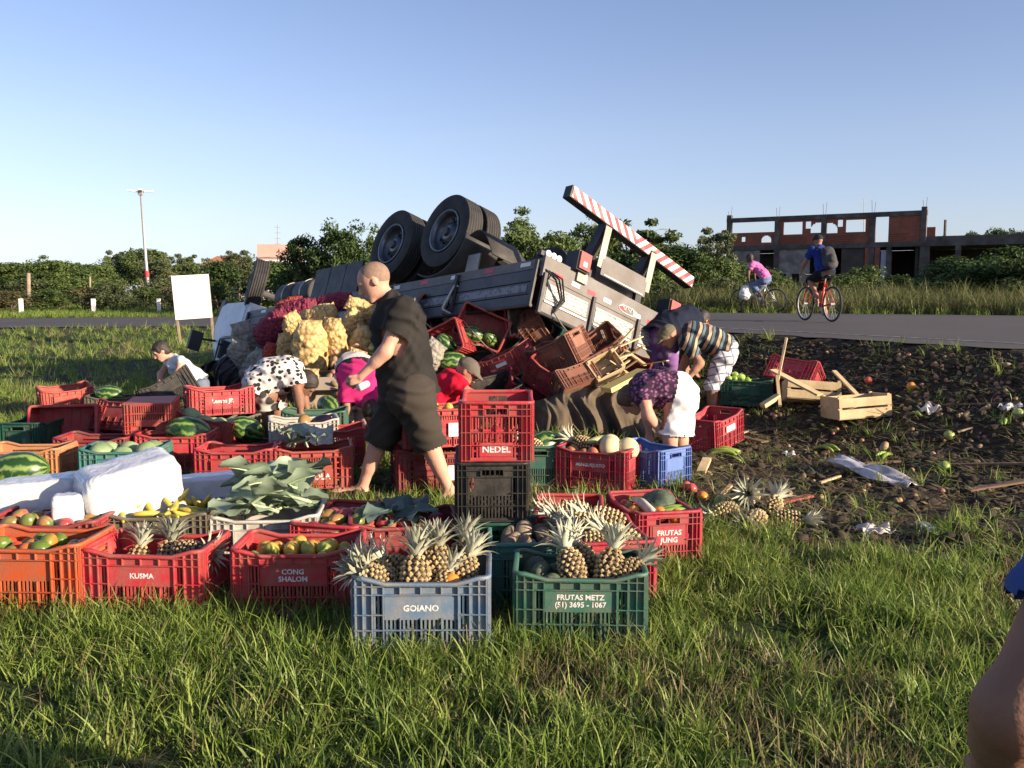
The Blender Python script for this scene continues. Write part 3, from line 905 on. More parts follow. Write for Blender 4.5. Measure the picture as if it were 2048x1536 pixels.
key_words = dict(orange='orange crate', cong='passion fruit crate', falcao='mango crate with a printed rim', mango12='dark red crate', mango13='crate under the foam packs', banana='black banana crate',
                 potato='green root crate', jung='pumpkin crate', melhor='melon crate', dkg20='dark green pepper crate', teal37='teal crate', cab29='tilted red crate', gazola='large lettered crate',
                 goiano='dusty blue crate', metz='green front row crate', pine7='heaped pineapple crate', red41='stickered red crate', green40='green crate', red40='red crate left of the walking man', red38='red crate behind the kale')
# pineapple: body with raised eyes, crown of stiff leaves
PIN = fmat('pineapple_rind', [(.25, (.27, .19, .09)), (.55, (.42, .31, .155)), (.8, (.47, .40, .19))], scale=5, rough=.6, rndv=.15)
PIN_D = M('pineapple_gaps', (.05, .035, .02), (.09, .06, .03), scale=20, rough=.8)
PIN_L = M('pineapple_leaf', (.30, .31, .22), (.52, .51, .39), scale=8, rough=.6, rnd=.2, transl=.08)
def pineapple_meshes(seed):
    rg = random.Random(seed)
    body = MB(); a, c = .054, .088
    core = blob_mesh('core', a * .93, a * .93, c * .95, PIN_D, 0, 16, 10, seed)
    body.add([tuple(v.co) for v in core.vertices], [tuple(p.vertices) for p in core.polygons], 1)
    rows = 9
    for i in range(rows):
        t = (i + .5) / rows; z = -c + 2 * c * t
        rr = a * math.sqrt(max(.05, 1 - (abs(z) / c) ** 2.6))
        n = max(6, int(round(13 * rr / a)))
        for j in range(n):
            an = 2 * math.pi * (j + .5 * (i % 2)) / n + rg.uniform(-.05, .05)
            nrm = Vector((math.cos(an), math.sin(an), .9 * z / c * .5)).normalized()
            ctr = Vector((rr * math.cos(an) * .96, rr * math.sin(an) * .96, z))
            tx = Vector((-math.sin(an), math.cos(an), 0)); ty = nrm.cross(tx)
            w, h = math.pi * rr / n * .96, c / rows * 1.12
            v = [ctr + tx * w, ctr + ty * h, ctr - tx * w, ctr - ty * h]
            v += [q + nrm * .006 for q in [ctr + tx * w * .6, ctr + ty * h * .6, ctr - tx * w * .6, ctr - ty * h * .6]] + [ctr + nrm * .0095 + ty * -.001]
            body.add(v, [(0, 1, 5, 4), (1, 2, 6, 5), (2, 3, 7, 6), (3, 0, 4, 7), (4, 5, 8), (5, 6, 8), (6, 7, 8), (7, 4, 8)], 0)
    crown = MB()
    for i in range(30):
        t = i / 30; an = i * 2.4
        L = .055 + .085 * math.sin(math.pi * (.25 + .65 * t)) * rg.uniform(.8, 1.15)
        lean = 1.15 * (1 - t) + .10 + rg.uniform(-.1, .1)
        o = Vector((math.cos(an), math.sin(an), 0)); sd = Vector((-math.sin(an), math.cos(an), 0))
        base = Vector((0, 0, c - .012 + .028 * t)) + o * .017 * (1 - t * .6)
        v = []; n = 4; p = base; ang = lean * .55
        for k in range(n + 1):
            w = .0125 * (1 - (k / n) ** 1.6) + .0006
            d = o * math.sin(ang) + Vector((0, 0, 1)) * math.cos(ang)
            up = d.cross(sd)
            v += [p + sd * w + up * w * .5, p, p - sd * w + up * w * .5]
            p = p + d * (L / n); ang += lean * .28
        f = []
        for k in range(n):
            f += [(k * 3, k * 3 + 1, k * 3 + 4, k * 3 + 3), (k * 3 + 1, k * 3 + 2, k * 3 + 5, k * 3 + 4)]
        crown.add(v, f)
    return body.mesh('body', [PIN, PIN_D]), crown.mesh('crown', PIN_L, True)
PMS = [pineapple_meshes(s) for s in range(4)]
def pineapple(mat, label, group, sc=1.0):
    e = empty('pineapple', label=label, cat='pineapple', group=group, mat=mat @ Matrix.Scale(sc, 4))
    b, c = rnd.choice(PMS)
    link('body', b, e); link('crown', c, e)
    return e
def pine_in(key, lst, label, group=None):
    """lst: local x, y, z of the body's centre, direction of the crown (azimuth in degrees in the world, lift in degrees), scale"""
    m = CRM[A[key].name]
    for i_, (x, y, z, az, lift, sc) in enumerate(lst):
        lab_ = label[i_] if isinstance(label, list) else label
        p = m @ Vector((x, y, z))
        d = Vector((math.cos(R(az)) * math.cos(R(lift)), math.sin(R(az)) * math.cos(R(lift)), math.sin(R(lift))))
        mm = Matrix.Translation(p) @ d.to_track_quat('Z', 'Y').to_matrix().to_4x4() @ Matrix.Rotation(rnd.uniform(0, 6), 4, 'Z')
        pineapple(mm, lab_, group or 'pineapples in the ' + key_words.get(key, key), sc)

fill('orange', 'tomato', 6, 4, .215, 'orange and green tomato in the bright orange crate', 'tomato', mound=.03, sc=1.15)
pine_in('kusma', [(-.13, .06, .17, 80, 68, 1.0), (.02, .07, .19, 85, 72, 1.05)], ['left one of two pineapples with upright pale crowns in the second front row crate', 'right one of two pineapples with upright pale crowns in the second front row crate'], 'pineapples in the second front row crate')
pine_in('kusma', [(.13, .03, .24, -20, 5, 1.0)], 'dark pineapple lying on the right in the second front row crate', 'pineapples in the second front row crate')
fill('cong', 'passion_fruit', 6, 4, .235, 'yellow passion fruit in the passion fruit crate', 'passion fruit', mound=.02)
pine_in('goiano', [(-.18, .02, .25, 200, 40, 1.0), (-.03, -.09, .27, 85, 75, 1.15), (.06, .0, .30, 80, 80, 1.0), (.17, -.02, .27, 60, 50, 1.0), (-.11, .1, .25, 160, 25, 1.05), (.02, .12, .27, 100, 50, 1.0),
                   (.15, .12, .29, 70, 60, 1.0), (-.19, -.07, .27, 215, 25, .95), (.09, -.10, .24, 70, 35, .9)], ['dark pineapple leaning left at the left wall of the dusty blue crate', 'upright pineapple in the middle front of the dusty blue crate', 'upright pineapple just behind the middle front one in the dusty blue crate',
    'pineapple right of the middle with its crown tipped back in the dusty blue crate', 'pineapple lying crown to the left in the back left corner of the dusty blue crate', 'pineapple at the middle of the back wall of the dusty blue crate',
    'pineapple with upright crown in the back right corner of the dusty blue crate', 'pineapple crown poking out over the front left corner of the dusty blue crate', 'small pineapple at the front right of the dusty blue crate'])
fruit('orange', CRM[A['goiano'].name] @ Vector((.12, -.10, .255)), 'red orange fruit among the pineapples of the dusty blue crate', 'orange', sc=1.1)
pine_in('metz', [(-.03, -.03, .28, 110, 45, 1.1), (.13, -.04, .28, 60, 60, 1.1), (.21, -.06, .27, 30, 30, .95), (.03, .1, .28, 120, 35, 1.0)], ['pineapple in the middle of the green front row crate', 'pineapple with upright crown right of the middle in the green front row crate', 'pineapple at the right wall of the green front row crate', 'pineapple at the back wall of the green front row crate'])
for q in ((-.17, .02), (-.13, -.11), (-.2, .11), (-.09, .07)):
    fruit('pumpkin', CRM[A['metz'].name] @ Vector((q[0], q[1], .235)), 'dark avocado in the left of the green front row crate', 'avocado', 'avocados in the green front row crate', sc=.48, name='avocado')
fill('potato', 'root', 4, 3, .235, 'dusty root vegetable in the green crate behind the green front row crate', 'root vegetable', mound=.03)
pine_in('pine7', [(.08, .07, .30, 175, 8, 1.15), (-.07, .05, .30, 165, 12, 1.15), (-.17, -.05, .29, 160, 18, 1.1), (.18, -.06, .30, 170, 12, 1.15), (-.19, .09, .28, 185, 8, 1.0)], ['second rearmost pineapple lying in the heaped red crate', 'middle pineapple lying in the heaped red crate', 'front right pineapple lying in the heaped red crate', 'rearmost pineapple lying in the heaped red crate', 'front left pineapple lying in the heaped red crate'])
pine_in('pine9', [(.0, .0, .235, 178, 4, 1.15), (.15, -.03, .23, 172, 2, 1.15)], ['front pineapple lying in the small red crate', 'rear pineapple lying in the small red crate'])
mj = CRM[A['jung'].name]
fruit('pumpkin', mj @ Vector((.08, -.05, .255)), 'dark green ribbed pumpkin in the pumpkin crate', 'pumpkin', rot=(.3, -.5, .2), sc=.85)
for q in ((-.10, -.10, .27), (-.03, -.13, .265)):
    fruit('banana_g', mj @ Vector(q), 'green banana beside the pumpkin in the pumpkin crate', 'banana', 'bananas in the pumpkin crate', rot=(0, 0, .1), sc=1.25)
tag(MB().tube([mj @ Vector((-.22, .055, .27)), mj @ Vector((-.16, .06, .28)), mj @ Vector((-.02, .07, .30)), mj @ Vector((.06, .08, .30))], [.006, .026, .028, .018], 10).build('daikon', FM['radish'], smooth=True), 'pale daikon radish in the pumpkin crate', 'radish')
for q in ((-.12, .0), (-.19, .02), (-.18, -.08), (.02, .13), (.1, .13), (-.24, -.05), (-.06, .13)):
    fruit('tomato' if q[0] > -.05 else 'orange', mj @ Vector((q[0], q[1], .262)), 'orange fruit around the daikon in the pumpkin crate', 'fruit', 'loose fruit in the pumpkin crate')
fill('falcao', 'mango', 5, 3, .25, 'red mango in the mango crate with a printed rim', 'mango', mound=.03)
fill('mango12', 'mango', 5, 3, .23, 'mango in the dark red crate by the walking man', 'mango', mound=.02)
fill('mango13', 'mango', 5, 3, .25, 'mango in the dark red crate under the white foam packs', 'mango', mound=.02)
fill('banana', 'banana_y', 4, 6, .285, 'yellow banana in the black crate behind the second front row crate', 'banana', jit=.02, mound=.03)
fill('dkg20', 'pepper', 4, 3, .27, 'green pepper in the dark green crate', 'pepper', mound=.05, x1=.05)
fill('teal37', 'cabbage', 3, 2, .24, 'pale cabbage in the teal crate', 'cabbage')
fill('cab29', 'cabbage', 3, 2, .25, 'cabbage in the tilted red crate', 'cabbage')
fill('red41', 'passion_fruit', 5, 3, .25, 'yellow fruit in the stickered red crate', 'fruit')
fill('green40', 'tomato', 4, 2, .20, 'tomato in the green crate behind the dirty white crate', 'tomato')
mm = CRM[A['melhor'].name]
for q, lb in (((.10, -.02, .30), 'middle yellow melon on the melon crate'), ((.06, .11, .30), 'rear yellow melon on the melon crate'), ((.22, .04, .29), 'yellow melon nearest the blue crate on the melon crate')):
    fruit('melon', mm @ Vector(q), lb, 'melon', 'melons on the melon crate')
pine_in('melhor', [(-.14, .06, .30, 150, 12, 1.1)], 'pineapple lying on the melon crate', 'pineapple on the melon crate')
for q in ((-.18, -.1), (-.08, -.11), (.0, -.12), (-.2, .0), (.2, -.12)):
    fruit('mango', mm @ Vector((q[0], q[1], .265)), 'small mango along the front of the melon crate', 'mango', 'mangoes in the melon crate', sc=.85)
tag(blob_mesh('ear_of_corn', .026, .026, .10, FM['corn_husk'], .05) and link('ear_of_corn', blob_mesh('ear_of_corn', .03, .03, .11, FM['corn_husk'], .05), None, mm @ Vector((-.03, .08, .34)), (.2, 1.35, .4)), 'green ear of corn on top of the melon crate', 'corn')
mg = CRM[A['green18'].name]
fruit('watermelon', mg @ Vector((-.03, 0, .27)), 'dark watermelon in the green crate behind the stack', 'watermelon', sc=.95)
pine_in('green18', [(-.17, .06, .30, 160, 20, 1.0)], 'pineapple in the green crate behind the stack', 'pineapple in the green crate')
fruit('watermelon', CRM[A['wm24'].name] @ Vector((-.06, 0, .30)), 'bright striped watermelon in the dark brown crate', 'watermelon', rot=(.3, .2, .3), sc=.9)
fruit('watermelon', CRM[A['wm33'].name] @ Vector((.08, .0, .30)), 'watermelon in the red crate behind the large foam pack', 'watermelon', rot=(.5, .1, .1), sc=1.0)
p = on_ground(478, 925); fruit('watermelon', p + Vector((0, .25, .24)), 'round watermelon between the kale and the dark stacked crate', 'watermelon', rot=(.4, .4, .6), sc=1.0)
crate('umber', 'dark crate under the round watermelon behind the kale', pos=p + Vector((0, .3, -.16)), yaw=5)
fruit('watermelon', on_ground(52, 985) + Vector((0, -.1, .17)), 'big watermelon lying at the left edge above the foam pack', 'watermelon', rot=(.2, -.12, .12), sc=1.2)
fruit('mango', A['white40'] + Vector((.02, -.06, .27)), 'yellow mango in the dirty white crate', 'mango', sc=1.3)
tag(link('aubergine', blob_mesh('aubergine', .05, .05, .13, FM['aubergine'], .04, point=.25), None, A['white40'] + Vector((.16, -.02, .28)), (1.2, .3, 1.1)), 'glossy dark aubergine in the dirty white crate', 'aubergine')

# kale and cabbage leaves
def leaf_mesh(seed, L, W, rib=True, curl=.6):
    rg = random.Random(seed); nu, nv = 12, 8
    v = []; f = []
    ph = rg.uniform(0, 6)
    for i in range(nu + 1):
        t = i / nu
        w = W * (math.sin(math.pi * min(1, .10 + .86 * t)) ** .65) * (1 + .10 * math.sin(9 * t + ph)) * (0.16 if t < .28 else min(1, .16 + (t - .28) * 6))
        zc = math.sin(t * math.pi * .9) * L * .22 * curl
        for j in range(nv + 1):
            s = (j / nv) * 2 - 1
            ruf = .022 * math.sin(11 * t + 3 * s + ph) * abs(s) ** 1.5 + .012 * math.sin(23 * t + ph * 2) * abs(s) ** 2
            v.append((L * t, s * w, zc + abs(s) ** 1.4 * w * curl * .45 + ruf))
    for i in range(nu):
        for j in range(nv):
            a = i * (nv + 1) + j
            f.append((a, a + 1, a + nv + 2, a + nv + 1))
    mb = MB().add(v, f, 0)
    pts = [(L * t - .02, 0, math.sin(t * math.pi * .9) * L * .22 * curl - .003) for t in np.linspace(0, .92, 8)]
    mb.tube(pts, [.011, .011, .010, .009, .007, .005, .004, .002], 6, 1)
    return mb
KL = [leaf_mesh(s, L, W).mesh('leaf', [FM['leaf'], FM['rib']], True) for s, L, W in ((1, .42, .10), (2, .36, .12), (3, .46, .09), (4, .30, .11))]
DL = [leaf_mesh(s, L, W, curl=.3).mesh('leaf', [FM['dleaf'], FM['dleaf']], True) for s, L, W in ((5, .30, .11), (6, .26, .10))]
ck = CRM[A['kale'].name] @ Vector((.03, .0, .29))
kb = empty('kale_bundle', ck, label='heap of blue green kale leaves with pale stalks on a crate', cat='kale')
for i in range(26):
    a = rnd.uniform(160, 225) if i % 2 else rnd.uniform(-25, 75)
    flip = a > 100
    x = rnd.uniform(.02, .22) if flip else rnd.uniform(-.2, .0)
    o = link('leaf', rnd.choice(KL), kb, (x, rnd.uniform(-.15, .14), -.01 + .0045 * i + rnd.uniform(-.02, .02)), (rnd.uniform(-.6, .6), rnd.uniform(-.5, .15), R(a)), rnd.uniform(.75, 1.0))
lb = empty('cabbage_leaves', CRM[A['mango12'].name] @ Vector((.02, 0, .27)), label='dark limp cabbage leaves on the mangoes by the walking man', cat='leaves')
for i in range(6):
    link('leaf', rnd.choice(DL), lb, (rnd.uniform(-.12, .1), rnd.uniform(-.1, .08), .01 * i), (rnd.uniform(-.3, .3), rnd.uniform(-.4, .1), rnd.uniform(0, 6)), .8)
lb = empty('leaf_scraps', CRM[A['gazola'].name] @ Vector((-.08, 0, .29)), label='wilted leaves lying in the large lettered crate', cat='leaves')
for i in range(6):
    link('leaf', rnd.choice(DL + KL), lb, (rnd.uniform(-.12, .15), rnd.uniform(-.1, .08), .01 * i), (rnd.uniform(-.3, .3), rnd.uniform(-.4, .1), rnd.uniform(0, 6)), .7)
PAPER = M('printed_paper', (.62, .60, .54), (.34, .32, .22), scale=16, rough=.8)
def sheet(name, c, w, d, rot, mat, label, cat, seed=0, amp=.02, n=10):
    rg = np.random.RandomState(seed); ph = rg.rand(4) * 6
    v = []; f = []
    for i in range(n + 1):
        for j in range(n + 1):
            x, y = (i / n - .5) * w, (j / n - .5) * d
            v.append((x, y, amp * (math.sin(9 * x / w + ph[0]) * math.sin(7 * y / d + ph[1]) + .5 * math.sin(17 * x / w + 9 * y / d + ph[2]))))
    for i in range(n):
        for j in range(n):
            a = i * (n + 1) + j; f.append((a, a + n + 1, a + n + 2, a + 1))
    mb = MB().add(v, f)
    o = mb.build(name, mat, None, True, c, rot)
    so = o.modifiers.new('thick', 'SOLIDIFY'); so.thickness = .002
    return tag(o, label, cat)
sheet('newspaper', CRM[A['gazola'].name] @ Vector((.0, .12, .36)), .30, .22, (.5, .1, .2), PAPER, 'crumpled printed paper over the large lettered crate', 'paper', 3)

# white foam packs wrapped in film
FOAM = M('foam_film', (.64, .64, .65), (.54, .55, .58), scale=9, rough=.25, bump=1.0, bscale=16, spec=.6)
def foam(c, dims, rot, label, seed):
    mb = MB(); l, w, h = dims; n = 10
    rg = np.random.RandomState(seed); ph = rg.rand(8) * 6
    # superellipsoid block with film wrinkles
    nu, nv = 72, 36; v = []; f = []
    for i in range(nv + 1):
        th = -math.pi / 2 + math.pi * i / nv
        for j in range(nu):
            a = 2 * math.pi * j / nu
            p = lambda c_, e: math.copysign(abs(c_) ** e, c_)
            x = p(math.cos(th), .28) * p(math.cos(a), .28); y = p(math.cos(th), .28) * p(math.sin(a), .28); z = p(math.sin(th), .28)
            k = 1 + .018 * math.sin(9 * x + 5 * z + ph[0]) + .014 * math.sin(14 * z + 6 * y + ph[1]) + .012 * abs(math.sin(23 * x + 9 * z + 4 * math.sin(5 * y) + ph[2]))
            v.append((x * l / 2 * k, y * w / 2 * k, z * h / 2 * k))
    for i in range(nv):
        for j in range(nu):
            f.append((i * nu + j, i * nu + (j + 1) % nu, (i + 1) * nu + (j + 1) % nu, (i + 1) * nu + j))
    return tag(MB().add(v, f).build('foam_pack', FOAM, None, True, c, rot), label, 'foam pack', 'white foam packs')
foam(at_y(262, 988, 4.95), (.50, .34, .37), (.10, -.20, .62), 'largest white foam pack, tilted and fully sunlit', 1)
foam(at_y(74, 1000, 5.0), (.48, .28, .25), (0, -.08, .16), 'white foam pack in shade at the left edge', 2)
foam(at_y(138, 1022, 4.7), (.15, .13, .18), (0, -.02, .3), 'small upright white foam pack between the two larger ones', 3)
foam(at_y(420, 974, 5.6), (.46, .20, .16), (0, -.07, .06), 'long white foam pack behind the kale leaves', 4)
# ------------------------------------------------------------------ trees and shrubs
def leaf_mat(name, c1, c2, c3, tr=.25):
    m, nt, b = mk(name); L = nt.links.new
    tc = nd(nt, 'ShaderNodeTexCoord'); gi = nd(nt, 'ShaderNodeNewGeometry'); oi = nd(nt, 'ShaderNodeObjectInfo')
    n = nd(nt, 'ShaderNodeTexNoise'); n.inputs['Scale'].default_value = .9; n.inputs['Detail'].default_value = 3; L(tc.outputs['Object'], n.inputs['Vector'])
    a = nd(nt, 'ShaderNodeMath', operation='MULTIPLY_ADD'); L(gi.outputs['Random Per Island'], a.inputs[0]); a.inputs[1].default_value = .45; L(n.outputs['Fac'], a.inputs[2])
    s = nd(nt, 'ShaderNodeMath', operation='SUBTRACT'); L(a.outputs[0], s.inputs[0]); s.inputs[1].default_value = .22
    r = ramp(nt, s.outputs[0], [(.25, c1), (.5, c2), (.8, c3)])
    hs = nd(nt, 'ShaderNodeHueSaturation'); L(r.outputs[0], hs.inputs['Color'])
    mr = nd(nt, 'ShaderNodeMapRange'); mr.inputs[3].default_value = .8; mr.inputs[4].default_value = 1.2; L(oi.outputs['Random'], mr.inputs[0]); L(mr.outputs[0], hs.inputs['Value'])
    L(hs.outputs[0], b.inputs['Base Color']); b.inputs['Roughness'].default_value = .55; b.inputs['Specular IOR Level'].default_value = .3
    t = nd(nt, 'ShaderNodeBsdfTranslucent'); L(hs.outputs[0], t.inputs[0])
    mx = nd(nt, 'ShaderNodeMixShader'); mx.inputs[0].default_value = tr
    L(b.outputs[0], mx.inputs[1]); L(t.outputs[0], mx.inputs[2]); L(mx.outputs[0], nt.nodes['Material Output'].inputs[0])
    return m
LEAF = {'dark': leaf_mat('leaves_dark', (.026, .050, .014), (.052, .092, .022), (.095, .140, .040)), 'mid': leaf_mat('leaves_mid', (.040, .070, .018), (.080, .122, .030), (.140, .175, .055)),
        'pale': leaf_mat('leaves_pale', (.055, .075, .030), (.092, .115, .045), (.150, .165, .080)), 'dry': leaf_mat('leaves_dry', (.080, .070, .030), (.120, .110, .045), (.190, .160, .080))}
BARK = M('bark', (.09, .07, .05), (.16, .13, .10), scale=9, rough=.9, bump=.6, bscale=25)
def leaf_cloud(cents, rads, per, size, seed, flat=.0):
    rg = np.random.RandomState(seed)
    C = np.repeat(cents, per, 0); Rr = np.repeat(rads, per)
    n = len(C)
    d = rg.normal(size=(n, 3)); d /= np.linalg.norm(d, axis=1)[:, None]
    rr = Rr * rg.rand(n) ** .45
    d[:, 2] *= (1 - flat)
    P = C + d * rr[:, None]
    nrm = d + rg.normal(size=(n, 3)) * .8 + np.array([0, 0, .5]); nrm /= np.linalg.norm(nrm, axis=1)[:, None]
    t = np.cross(nrm, rg.normal(size=(n, 3))); t /= np.linalg.norm(t, axis=1)[:, None]
    b = np.cross(nrm, t)
    s = size * (.6 + .8 * rg.rand(n))[:, None]
    v = np.stack([P - t * s, P + b * s * .42 + nrm * s * .12, P + t * s, P - b * s * .42 + nrm * s * .12], 1).reshape(-1, 3)
    f = np.arange(n * 4).reshape(n, 4)
    return v, f
def tree_meshes(kind, seed, leaf):
    """a tree about 5 m tall and wide in its own frame"""
    rg = np.random.RandomState(seed)
    H = 5.0
    tr = MB()
    cents = []; rads = []
    if kind == 'bush':
        for i in range(34):
            a = rg.rand() * 6.28; r = rg.rand() ** .5 * 1.0; h = rg.rand() ** .8
            k = math.sqrt(max(.05, 1 - (h * .95) ** 2))
            cents.append((math.cos(a) * r * 2.4 * k, math.sin(a) * r * 2.4 * k, .5 + h * (H - 1.0))); rads.append(rg.uniform(.55, .95))
        for i in range(6):
            a = i + rg.rand(); tr.tube([(0.1 * math.cos(a), .1 * math.sin(a), 0), (.6 * math.cos(a), .6 * math.sin(a), 1.4), (1.1 * math.cos(a), 1.1 * math.sin(a), 3.0)], [.07, .05, .02], 5)
        per, size, flat = 130, .14, .1
    else:
        th = .20 if kind == 'round' else .26
        tr.tube([(0, 0, -.1), (.06, .03, H * th * .5), (.02, -.05, H * th)], [.20, .15, .13], 8)
        nl = 7 if kind == 'round' else 9
        for i in range(nl):
            a = i * 2.4 + rg.rand(); up = rg.uniform(.35, 1.0); reach = rg.uniform(1.1, 1.9) * (1.15 - .5 * up)
            e = Vector((math.cos(a) * reach, math.sin(a) * reach, H * (th + (1 - th) * up * .80)))
            m_ = Vector((e.x * .4, e.y * .4, H * th + (e.z - H * th) * .45))
            tr.tube([(.02, -.05, H * th * .95), m_, e], [.09, .055, .02], 5)
            for k in range(8 if kind == 'round' else 6):
                q = m_.lerp(e, rg.uniform(.45, 1.15)) + Vector(rg.normal(size=3) * (.55 if kind == 'round' else .48))
                cents.append(q[:]); rads.append(rg.uniform(.5, .85) if kind == 'round' else rg.uniform(.34, .64))
                if kind == 'airy': tr.tube([m_.lerp(e, rg.uniform(.5, 1)), q], [.02, .008], 4)
        if kind == 'round':
            for i in range(26):
                a = rg.rand() * 6.28; ph = rg.uniform(-.3, 1.4)
                cents.append((math.cos(a) * math.cos(ph) * 1.9, math.sin(a) * math.cos(ph) * 1.9, H * .62 + math.sin(ph) * H * .30)); rads.append(rg.uniform(.4, .7))
        per, size, flat = (105, .125, .3) if kind == 'round' else (110, .115, .5)
    v, f = leaf_cloud(np.array(cents), np.array(rads), per, size, seed, flat)
    return tr.mesh('trunk', BARK, True), np_mesh('crown', v, f, LEAF[leaf], False)
TM = {}
for kd, lf, ns in (('round', 'dark', 2), ('round', 'mid', 2), ('airy', 'mid', 2), ('airy', 'pale', 1), ('bush', 'mid', 2), ('bush', 'dark', 2), ('bush', 'dry', 1), ('bush', 'pale', 1)):
    for s in range(ns): TM[(kd, lf, s)] = tree_meshes(kd, 10 + s * 7 + len(lf), lf)
def tree(kind, leaf, s, px, Y, top, wpx, label, group='trees beyond the road', base=None, rz=None):
    """stands at picture column px and depth Y; top = picture row of its top, wpx = crown width in picture pixels"""
    p = at_y(px, 585, Y)
    z0 = gz(p.x, Y) - .05 if base is None else base
    h = at_y(px, top, Y).z - z0
    w = wpx * Y / FPX
    e = empty('shrub' if kind == 'bush' else 'tree', (p.x, Y, z0), (0, 0, rnd.uniform(0, 6.28) if rz is None else rz), label, 'shrub' if kind == 'bush' else 'tree', group)
    t, c = TM[(kind, leaf, s)]
    kw = w / 4.6
    link('trunk', t, e, None, None, (kw * .8, kw * .8, h / 5.0)); link('crown', c, e, None, None, (kw, kw, h / 5.1))
    return e
G1, G2, G3 = 'trees of the left treeline', 'trees behind the truck', 'shrubs of the far verge'
tree('round', 'mid', 0, 30, 62, 522, 150, 'broad green tree at the left end of the far treeline', G1)  # left treeline takes lighter leaf colours that paint in distance haze
tree('round', 'mid', 0, 120, 66, 518, 150, 'green tree second from the left end of the far treeline', G1)
tree('round', 'mid', 1, 190, 70, 526, 110, 'green tree just left of the tall lamp post', G1)
tree('airy', 'pale', 0, 232, 84, 498, 56, 'thin grey green tree rising above the treeline left of the lamp post', G1)
tree('round', 'mid', 0, 288, 80, 494, 130, 'tall rounded tree directly behind the lamp post', G1)
tree('airy', 'pale', 0, 352, 72, 520, 100, 'loose pale tree behind the white sign board', G1)
tree('airy', 'pale', 0, 372, 90, 505, 70, 'pale feathery tree above the white sign board', G1)
tree('bush', 'dark', 0, 440, 46, 520, 130, 'dense dark shrub just left of the overturned cab', G1)
tree('airy', 'mid', 0, 405, 66, 500, 100, 'loose green tree between the sign board and the cab', G1)
tree('airy', 'pale', 0, 478, 70, 497, 80, 'pale tree beside the orange roof left of the cab', G1)
tree('airy', 'mid', 0, 150, 72, 512, 90, 'loose airy tree breaking the left treeline', G1)
tree('airy', 'mid', 1, 60, 70, 514, 100, 'loose airy tree near the left end of the treeline', G1)
tree('airy', 'pale', 0, 318, 70, 508, 90, 'pale airy tree right of the lamp post', G1)
tree('round', 'mid', 1, 80, 88, 528, 170, 'green tree in the second row at far left', G1)
tree('airy', 'pale', 0, 160, 92, 530, 150, 'pale tree in the second row left of the lamp post', G1)
tree('round', 'dark', 0, 610, 41, 466, 110, 'left half of the dense round tree pair above the tyres of the truck', G2)
tree('round', 'dark', 1, 680, 40, 452, 130, 'dense round tree behind the head of the walking man', G2)
tree('round', 'mid', 1, 780, 46, 470, 130, 'green tree hidden behind the rear wheels', G2)
tree('airy', 'mid', 0, 1005, 37, 424, 160, 'airy tree just right of the rear wheels', G2)
tree('airy', 'mid', 1, 1090, 38, 418, 180, 'airy tree left of the striped bumper', G2)
tree('bush', 'mid', 0, 1050, 40, 490, 210, 'thick bush under the airy trees right of the wheels', G2)
tree('airy', 'mid', 1, 1180, 40, 428, 150, 'airy tree behind the raised end of the striped bumper', G2)
tree('airy', 'mid', 0, 1262, 40, 412, 190, 'tall airy tree above the striped bumper', G2)
tree('bush', 'dark', 1, 1200, 37, 500, 190, 'dark bush behind the red tail light', G2)
tree('bush', 'mid', 1, 1315, 36, 480, 190, 'large green bush below the wire arch', G2)
tree('bush', 'dark', 0, 1395, 38, 500, 140, 'dark bush left of the pink cyclist', G2)
tree('airy', 'pale', 0, 1428, 47, 452, 100, 'pale airy tree at the left corner of the ruin', G2)
tree('bush', 'mid', 0, 1480, 44, 520, 110, 'green bush against the left wall of the ruin', G2)
for (px, Y, top, w, kd, lb) in ((1345, 31.5, 560, 120, 'pale', 'pale verge shrub below the large bush'), (1455, 33, 555, 120, 'pale', 'pale verge shrub behind the pink cyclist'), (1560, 35, 548, 110, 'mid', 'green verge shrub between the two cyclists'),
                             (1705, 34, 545, 110, 'mid', 'green verge shrub behind the bicycle of the blue cyclist'), (1770, 36, 568, 110, 'pale', 'low pale verge shrub right of the blue cyclist'), (1870, 33, 560, 130, 'mid', 'green verge shrub under the dark openings of the ruin'),
                             (1965, 31, 512, 210, 'dark', 'tall dark shrub in front of the right wing of the ruin'), (2050, 29, 505, 180, 'mid', 'tall green shrub at the right edge of the photo'), (2110, 32, 520, 170, 'dark', 'dark shrub cut by the right edge'),
                             (1620, 38, 560, 90, 'pale', 'low shrub behind the legs of the blue cyclist')):
    tree('bush', kd, 0 if kd == 'pale' else rnd.randint(0, 1), px, Y, top, w, lb, G3)
for (px, Y, top, w, kd, lb) in ((1300, 34, 500, 150, 'mid', 'leafy bush right under the striped bumper end'), (1375, 35, 488, 150, 'dark', 'tall dark bush between the bumper and the pink cyclist'), (1440, 36, 508, 120, 'mid', 'leafy bush above the pink cyclist'), (1530, 40, 530, 110, 'mid', 'bush in front of the left bay of the ruin'),
                             (1650, 42, 545, 90, 'mid', 'bush behind the back of the blue cyclist'), (1720, 39, 528, 120, 'mid', 'bush in front of the middle pillars of the ruin'), (1800, 40, 548, 120, 'dark', 'low dark bush in front of the wide openings of the ruin'), (1900, 36, 508, 150, 'mid', 'tall bush left of the dark shrub by the right wing'), (2010, 35, 490, 170, 'dark', 'tallest bush in front of the right wing'), (1140, 42, 488, 150, 'mid', 'bush left of the bumper supports'),
                             (960, 42, 500, 150, 'dark', 'dark bush behind the mud flap'), (860, 44, 505, 140, 'mid', 'bush seen between the rear wheels'), (560, 46, 520, 120, 'dark', 'dark bush above the side tanks'), (730, 44, 500, 130, 'mid', 'bush behind the left rear wheel')):
    tree('bush', kd, rnd.randint(0, 1), px, Y, top, w, lb, 'bushes beyond the road')
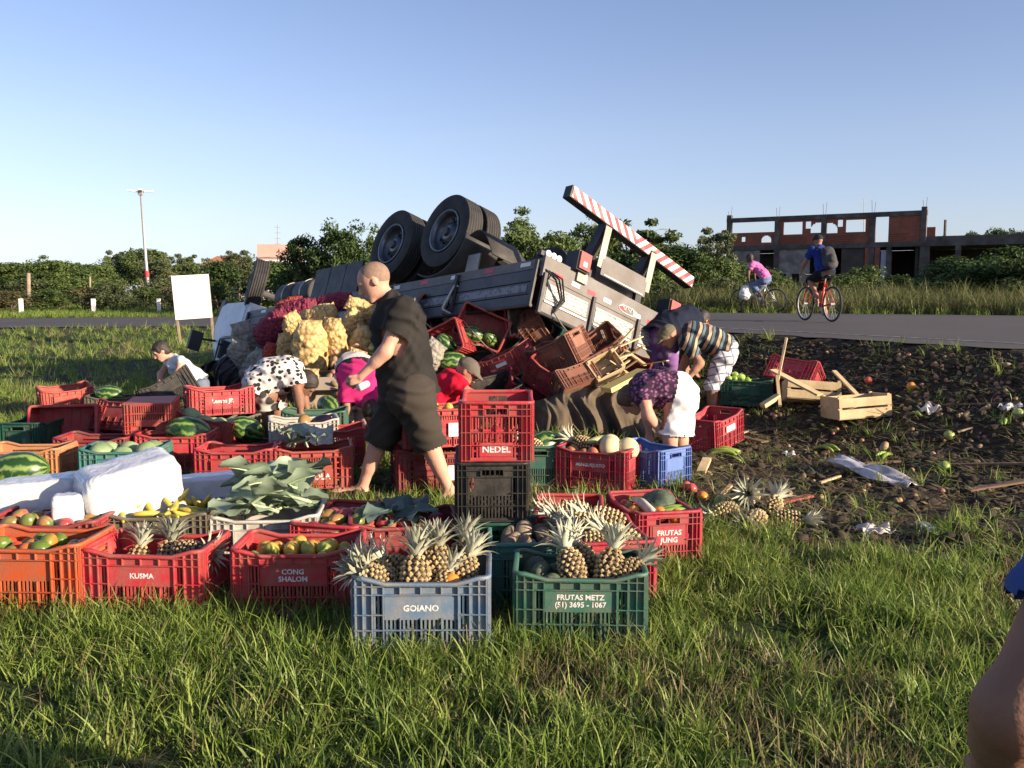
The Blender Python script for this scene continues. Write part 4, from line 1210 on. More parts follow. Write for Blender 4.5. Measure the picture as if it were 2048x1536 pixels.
for (px, Y, top, w, kd, lb) in ((15, 47, 578, 130, 'dry', 'dry tan shrub at the left edge of the far verge'), (95, 49, 575, 120, 'mid', 'low green shrub behind the first white post'), (165, 50, 572, 110, 'dry', 'dry shrub right of the second white post'),
                             (225, 50, 560, 100, 'pale', 'pale shrub left of the lamp post'), (285, 53, 570, 90, 'mid', 'low green shrub at the foot of the lamp post'), (345, 50, 570, 90, 'dry', 'dry shrub right of the third white post'), (420, 47, 575, 90, 'dry', 'dry shrub behind the white sign board'),
                             (55, 56, 558, 120, 'pale', 'pale shrub behind the wooden pole'), (130, 57, 552, 110, 'mid', 'green shrub filling the gap under the left trees'), (330, 58, 556, 110, 'pale', 'pale shrub under the tree behind the sign')):
    tree('bush', kd, 0, px, Y, top, w, lb, 'shrubs along the left verge')
for (px, top, w, lb) in ((1885, 470, 80, 'far tree right of the roof post of the ruin'), (1935, 460, 90, 'far dark tree over the right wing of the ruin'), (1985, 452, 80, 'far tall tree near the right edge'), (2035, 456, 90, 'far tree at the right edge'), (1850, 478, 60, 'far small tree touching the right end of the ruin')):
    tree('round', 'dark', 0, px, 135, top, w, lb, 'far trees beyond the ruin')
for i, (px, top) in enumerate(((1400, 500), (1330, 502), (850, 500), (930, 490), (550, 520), (500, 520))):
    tree('round', 'mid', i % 2, px, 85, top, 150, ['far tree left of the ruin', 'far tree below the wire arch', 'far tree between the rear tyres', 'far tree right of the rear tyres', 'far tree right of the pink house', 'far tree beside the cab'][i], 'far trees behind the bushes')

# ------------------------------------------------------------------ ruined building
BRICKW = None
def brick_mat():
    m, nt, b = mk('old_brick'); L = nt.links.new
    tc = nd(nt, 'ShaderNodeTexCoord'); mp = nd(nt, 'ShaderNodeMapping'); mp.inputs['Rotation'].default_value = (R(90), 0, 0)
    L(tc.outputs['Object'], mp.inputs[0])
    br = nd(nt, 'ShaderNodeTexBrick'); br.inputs['Scale'].default_value = 3.2; br.inputs['Mortar Size'].default_value = .025
    br.inputs['Color1'].default_value = (.36, .095, .046, 1); br.inputs['Color2'].default_value = (.26, .066, .034, 1); br.inputs['Mortar'].default_value = (.13, .10, .085, 1)
    L(mp.outputs[0], br.inputs['Vector'])
    n = nd(nt, 'ShaderNodeTexNoise'); n.inputs['Scale'].default_value = 1.1; n.inputs['Detail'].default_value = 7; L(tc.outputs['Object'], n.inputs['Vector'])
    r = ramp(nt, n.outputs['Fac'], [(.46, (0, 0, 0)), (.75, (.6, .6, .6))])
    mx = nd(nt, 'ShaderNodeMix', data_type='RGBA'); L(r.outputs[0], mx.inputs[0]); L(br.outputs[0], mx.inputs[6]); mx.inputs[7].default_value = (.075, .055, .045, 1)
    L(mx.outputs[2], b.inputs['Base Color']); b.inputs['Roughness'].default_value = .95
    return m
BRK = brick_mat()
CON = M('stained_concrete', (.20, .18, .165), (.10, .088, .080), scale=1.4, rough=.95, dirt=(.045, .04, .036), dscale=1.0, damt=.9, bump=.3, bscale=12)
PLA = M('stained_plaster', (.40, .37, .35), (.27, .24, .23), scale=1.6, rough=.95, dirt=(.09, .08, .075), dscale=1.2, damt=.85)
DARKM = M('dark_masonry', (.05, .042, .036), (.085, .068, .056), scale=1.2, rough=1)  # near-black brown for inner walls, bars and windows
BLUEW = M('faded_blue_paint', (.36, .38, .48), (.30, .31, .38), scale=2, rough=.9)
bl = at_y(1455, 585, 70); br_ = at_y(1843, 585, 63)
ba = math.atan2(br_.y - bl.y, br_.x - bl.x); BLEN = math.hypot(br_.x - bl.x, br_.y - bl.y)
ruin = empty('ruined_building', (bl.x, bl.y, .75), (0, 0, ba), 'abandoned brick and concrete shell with empty window holes beside the road', 'building')
def U(zx):  # column of the detail view -> metres along the facade, with its perspective
    px = 1380 + zx / 3.066
    k = (px - CX) / FPX
    c, s = math.cos(ba), math.sin(ba)
    return (k * bl.y - bl.x) / (c - k * s)
def ZZ(zy, u):
    py = 380 + zy / 3.066
    Y = bl.y + u * math.sin(ba)
    return at_y(1600, py, Y).z - .75
def panel(name, u0, u1, z0, z1, mat, holes=(), t=.16, y=0.0):
    us = sorted({u0, u1, *[h[0] for h in holes], *[h[1] for h in holes]}); zs = sorted({z0, z1, *[h[2] for h in holes], *[h[3] for h in holes]})
    mb = MB()
    for a, b in zip(us, us[1:]):
        for c, d in zip(zs, zs[1:]):
            mu, mz = (a + b) / 2, (c + d) / 2
            if any(h[0] < mu < h[1] and h[2] < mz < h[3] for h in holes): continue
            mb.bb((a, y - t / 2, c), (b, y + t / 2, d))
    return mb.build(name, mat, ruin)
def arch(u, z0, w, h):
    out = []
    n = 5
    for i in range(n):
        a0 = i / n; ww = w / 2 * math.sqrt(max(.02, 1 - (a0 + .1) ** 2))
        out.append((u - ww, u + ww, z0 + h * .35 + h * .65 * a0, z0 + h * .35 + h * .65 * (a0 + 1 / n)))
    out.append((u - w / 2, u + w / 2, z0, z0 + h * .35))
    return out
ZT, ZS0, ZS1 = 6.25, 3.85, 4.30       # roof line, first-floor slab
cols = [U(228), U(518), U(800), U(1095), U(1405)]
for i, u in enumerate(cols):
    MB().bb((u - .17, -.2, 0), (u + .17, .2, ZT - .02 + (.25 if i in (0, 4) else 0))).build('column', CON, ruin)
    for k in (-.08, .08): MB().tube([(u + k, 0, ZT), (u + k * 1.6, .05, ZT + rnd.uniform(.5, .9))], .012, 4).build('reinforcing_bar', DARKM, ruin)
MB().bb((cols[0] - .2, -.16, ZT - .32), (cols[4] + .2, .16, ZT)).build('roof_beam', CON, ruin)
MB().bb((cols[0] - .2, -.22, ZS0), (cols[4] + 14, .22, ZS1 - .1)).build('floor_beam', CON, ruin)
panel('brick_wall', cols[0] + .17, cols[1] - .17, ZS1 - .1, ZS1 + .85, BRK, [(U(302), U(326), ZS1 + .2, ZS1 + .55), *arch(U(452), ZS1 + .1, .75, .5)])
panel('brick_wall', cols[1] + .17, cols[2] - .17, ZS1 - .1, ZT - .32, BRK, [(U(555), U(670), ZS1 + .62, ZT - .45), (U(688), U(722), ZT - .95, ZT - .45), *arch(U(766), ZS1 + .68, 1.1, .72)])
panel('brick_wall', cols[2] + .17, cols[3] - .17, ZS1 - .1, ZT - .32, BRK, [(U(932), U(1052), ZS1 + .65, ZT - .45), (U(882), U(914), ZT - .9, ZT - .42), *arch(U(834), ZS1 + .62, 1.1, .72)])
panel('brick_wall', U(1192), cols[4] - .17, ZS1 - .1, ZT - .32, BRK)
# pierced brick screens: rows of bricks set proud with gaps
brk = MB().bb((-.13, -.03, -.035), (.13, .03, .035)).mesh('brick', BRK)
for (a, b, n) in ((530, 700, 9), (830, 990, 8), (1205, 1300, 5)):
    for r_ in range(4):
        for i in range(n):
            u = U(a) + (U(b) - U(a)) * (i + .5 * (r_ % 2)) / n
            link('brick', brk, ruin, (u, -.11, ZS1 + .06 + r_ * .13))
# ground floor
panel('plaster_wall', cols[0] + .17, U(415), .0, ZS0, PLA, [(U(330), U(380), .3, 1.5)])
panel('plaster_wall', cols[1] + .17, U(720), .6, ZS0, PLA, [(U(538), U(580), 1.5, 2.1), (U(612), U(660), 1.1, 2.1)])
panel('brown_wall', U(912), U(1050), .3, ZS0, DARKM)
MB().bb((U(1152), -.08, 1.1), (U(1188), .1, ZS0 - .2)).build('door_panel', BLUEW, ruin)
for zx in (1070, 1130, 1200, 1430, 1620):
    MB().bb((U(zx) - .16, -.18, 0), (U(zx) + .16, .18, ZS0)).build('pillar', CON if zx > 1150 else BRK, ruin)
for u in (cols[4] + 7.2, cols[4] + 9.6, cols[4] + 12.6):
    MB().bb((u - .3, -.2, 0), (u + .3, .2, ZS0)).build('pillar', BRK, ruin)
MB().bb((cols[0], 6.2, 0), (cols[4] + 14, 6.4, ZS0)).build('back_wall', DARKM, ruin)
panel('rear_brick_wall', U(1105), cols[4], ZS1, ZS1 + 1.2, BRK, [(U(1150) + i * .7, U(1150) + i * .7 + .35, ZS1 + .3, ZS1 + 1.0) for i in range(3)], y=6.0)
MB().bb((cols[0] - .1, .2, ZS0 + .02), (cols[4] + 13.9, 6.3, ZS1 - .12)).build('floor_slab', CON, ruin)
MB().bb((cols[4] + .1, -.1, ZS1 - .1), (cols[4] + 14, .1, ZS1 + .2)).build('parapet', CON, ruin)
for u in (cols[1] + 3.4, cols[4] - .5): MB().bb((u, .2, 0), (u + .2, 6.2, ZS0)).build('cross_wall', DARKM, ruin)
panel('low_wall', U(1050), U(1400), .0, .95, CON)
MB().tube([(U(1528), .5, ZS1), (U(1528), .5, ZS1 + 1.3)], .09, 8).build('vent_post', CON, ruin)

# far buildings behind the round trees
PINK = M('pink_plaster', (.62, .36, .30), (.54, .31, .26), scale=.6, rough=.9)
p0 = at_y(545, 585, 105)
fb = empty('pink_house', (p0.x, 105, .8), (0, 0, .1), 'pink plastered house wall behind the round trees', 'building')
MB().bb((-1.6, 0, 0), (3.0, 5, 6.1)).build('wall', PINK, fb)
MB().bb((-1.7, -.1, 4.55), (3.1, -.0, 4.7)).build('cornice', PLA, fb)
for x in (-.9, .5, 1.9): MB().bb((x, -.06, 2.9), (x + .6, -.003, 3.9)).build('window', DARKM, fb)
wb_ = empty('white_house', (at_y(556, 585, 92).x, 92, .8), (0, 0, .1), 'white and pale green wall in front of the pink house', 'building')
MB().bb((-1.4, 0, 0), (1.7, 3, 3.9)).build('wall', M('white_plaster', (.72, .72, .70), (.64, .64, .63), scale=.8, rough=.9), wb_)
MB().bb((.4, -.05, 2.0), (1.6, -.003, 3.6)).build('green_panel', M('pale_green_paint', (.36, .62, .52), rough=.8), wb_)
oh = empty('tiled_roof_house', (at_y(440, 585, 98).x, 98, .8), (0, 0, -.15), 'house with an orange tiled roof among the left trees', 'building')
MB().bb((-1.8, 0, 0), (1.8, 4, 3.5)).build('wall', PLA, oh)
MB().add([(-2.2, -.4, 3.5), (2.2, -.4, 3.5), (2.2, 4.4, 3.5), (-2.2, 4.4, 3.5), (-1.2, 2, 4.6), (1.2, 2, 4.6)], [(0, 1, 5, 4), (1, 2, 5), (2, 3, 4, 5), (3, 0, 4), (3, 2, 1, 0)]).build('roof', M('orange_tiles', (.50, .22, .12), (.40, .16, .09), scale=4, rough=.9), oh)
STEEL = M('galvanised_steel', (.45, .44, .43), (.36, .35, .34), scale=9, rough=.5, metal=.4)
for (px, Y, y0_, y1_, lb) in ((555, 140, 500, 449, 'thin radio mast rising behind the pink house'), (1728, 150, 450, 396, 'thin radio mast rising behind the ruin')):
    a, b = at_y(px, y0_ + 60, Y), at_y(px, y1_, Y)
    mb = MB().tube([a, b], [.12, .05], 5)
    for k in range(5): q = a.lerp(b, .55 + k * .1); mb.beam(q - Vector((.45, 0, 0)), q + Vector((.45, 0, 0)), .05, .05)
    tag(mb.build('radio_mast', STEEL), lb, 'mast')
wa = empty('wire_arch', (at_y(1325, 585, 90).x, 90, .8), (0, 0, 0), 'thin double wire arch standing above the bushes', 'arch')
for dy in (0, .5):
    MB().tube([(1.75 * math.cos(t), dy, 4.6 + 2.2 * math.sin(t)) for t in np.linspace(0, math.pi, 17)], .035, 5).build('arch_wire', STEEL, wa)
for x in (-1.75, 1.75): MB().tube([(x, .25, 0), (x, .25, 4.6)], .05, 5).build('post', STEEL, wa)

# lamp post, white posts, fence posts, sign board
lp = at_y(299, 608, 60); lp.z = gz(lp.x, 60)
top = at_y(281, 384, 60)
lamp = empty('street_lamp', lp, (0, 0, 0), 'tall thin lamp post with four lamp heads and a red band', 'street lamp')
dtop = top - lp
MB().tube([(0, 0, -.1), dtop * .35, dtop], [.13, .10, .055], 10).build('pole', STEEL, lamp, True)
MB().tube([dtop * .27, dtop * .325], .135, 10).build('red_band', M('red_paint', (.55, .03, .04), rough=.5), lamp)
WHP = M('white_enamel', (.70, .69, .66), (.60, .59, .56), scale=8, rough=.5)
for k in range(4):
    a = R(20 + 90 * k)
    d = Vector((math.cos(a), math.sin(a), .12))
    h_ = MB().beam(dtop + d * .05, dtop + d * .25, .05, .05).build('lamp_arm', STEEL, lamp)
    MB().box(dtop + d * .5, (.55, .22, .09), Euler((0, -.12, a)).to_matrix()).build('lamp_head', WHP, lamp)
MB().bb((dtop.x - .14, dtop.y - .14, dtop.z - .2), (dtop.x + .14, dtop.y + .14, dtop.z + .12)).build('lamp_hub', STEEL, lamp)
BLK = M('black_paint', (.02, .02, .022), rough=.5)
for px, py, lb in ((43, 626, 'white road post at far left of the far verge'), (187, 616, 'white road post left of the lamp post'), (317, 608, 'white road post right of the lamp post'), (-60, 634, 'white road post past the left edge')):
    q = at_y(px, py, 45.5 + (px - 43) * .004)
    e = empty('road_post', (q.x, q.y, gz(q.x, q.y) - .03), (0, 0, .5), lb, 'post', 'white road posts on the far verge')
    MB().bb((-.10, -.10, 0), (.10, .10, .80)).build('post', WHP, e)
    MB().bb((-.13, -.11, .02), (-.103, .11, .81)).build('reflector_side', BLK, e)  # black strip that paints the shaded left side of the white post
WOOD = M('weathered_wood', (.30, .23, .16), (.20, .15, .10), scale=4, rough=.9, bump=.4, bscale=30)
for px, Y, y1_, y0_, r_, lb in ((57, 52, 546, 606, .13, 'thick wooden pole among the left shrubs'), (79, 58, 577, 605, .09, 'short wooden post right of the thick pole'), (215, 74, 528, 590, .10, 'slim pole in front of the left trees'), (222, 74, 532, 590, .10, 'second slim pole beside the first in the left trees'), (180, 52, 553, 600, .07, 'stub of a pole above the second white post')):
    a, b = at_y(px, y0_, Y), at_y(px, y1_, Y)
    tag(MB().tube([a, b], [r_, r_ * .8], 8).build('fence_post', WOOD, None, True), lb, 'post')
sg = at_y(362, 690, 22.5); sz = gz(sg.x, sg.y)
sign = empty('sign_board', (sg.x, sg.y, sz), (0, 0, .12), 'blank white board on two wooden posts by the road', 'sign')
zt = at_y(345, 552, 22.5).z - sz
zb = at_y(360, 640, 22.5).z - sz
BW = .84
v = [(-.10, -.03, zb), (.76, -.03, zb + .06), (.70, -.03, zt + .05), (-.17, -.03, zt)]
MB().add(v + [(a, b + .03, c) for a, b, c in v], [(0, 1, 2, 3), (7, 6, 5, 4), (0, 4, 5, 1), (1, 5, 6, 2), (2, 6, 7, 3), (3, 7, 4, 0)]).build('board', M('white_board', (.82, .81, .78), (.76, .75, .72), scale=2, rough=.6), sign)
MB().beam((.0, .035, -.1), (-.19, .035, zt + .02), .07, .05).build('post', WOOD, sign)
MB().beam((.78, .035, -.1), (.68, .035, zt), .06, .05).build('post', WOOD, sign)

# ------------------------------------------------------------------ grass
def grass_mat(name, c1, c2, c3):
    m, nt, b = mk(name); L = nt.links.new
    gi = nd(nt, 'ShaderNodeNewGeometry'); oi = nd(nt, 'ShaderNodeObjectInfo')
    a = nd(nt, 'ShaderNodeMath', operation='MULTIPLY_ADD'); L(gi.outputs['Random Per Island'], a.inputs[0]); a.inputs[1].default_value = .55
    a2 = nd(nt, 'ShaderNodeMath', operation='MULTIPLY'); L(oi.outputs['Random'], a2.inputs[0]); a2.inputs[1].default_value = .5; L(a2.outputs[0], a.inputs[2])
    r = ramp(nt, a.outputs[0], [(.1, c1), (.5, c2), (.95, c3)])
    L(r.outputs[0], b.inputs['Base Color']); b.inputs['Roughness'].default_value = .5; b.inputs['Specular IOR Level'].default_value = .4
    t = nd(nt, 'ShaderNodeBsdfTranslucent'); L(r.outputs[0], t.inputs[0])
    mx = nd(nt, 'ShaderNodeMixShader'); mx.inputs[0].default_value = .4
    L(b.outputs[0], mx.inputs[1]); L(t.outputs[0], mx.inputs[2]); L(mx.outputs[0], nt.nodes['Material Output'].inputs[0])
    return m
GR = grass_mat('grass_green', (.055, .096, .015), (.150, .235, .035), (.37, .42, .105))
GD = grass_mat('grass_dry', (.14, .11, .05), (.22, .18, .08), (.34, .29, .15))
GT = grass_mat('grass_tall', (.08, .10, .03), (.15, .16, .05), (.26, .24, .11))
def tuft(seed, n, L0, L1, rad, wid, mat, lean=.6, seg=3):
    rg = random.Random(seed); v = []; f = []
    for i in range(n):
        a = rg.uniform(0, 6.28); r = rad * rg.random() ** .5
        b = Vector((math.cos(a) * r, math.sin(a) * r, -.01))
        az = rg.uniform(0, 6.28); L = rg.uniform(L0, L1); ln = rg.uniform(.1, lean); cv = rg.uniform(.1, 1.0)
        o = Vector((math.cos(az), math.sin(az), 0)); sd = Vector((-math.sin(az), math.cos(az), 0))
        tw = rg.uniform(-.8, .8); sd = (sd * math.cos(tw) + o * math.sin(tw))
        p = b; ang = ln; st = len(v)
        w = wid * rg.uniform(.6, 1.25)
        for k in range(seg + 1):
            ww = w * (1 - (k / seg) ** 2) if k < seg else 0
            if k < seg: v += [p + sd * ww, p - sd * ww]
            else: v.append(p)
            p = p + (o * math.sin(ang) + Vector((0, 0, 1)) * math.cos(ang)) * (L / seg); ang += cv * .45
        for k in range(seg - 1): f.append((st + 2 * k, st + 2 * k + 1, st + 2 * k + 3, st + 2 * k + 2))
        k = seg - 1; f.append((st + 2 * k, st + 2 * k + 1, st + 2 * k + 2))
    return MB().add(v, f).mesh('tuft', mat)
def stuff_coll(name, meshes):
    c = bpy.data.collections.new(name)
    for i, me in enumerate(meshes):
        o = bpy.data.objects.new('%s_%02d' % (name, i), me); c.objects.link(o)
    return c
def scatter(name, label, cat, pts, scl, idx, tilt, coll, rots=None):
    me = bpy.data.meshes.new(name); n = len(pts)
    me.vertices.add(n); me.vertices.foreach_set('co', np.asarray(pts, np.float32).ravel())
    rg = np.random.RandomState(n)
    rot = np.stack([rg.normal(size=n) * tilt, rg.normal(size=n) * tilt, rg.rand(n) * 6.283], 1) if rots is None else rots
    a = me.attributes.new('rot', 'FLOAT_VECTOR', 'POINT'); a.data.foreach_set('vector', rot.astype(np.float32).ravel())
    a = me.attributes.new('scl', 'FLOAT', 'POINT'); a.data.foreach_set('value', np.asarray(scl, np.float32))
    a = me.attributes.new('idx', 'INT', 'POINT'); a.data.foreach_set('value', np.asarray(idx, np.int32))
    o = link(name, me); tag(o, label, cat, kind='stuff')
    ng = bpy.data.node_groups.new(name, 'GeometryNodeTree')
    ng.interface.new_socket('Geometry', in_out='INPUT', socket_type='NodeSocketGeometry'); ng.interface.new_socket('Geometry', in_out='OUTPUT', socket_type='NodeSocketGeometry')
    gi = ng.nodes.new('NodeGroupInput'); go = ng.nodes.new('NodeGroupOutput'); ip = ng.nodes.new('GeometryNodeInstanceOnPoints'); ci = ng.nodes.new('GeometryNodeCollectionInfo')
    ci.inputs[0].default_value = coll; ci.inputs[1].default_value = True; ci.inputs[2].default_value = True
    def attr(nm, dt):
        x = ng.nodes.new('GeometryNodeInputNamedAttribute'); x.data_type = dt; x.inputs[0].default_value = nm; return x.outputs[0]
    L = ng.links.new
    L(gi.outputs[0], ip.inputs['Points']); L(ci.outputs[0], ip.inputs['Instance']); ip.inputs['Pick Instance'].default_value = True
    L(attr('idx', 'INT'), ip.inputs['Instance Index']); L(attr('rot', 'FLOAT_VECTOR'), ip.inputs['Rotation']); L(attr('scl', 'FLOAT'), ip.inputs['Scale'])
    L(ip.outputs[0], go.inputs[0])
    md = o.modifiers.new('scatter', 'NODES'); md.node_group = ng
    return o
grg = np.random.RandomState(3)
def rand_wedge(n, y0, y1, side=.72, pad=1.2):
    y = np.sqrt(y0 * y0 + grg.rand(n) * (y1 * y1 - y0 * y0)); x = (grg.rand(n) * 2 - 1) * (side * y + pad)
    return x, y
def lawn_points(n, y0, y1):
    x, y = rand_wedge(n, y0, y1)
    nd_ = near_d(x, y); m = mud_mask(x, y)
    pat = vnoise(x, y, .55) * .6 + vnoise(x + 50, y, .2) * .4
    keep = (nd_ > .05) & (grg.rand(n) < (1 - m) ** 1.2 * np.clip(-.35 + 2.3 * pat, .10, 1.1) + (.10 + .55 * np.clip(pat - .52, 0, 1) * 2) * (1 - .6 * m))
    return x[keep], y[keep], pat[keep], m[keep]
sets = []
short = stuff_coll('lawn_tufts', [tuft(i, 15, .03, .08, .05, .0030, GR, 1.1) for i in range(3)] + [tuft(10 + i, 13, .05, .13, .045, .0032, GR, .8) for i in range(3)] + [tuft(20 + i, 8, .09, .20, .03, .0034, GR, .6, 4) for i in range(2)] + [tuft(30 + i, 9, .05, .15, .05, .0025, GD, 1.2) for i in range(2)])
X, Y_, S_, I_ = [], [], [], []
for n, y0, y1, sc in ((27000, 1.4, 6.0, 1.0), (24000, 6.0, 14, 1.15), (16000, 14, 34, 1.6)):
    x, y, pat, m = lawn_points(n, y0, y1)
    k = len(x); r = grg.rand(k)
    tall = pat + grg.normal(size=k) * .12
    dryp = vnoise(x + 31, y + 7, .8)
    idx = np.where(r < np.where(dryp > .68, .62, .14), 8 + grg.randint(0, 2, k), np.where(tall > .62, 6 + grg.randint(0, 2, k), np.where(tall > .42, 3 + grg.randint(0, 3, k), grg.randint(0, 3, k))))
    X.append(x); Y_.append(y); S_.append(sc * (.75 + .5 * grg.rand(k))); I_.append(idx)
X, Y_, S_, I_ = map(np.concatenate, (X, Y_, S_, I_))
scatter('grass', 'short lawn grass with longer tufts all over the near ground', 'grass', np.stack([X, Y_, ground_z(X, Y_)], 1), S_, I_, .30, short)
# the far verges and the field beyond the road
x, y = rand_wedge(60000, 22, 75, .75, 6)
fd_ = far_d(x, y); keep = (fd_ > .3) & (grg.rand(len(x)) < np.where(x < 2, np.where(fd_ < 12, .9, .3), np.where(fd_ < 7, .9, .4)))
x, y, fd_ = x[keep], y[keep], fd_[keep]
tallc = stuff_coll('verge_tufts', [tuft(40 + i, 18, .12, .30, .16, .008, GR, 1.0) for i in range(2)] + [tuft(50 + i, 22, .4, .95, .22, .010, GT, .5, 4) for i in range(3)])
idx = np.where((x > 1.5) & (grg.rand(len(x)) < .75) & (fd_ > .8), 2 + grg.randint(0, 3, len(x)), grg.randint(0, 2, len(x)))
scatter('verge_grass', 'tall weeds and grass on the verge beyond the road', 'grass', np.stack([x, y, ground_z(x, y)], 1), .7 + .7 * grg.rand(len(x)), idx, .1, tallc)
# ------------------------------------------------------------------ the overturned truck
TRF = Vector((-.66, .75, -.096)).normalized()
_n = Vector((-.75, -.66, 0)); _t = R(20)
TRR = (_n.normalized() * math.cos(_t) + Vector((0, 0, math.sin(_t))))
TRR = (TRR - TRF * TRR.dot(TRF)).normalized()          # the truck's right side, now its high side
TRU = TRF.cross(-TRR).normalized()
TM4 = Matrix((TRF, -TRR, TRU)).transposed().to_4x4()
TM4.translation = Vector((1.0, 11.3, 1.33)) - TRF * .35
truck = empty('truck', label='overturned white lorry lying upside down with its wheels in the air', cat='truck', mat=TM4)
DKS = M('dark_chassis_steel', (.030, .030, .034), (.055, .052, .052), scale=6, rough=.55, metal=.3, dirt=(.12, .10, .08), dscale=3, damt=.5)
TIRE = M('tyre_rubber', (.016, .016, .017), (.028, .027, .026), scale=8, rough=.8, dirt=(.07, .055, .045), dscale=5, damt=.5)
RIM = M('wheel_steel', (.10, .11, .13), (.16, .17, .19), scale=8, rough=.4, metal=.7)
GREYP = M('truck_grey_paint', (.17, .162, .155), (.12, .113, .11), scale=4, rough=.55, dirt=(.10, .075, .055), dscale=5, damt=.75)
WPAINT = M('truck_white_paint', (.66, .68, .70), (.58, .60, .62), scale=3, rough=.35, dirt=(.3, .26, .22), dscale=3, damt=.4)
REDT = M('tape_red', (.55, .03, .05), rough=.4); WHT = M('tape_white', (.74, .73, .70), rough=.4)
LAMPR = M('tail_lamp_red', (.46, .10, .085), (.38, .08, .07), scale=20, rough=.25)
GALV = M('scuffed_sheet_metal', (.34, .30, .26), (.22, .19, .16), scale=5, rough=.45, metal=.4)
RUB = M('rubber_mudguard', (.035, .032, .030), (.06, .052, .045), scale=6, rough=.7)
GLASS_D = M('dark_glass', (.015, .018, .022), rough=.1)
def deco_mat():
    m, nt, b = mk('painted_board'); L = nt.links.new
    tc = nd(nt, 'ShaderNodeTexCoord')
    w = nd(nt, 'ShaderNodeTexWave'); w.wave_type = 'BANDS'; w.bands_direction = 'Z'; w.inputs['Scale'].default_value = 7; w.inputs['Distortion'].default_value = 6; w.inputs['Detail'].default_value = 2; w.inputs['Detail Scale'].default_value = 2
    L(tc.outputs['Object'], w.inputs['Vector'])
    r = ramp(nt, w.outputs['Fac'], [(.03, (.05, .05, .05)), (.10, (.40, .38, .34))])
    L(r.outputs[0], b.inputs['Base Color']); b.inputs['Roughness'].default_value = .5
    return m
DECO = deco_mat()
DECO_S = M('shade_toned_painted_board', (.20, .20, .215), (.10, .10, .11), scale=22, rough=.5, lo=.5, hi=.56)  # dim copy of the painted boards; the side's shade is in the colour
SIDEP = M('side_board_paint', (.038, .038, .045), (.060, .058, .062), scale=4, rough=.5, dirt=(.15, .13, .11), dscale=5, damt=.4)  # board grey darkened, so the unlit side's shade sits in the colour
def part(name, mat, fn, parent=None, smooth=False):
    mb = MB(); fn(mb); return mb.build(name, mat, parent or truck, smooth)
# frame
for y in (-.42, .42): part('chassis_rail', DKS, lambda b: b.bb((.05, y - .05, -.40), (8.7, y + .05, -.12)))
for x in np.arange(.3, 7.3, .62): part('cross_bearer', DKS, lambda b: b.bb((x - .05, -1.18, -.14), (x + .05, 1.18, -.07)))
for i in range(10):
    y0 = -1.2 + i * .24
    part('deck_plank', WOOD, lambda b: b.bb((.03, y0 + .004, -.065), (7.35, y0 + .236, -.005)))
for y in (-1.215, 1.215): part('deck_edge', GREYP, lambda b: b.bb((.02, y - .02, -.11), (7.37, y + .02, .005)))
# side gates of boards between posts, with painted panels
for s in (-1, 1):
    y = s * 1.225
    for bi in range(3):
        z0 = .015 + bi * .148
        for k in range(5):
            x0 = .06 + k * 1.455
            sb = part('side_board', SIDEP, lambda b: b.bb((x0 + .04, y - .014, z0), (x0 + 1.415, y + .014, z0 + .135)))
            if bi == 1: part('painted_panel', DECO_S, lambda b: b.bb((x0 + .12, y + s * .0145, z0 + .022), (x0 + 1.34, y + s * .019, z0 + .112)), sb)
    for k in range(6): part('gate_post', DKS, lambda b: b.bb((.04 + k * 1.45, y + s * .016, -.08), (.09 + k * 1.45, y + s * .05, .46)))
    part('gate_rail', DKS, lambda b: b.tube([(.02, y + s * .045, .455), (7.35, y + s * .045, .455)], .022, 8))
    for k in range(11):
        x0 = .2 + k * .65
        part('reflective_tape', REDT if k % 2 else WHT, lambda b: b.bb((x0, y + s * .0115, -.085), (x0 + .17, y + s * .0135, -.035)))
# head board
part('head_board', GREYP, lambda b: b.bb((7.35, -1.2, .0), (7.41, 1.2, .70)))
# tail gate
part('tail_beam', GREYP, lambda b: b.bb((-.03, -1.235, -.14), (.02, 1.235, .10)))
for k in range(3):
    y0 = -1.2 + k * .80
    tg = part('tailgate_panel', GREYP, lambda b: b.bb((-.025, y0 + .02, .105), (.015, y0 + .78, .50)))
    for zz in (.155,):
        part('painted_panel', DECO, lambda b: b.bb((-.032, y0 + .07, zz), (-.0255, y0 + .73, zz + .175)), tg)
    part('panel_lip', WHT, lambda b: b.bb((-.04, y0 + .06, .355), (-.0255, y0 + .74, .375)), tg)
for y in (-1.2, -.4, .4, 1.2): part('tailgate_hinge', DKS, lambda b: b.bb((-.06, y - .02, .06), (-.02, y + .02, .52)))
part('tailgate_rail', DKS, lambda b: b.tube([(-.03, -1.22, .51), (-.03, 1.22, .51)], .022, 8))
for k in range(8):
    y0 = -1.05 + k * .27
    part('reflective_tape', REDT if k % 2 == 0 else WHT, lambda b: b.bb((-.034, y0, .0), (-.031, y0 + .13, .05)))
part('emblem', WHT, lambda b: [b.tube([(-.034, .2 + .17 * math.cos(t), .02 + .045 * math.sin(t)) for t in np.linspace(.3, 5.9, 22)], .005, 5), b.tube([(-.034, .08 + .03 * k, .0 + .03 * ((k * 7) % 3 - 1)) for k in range(9)], .005, 5)])
rs = part('red_sticker', REDT, lambda b: b.bb((-.036, .80, -.06), (-.0325, 1.15, .085)))
part('sticker_marks', WHT, lambda b: [b.bb((-.0385, .83 + .06 * k, -.02), (-.0362, .865 + .06 * k, .05)) for k in range(5)], rs)
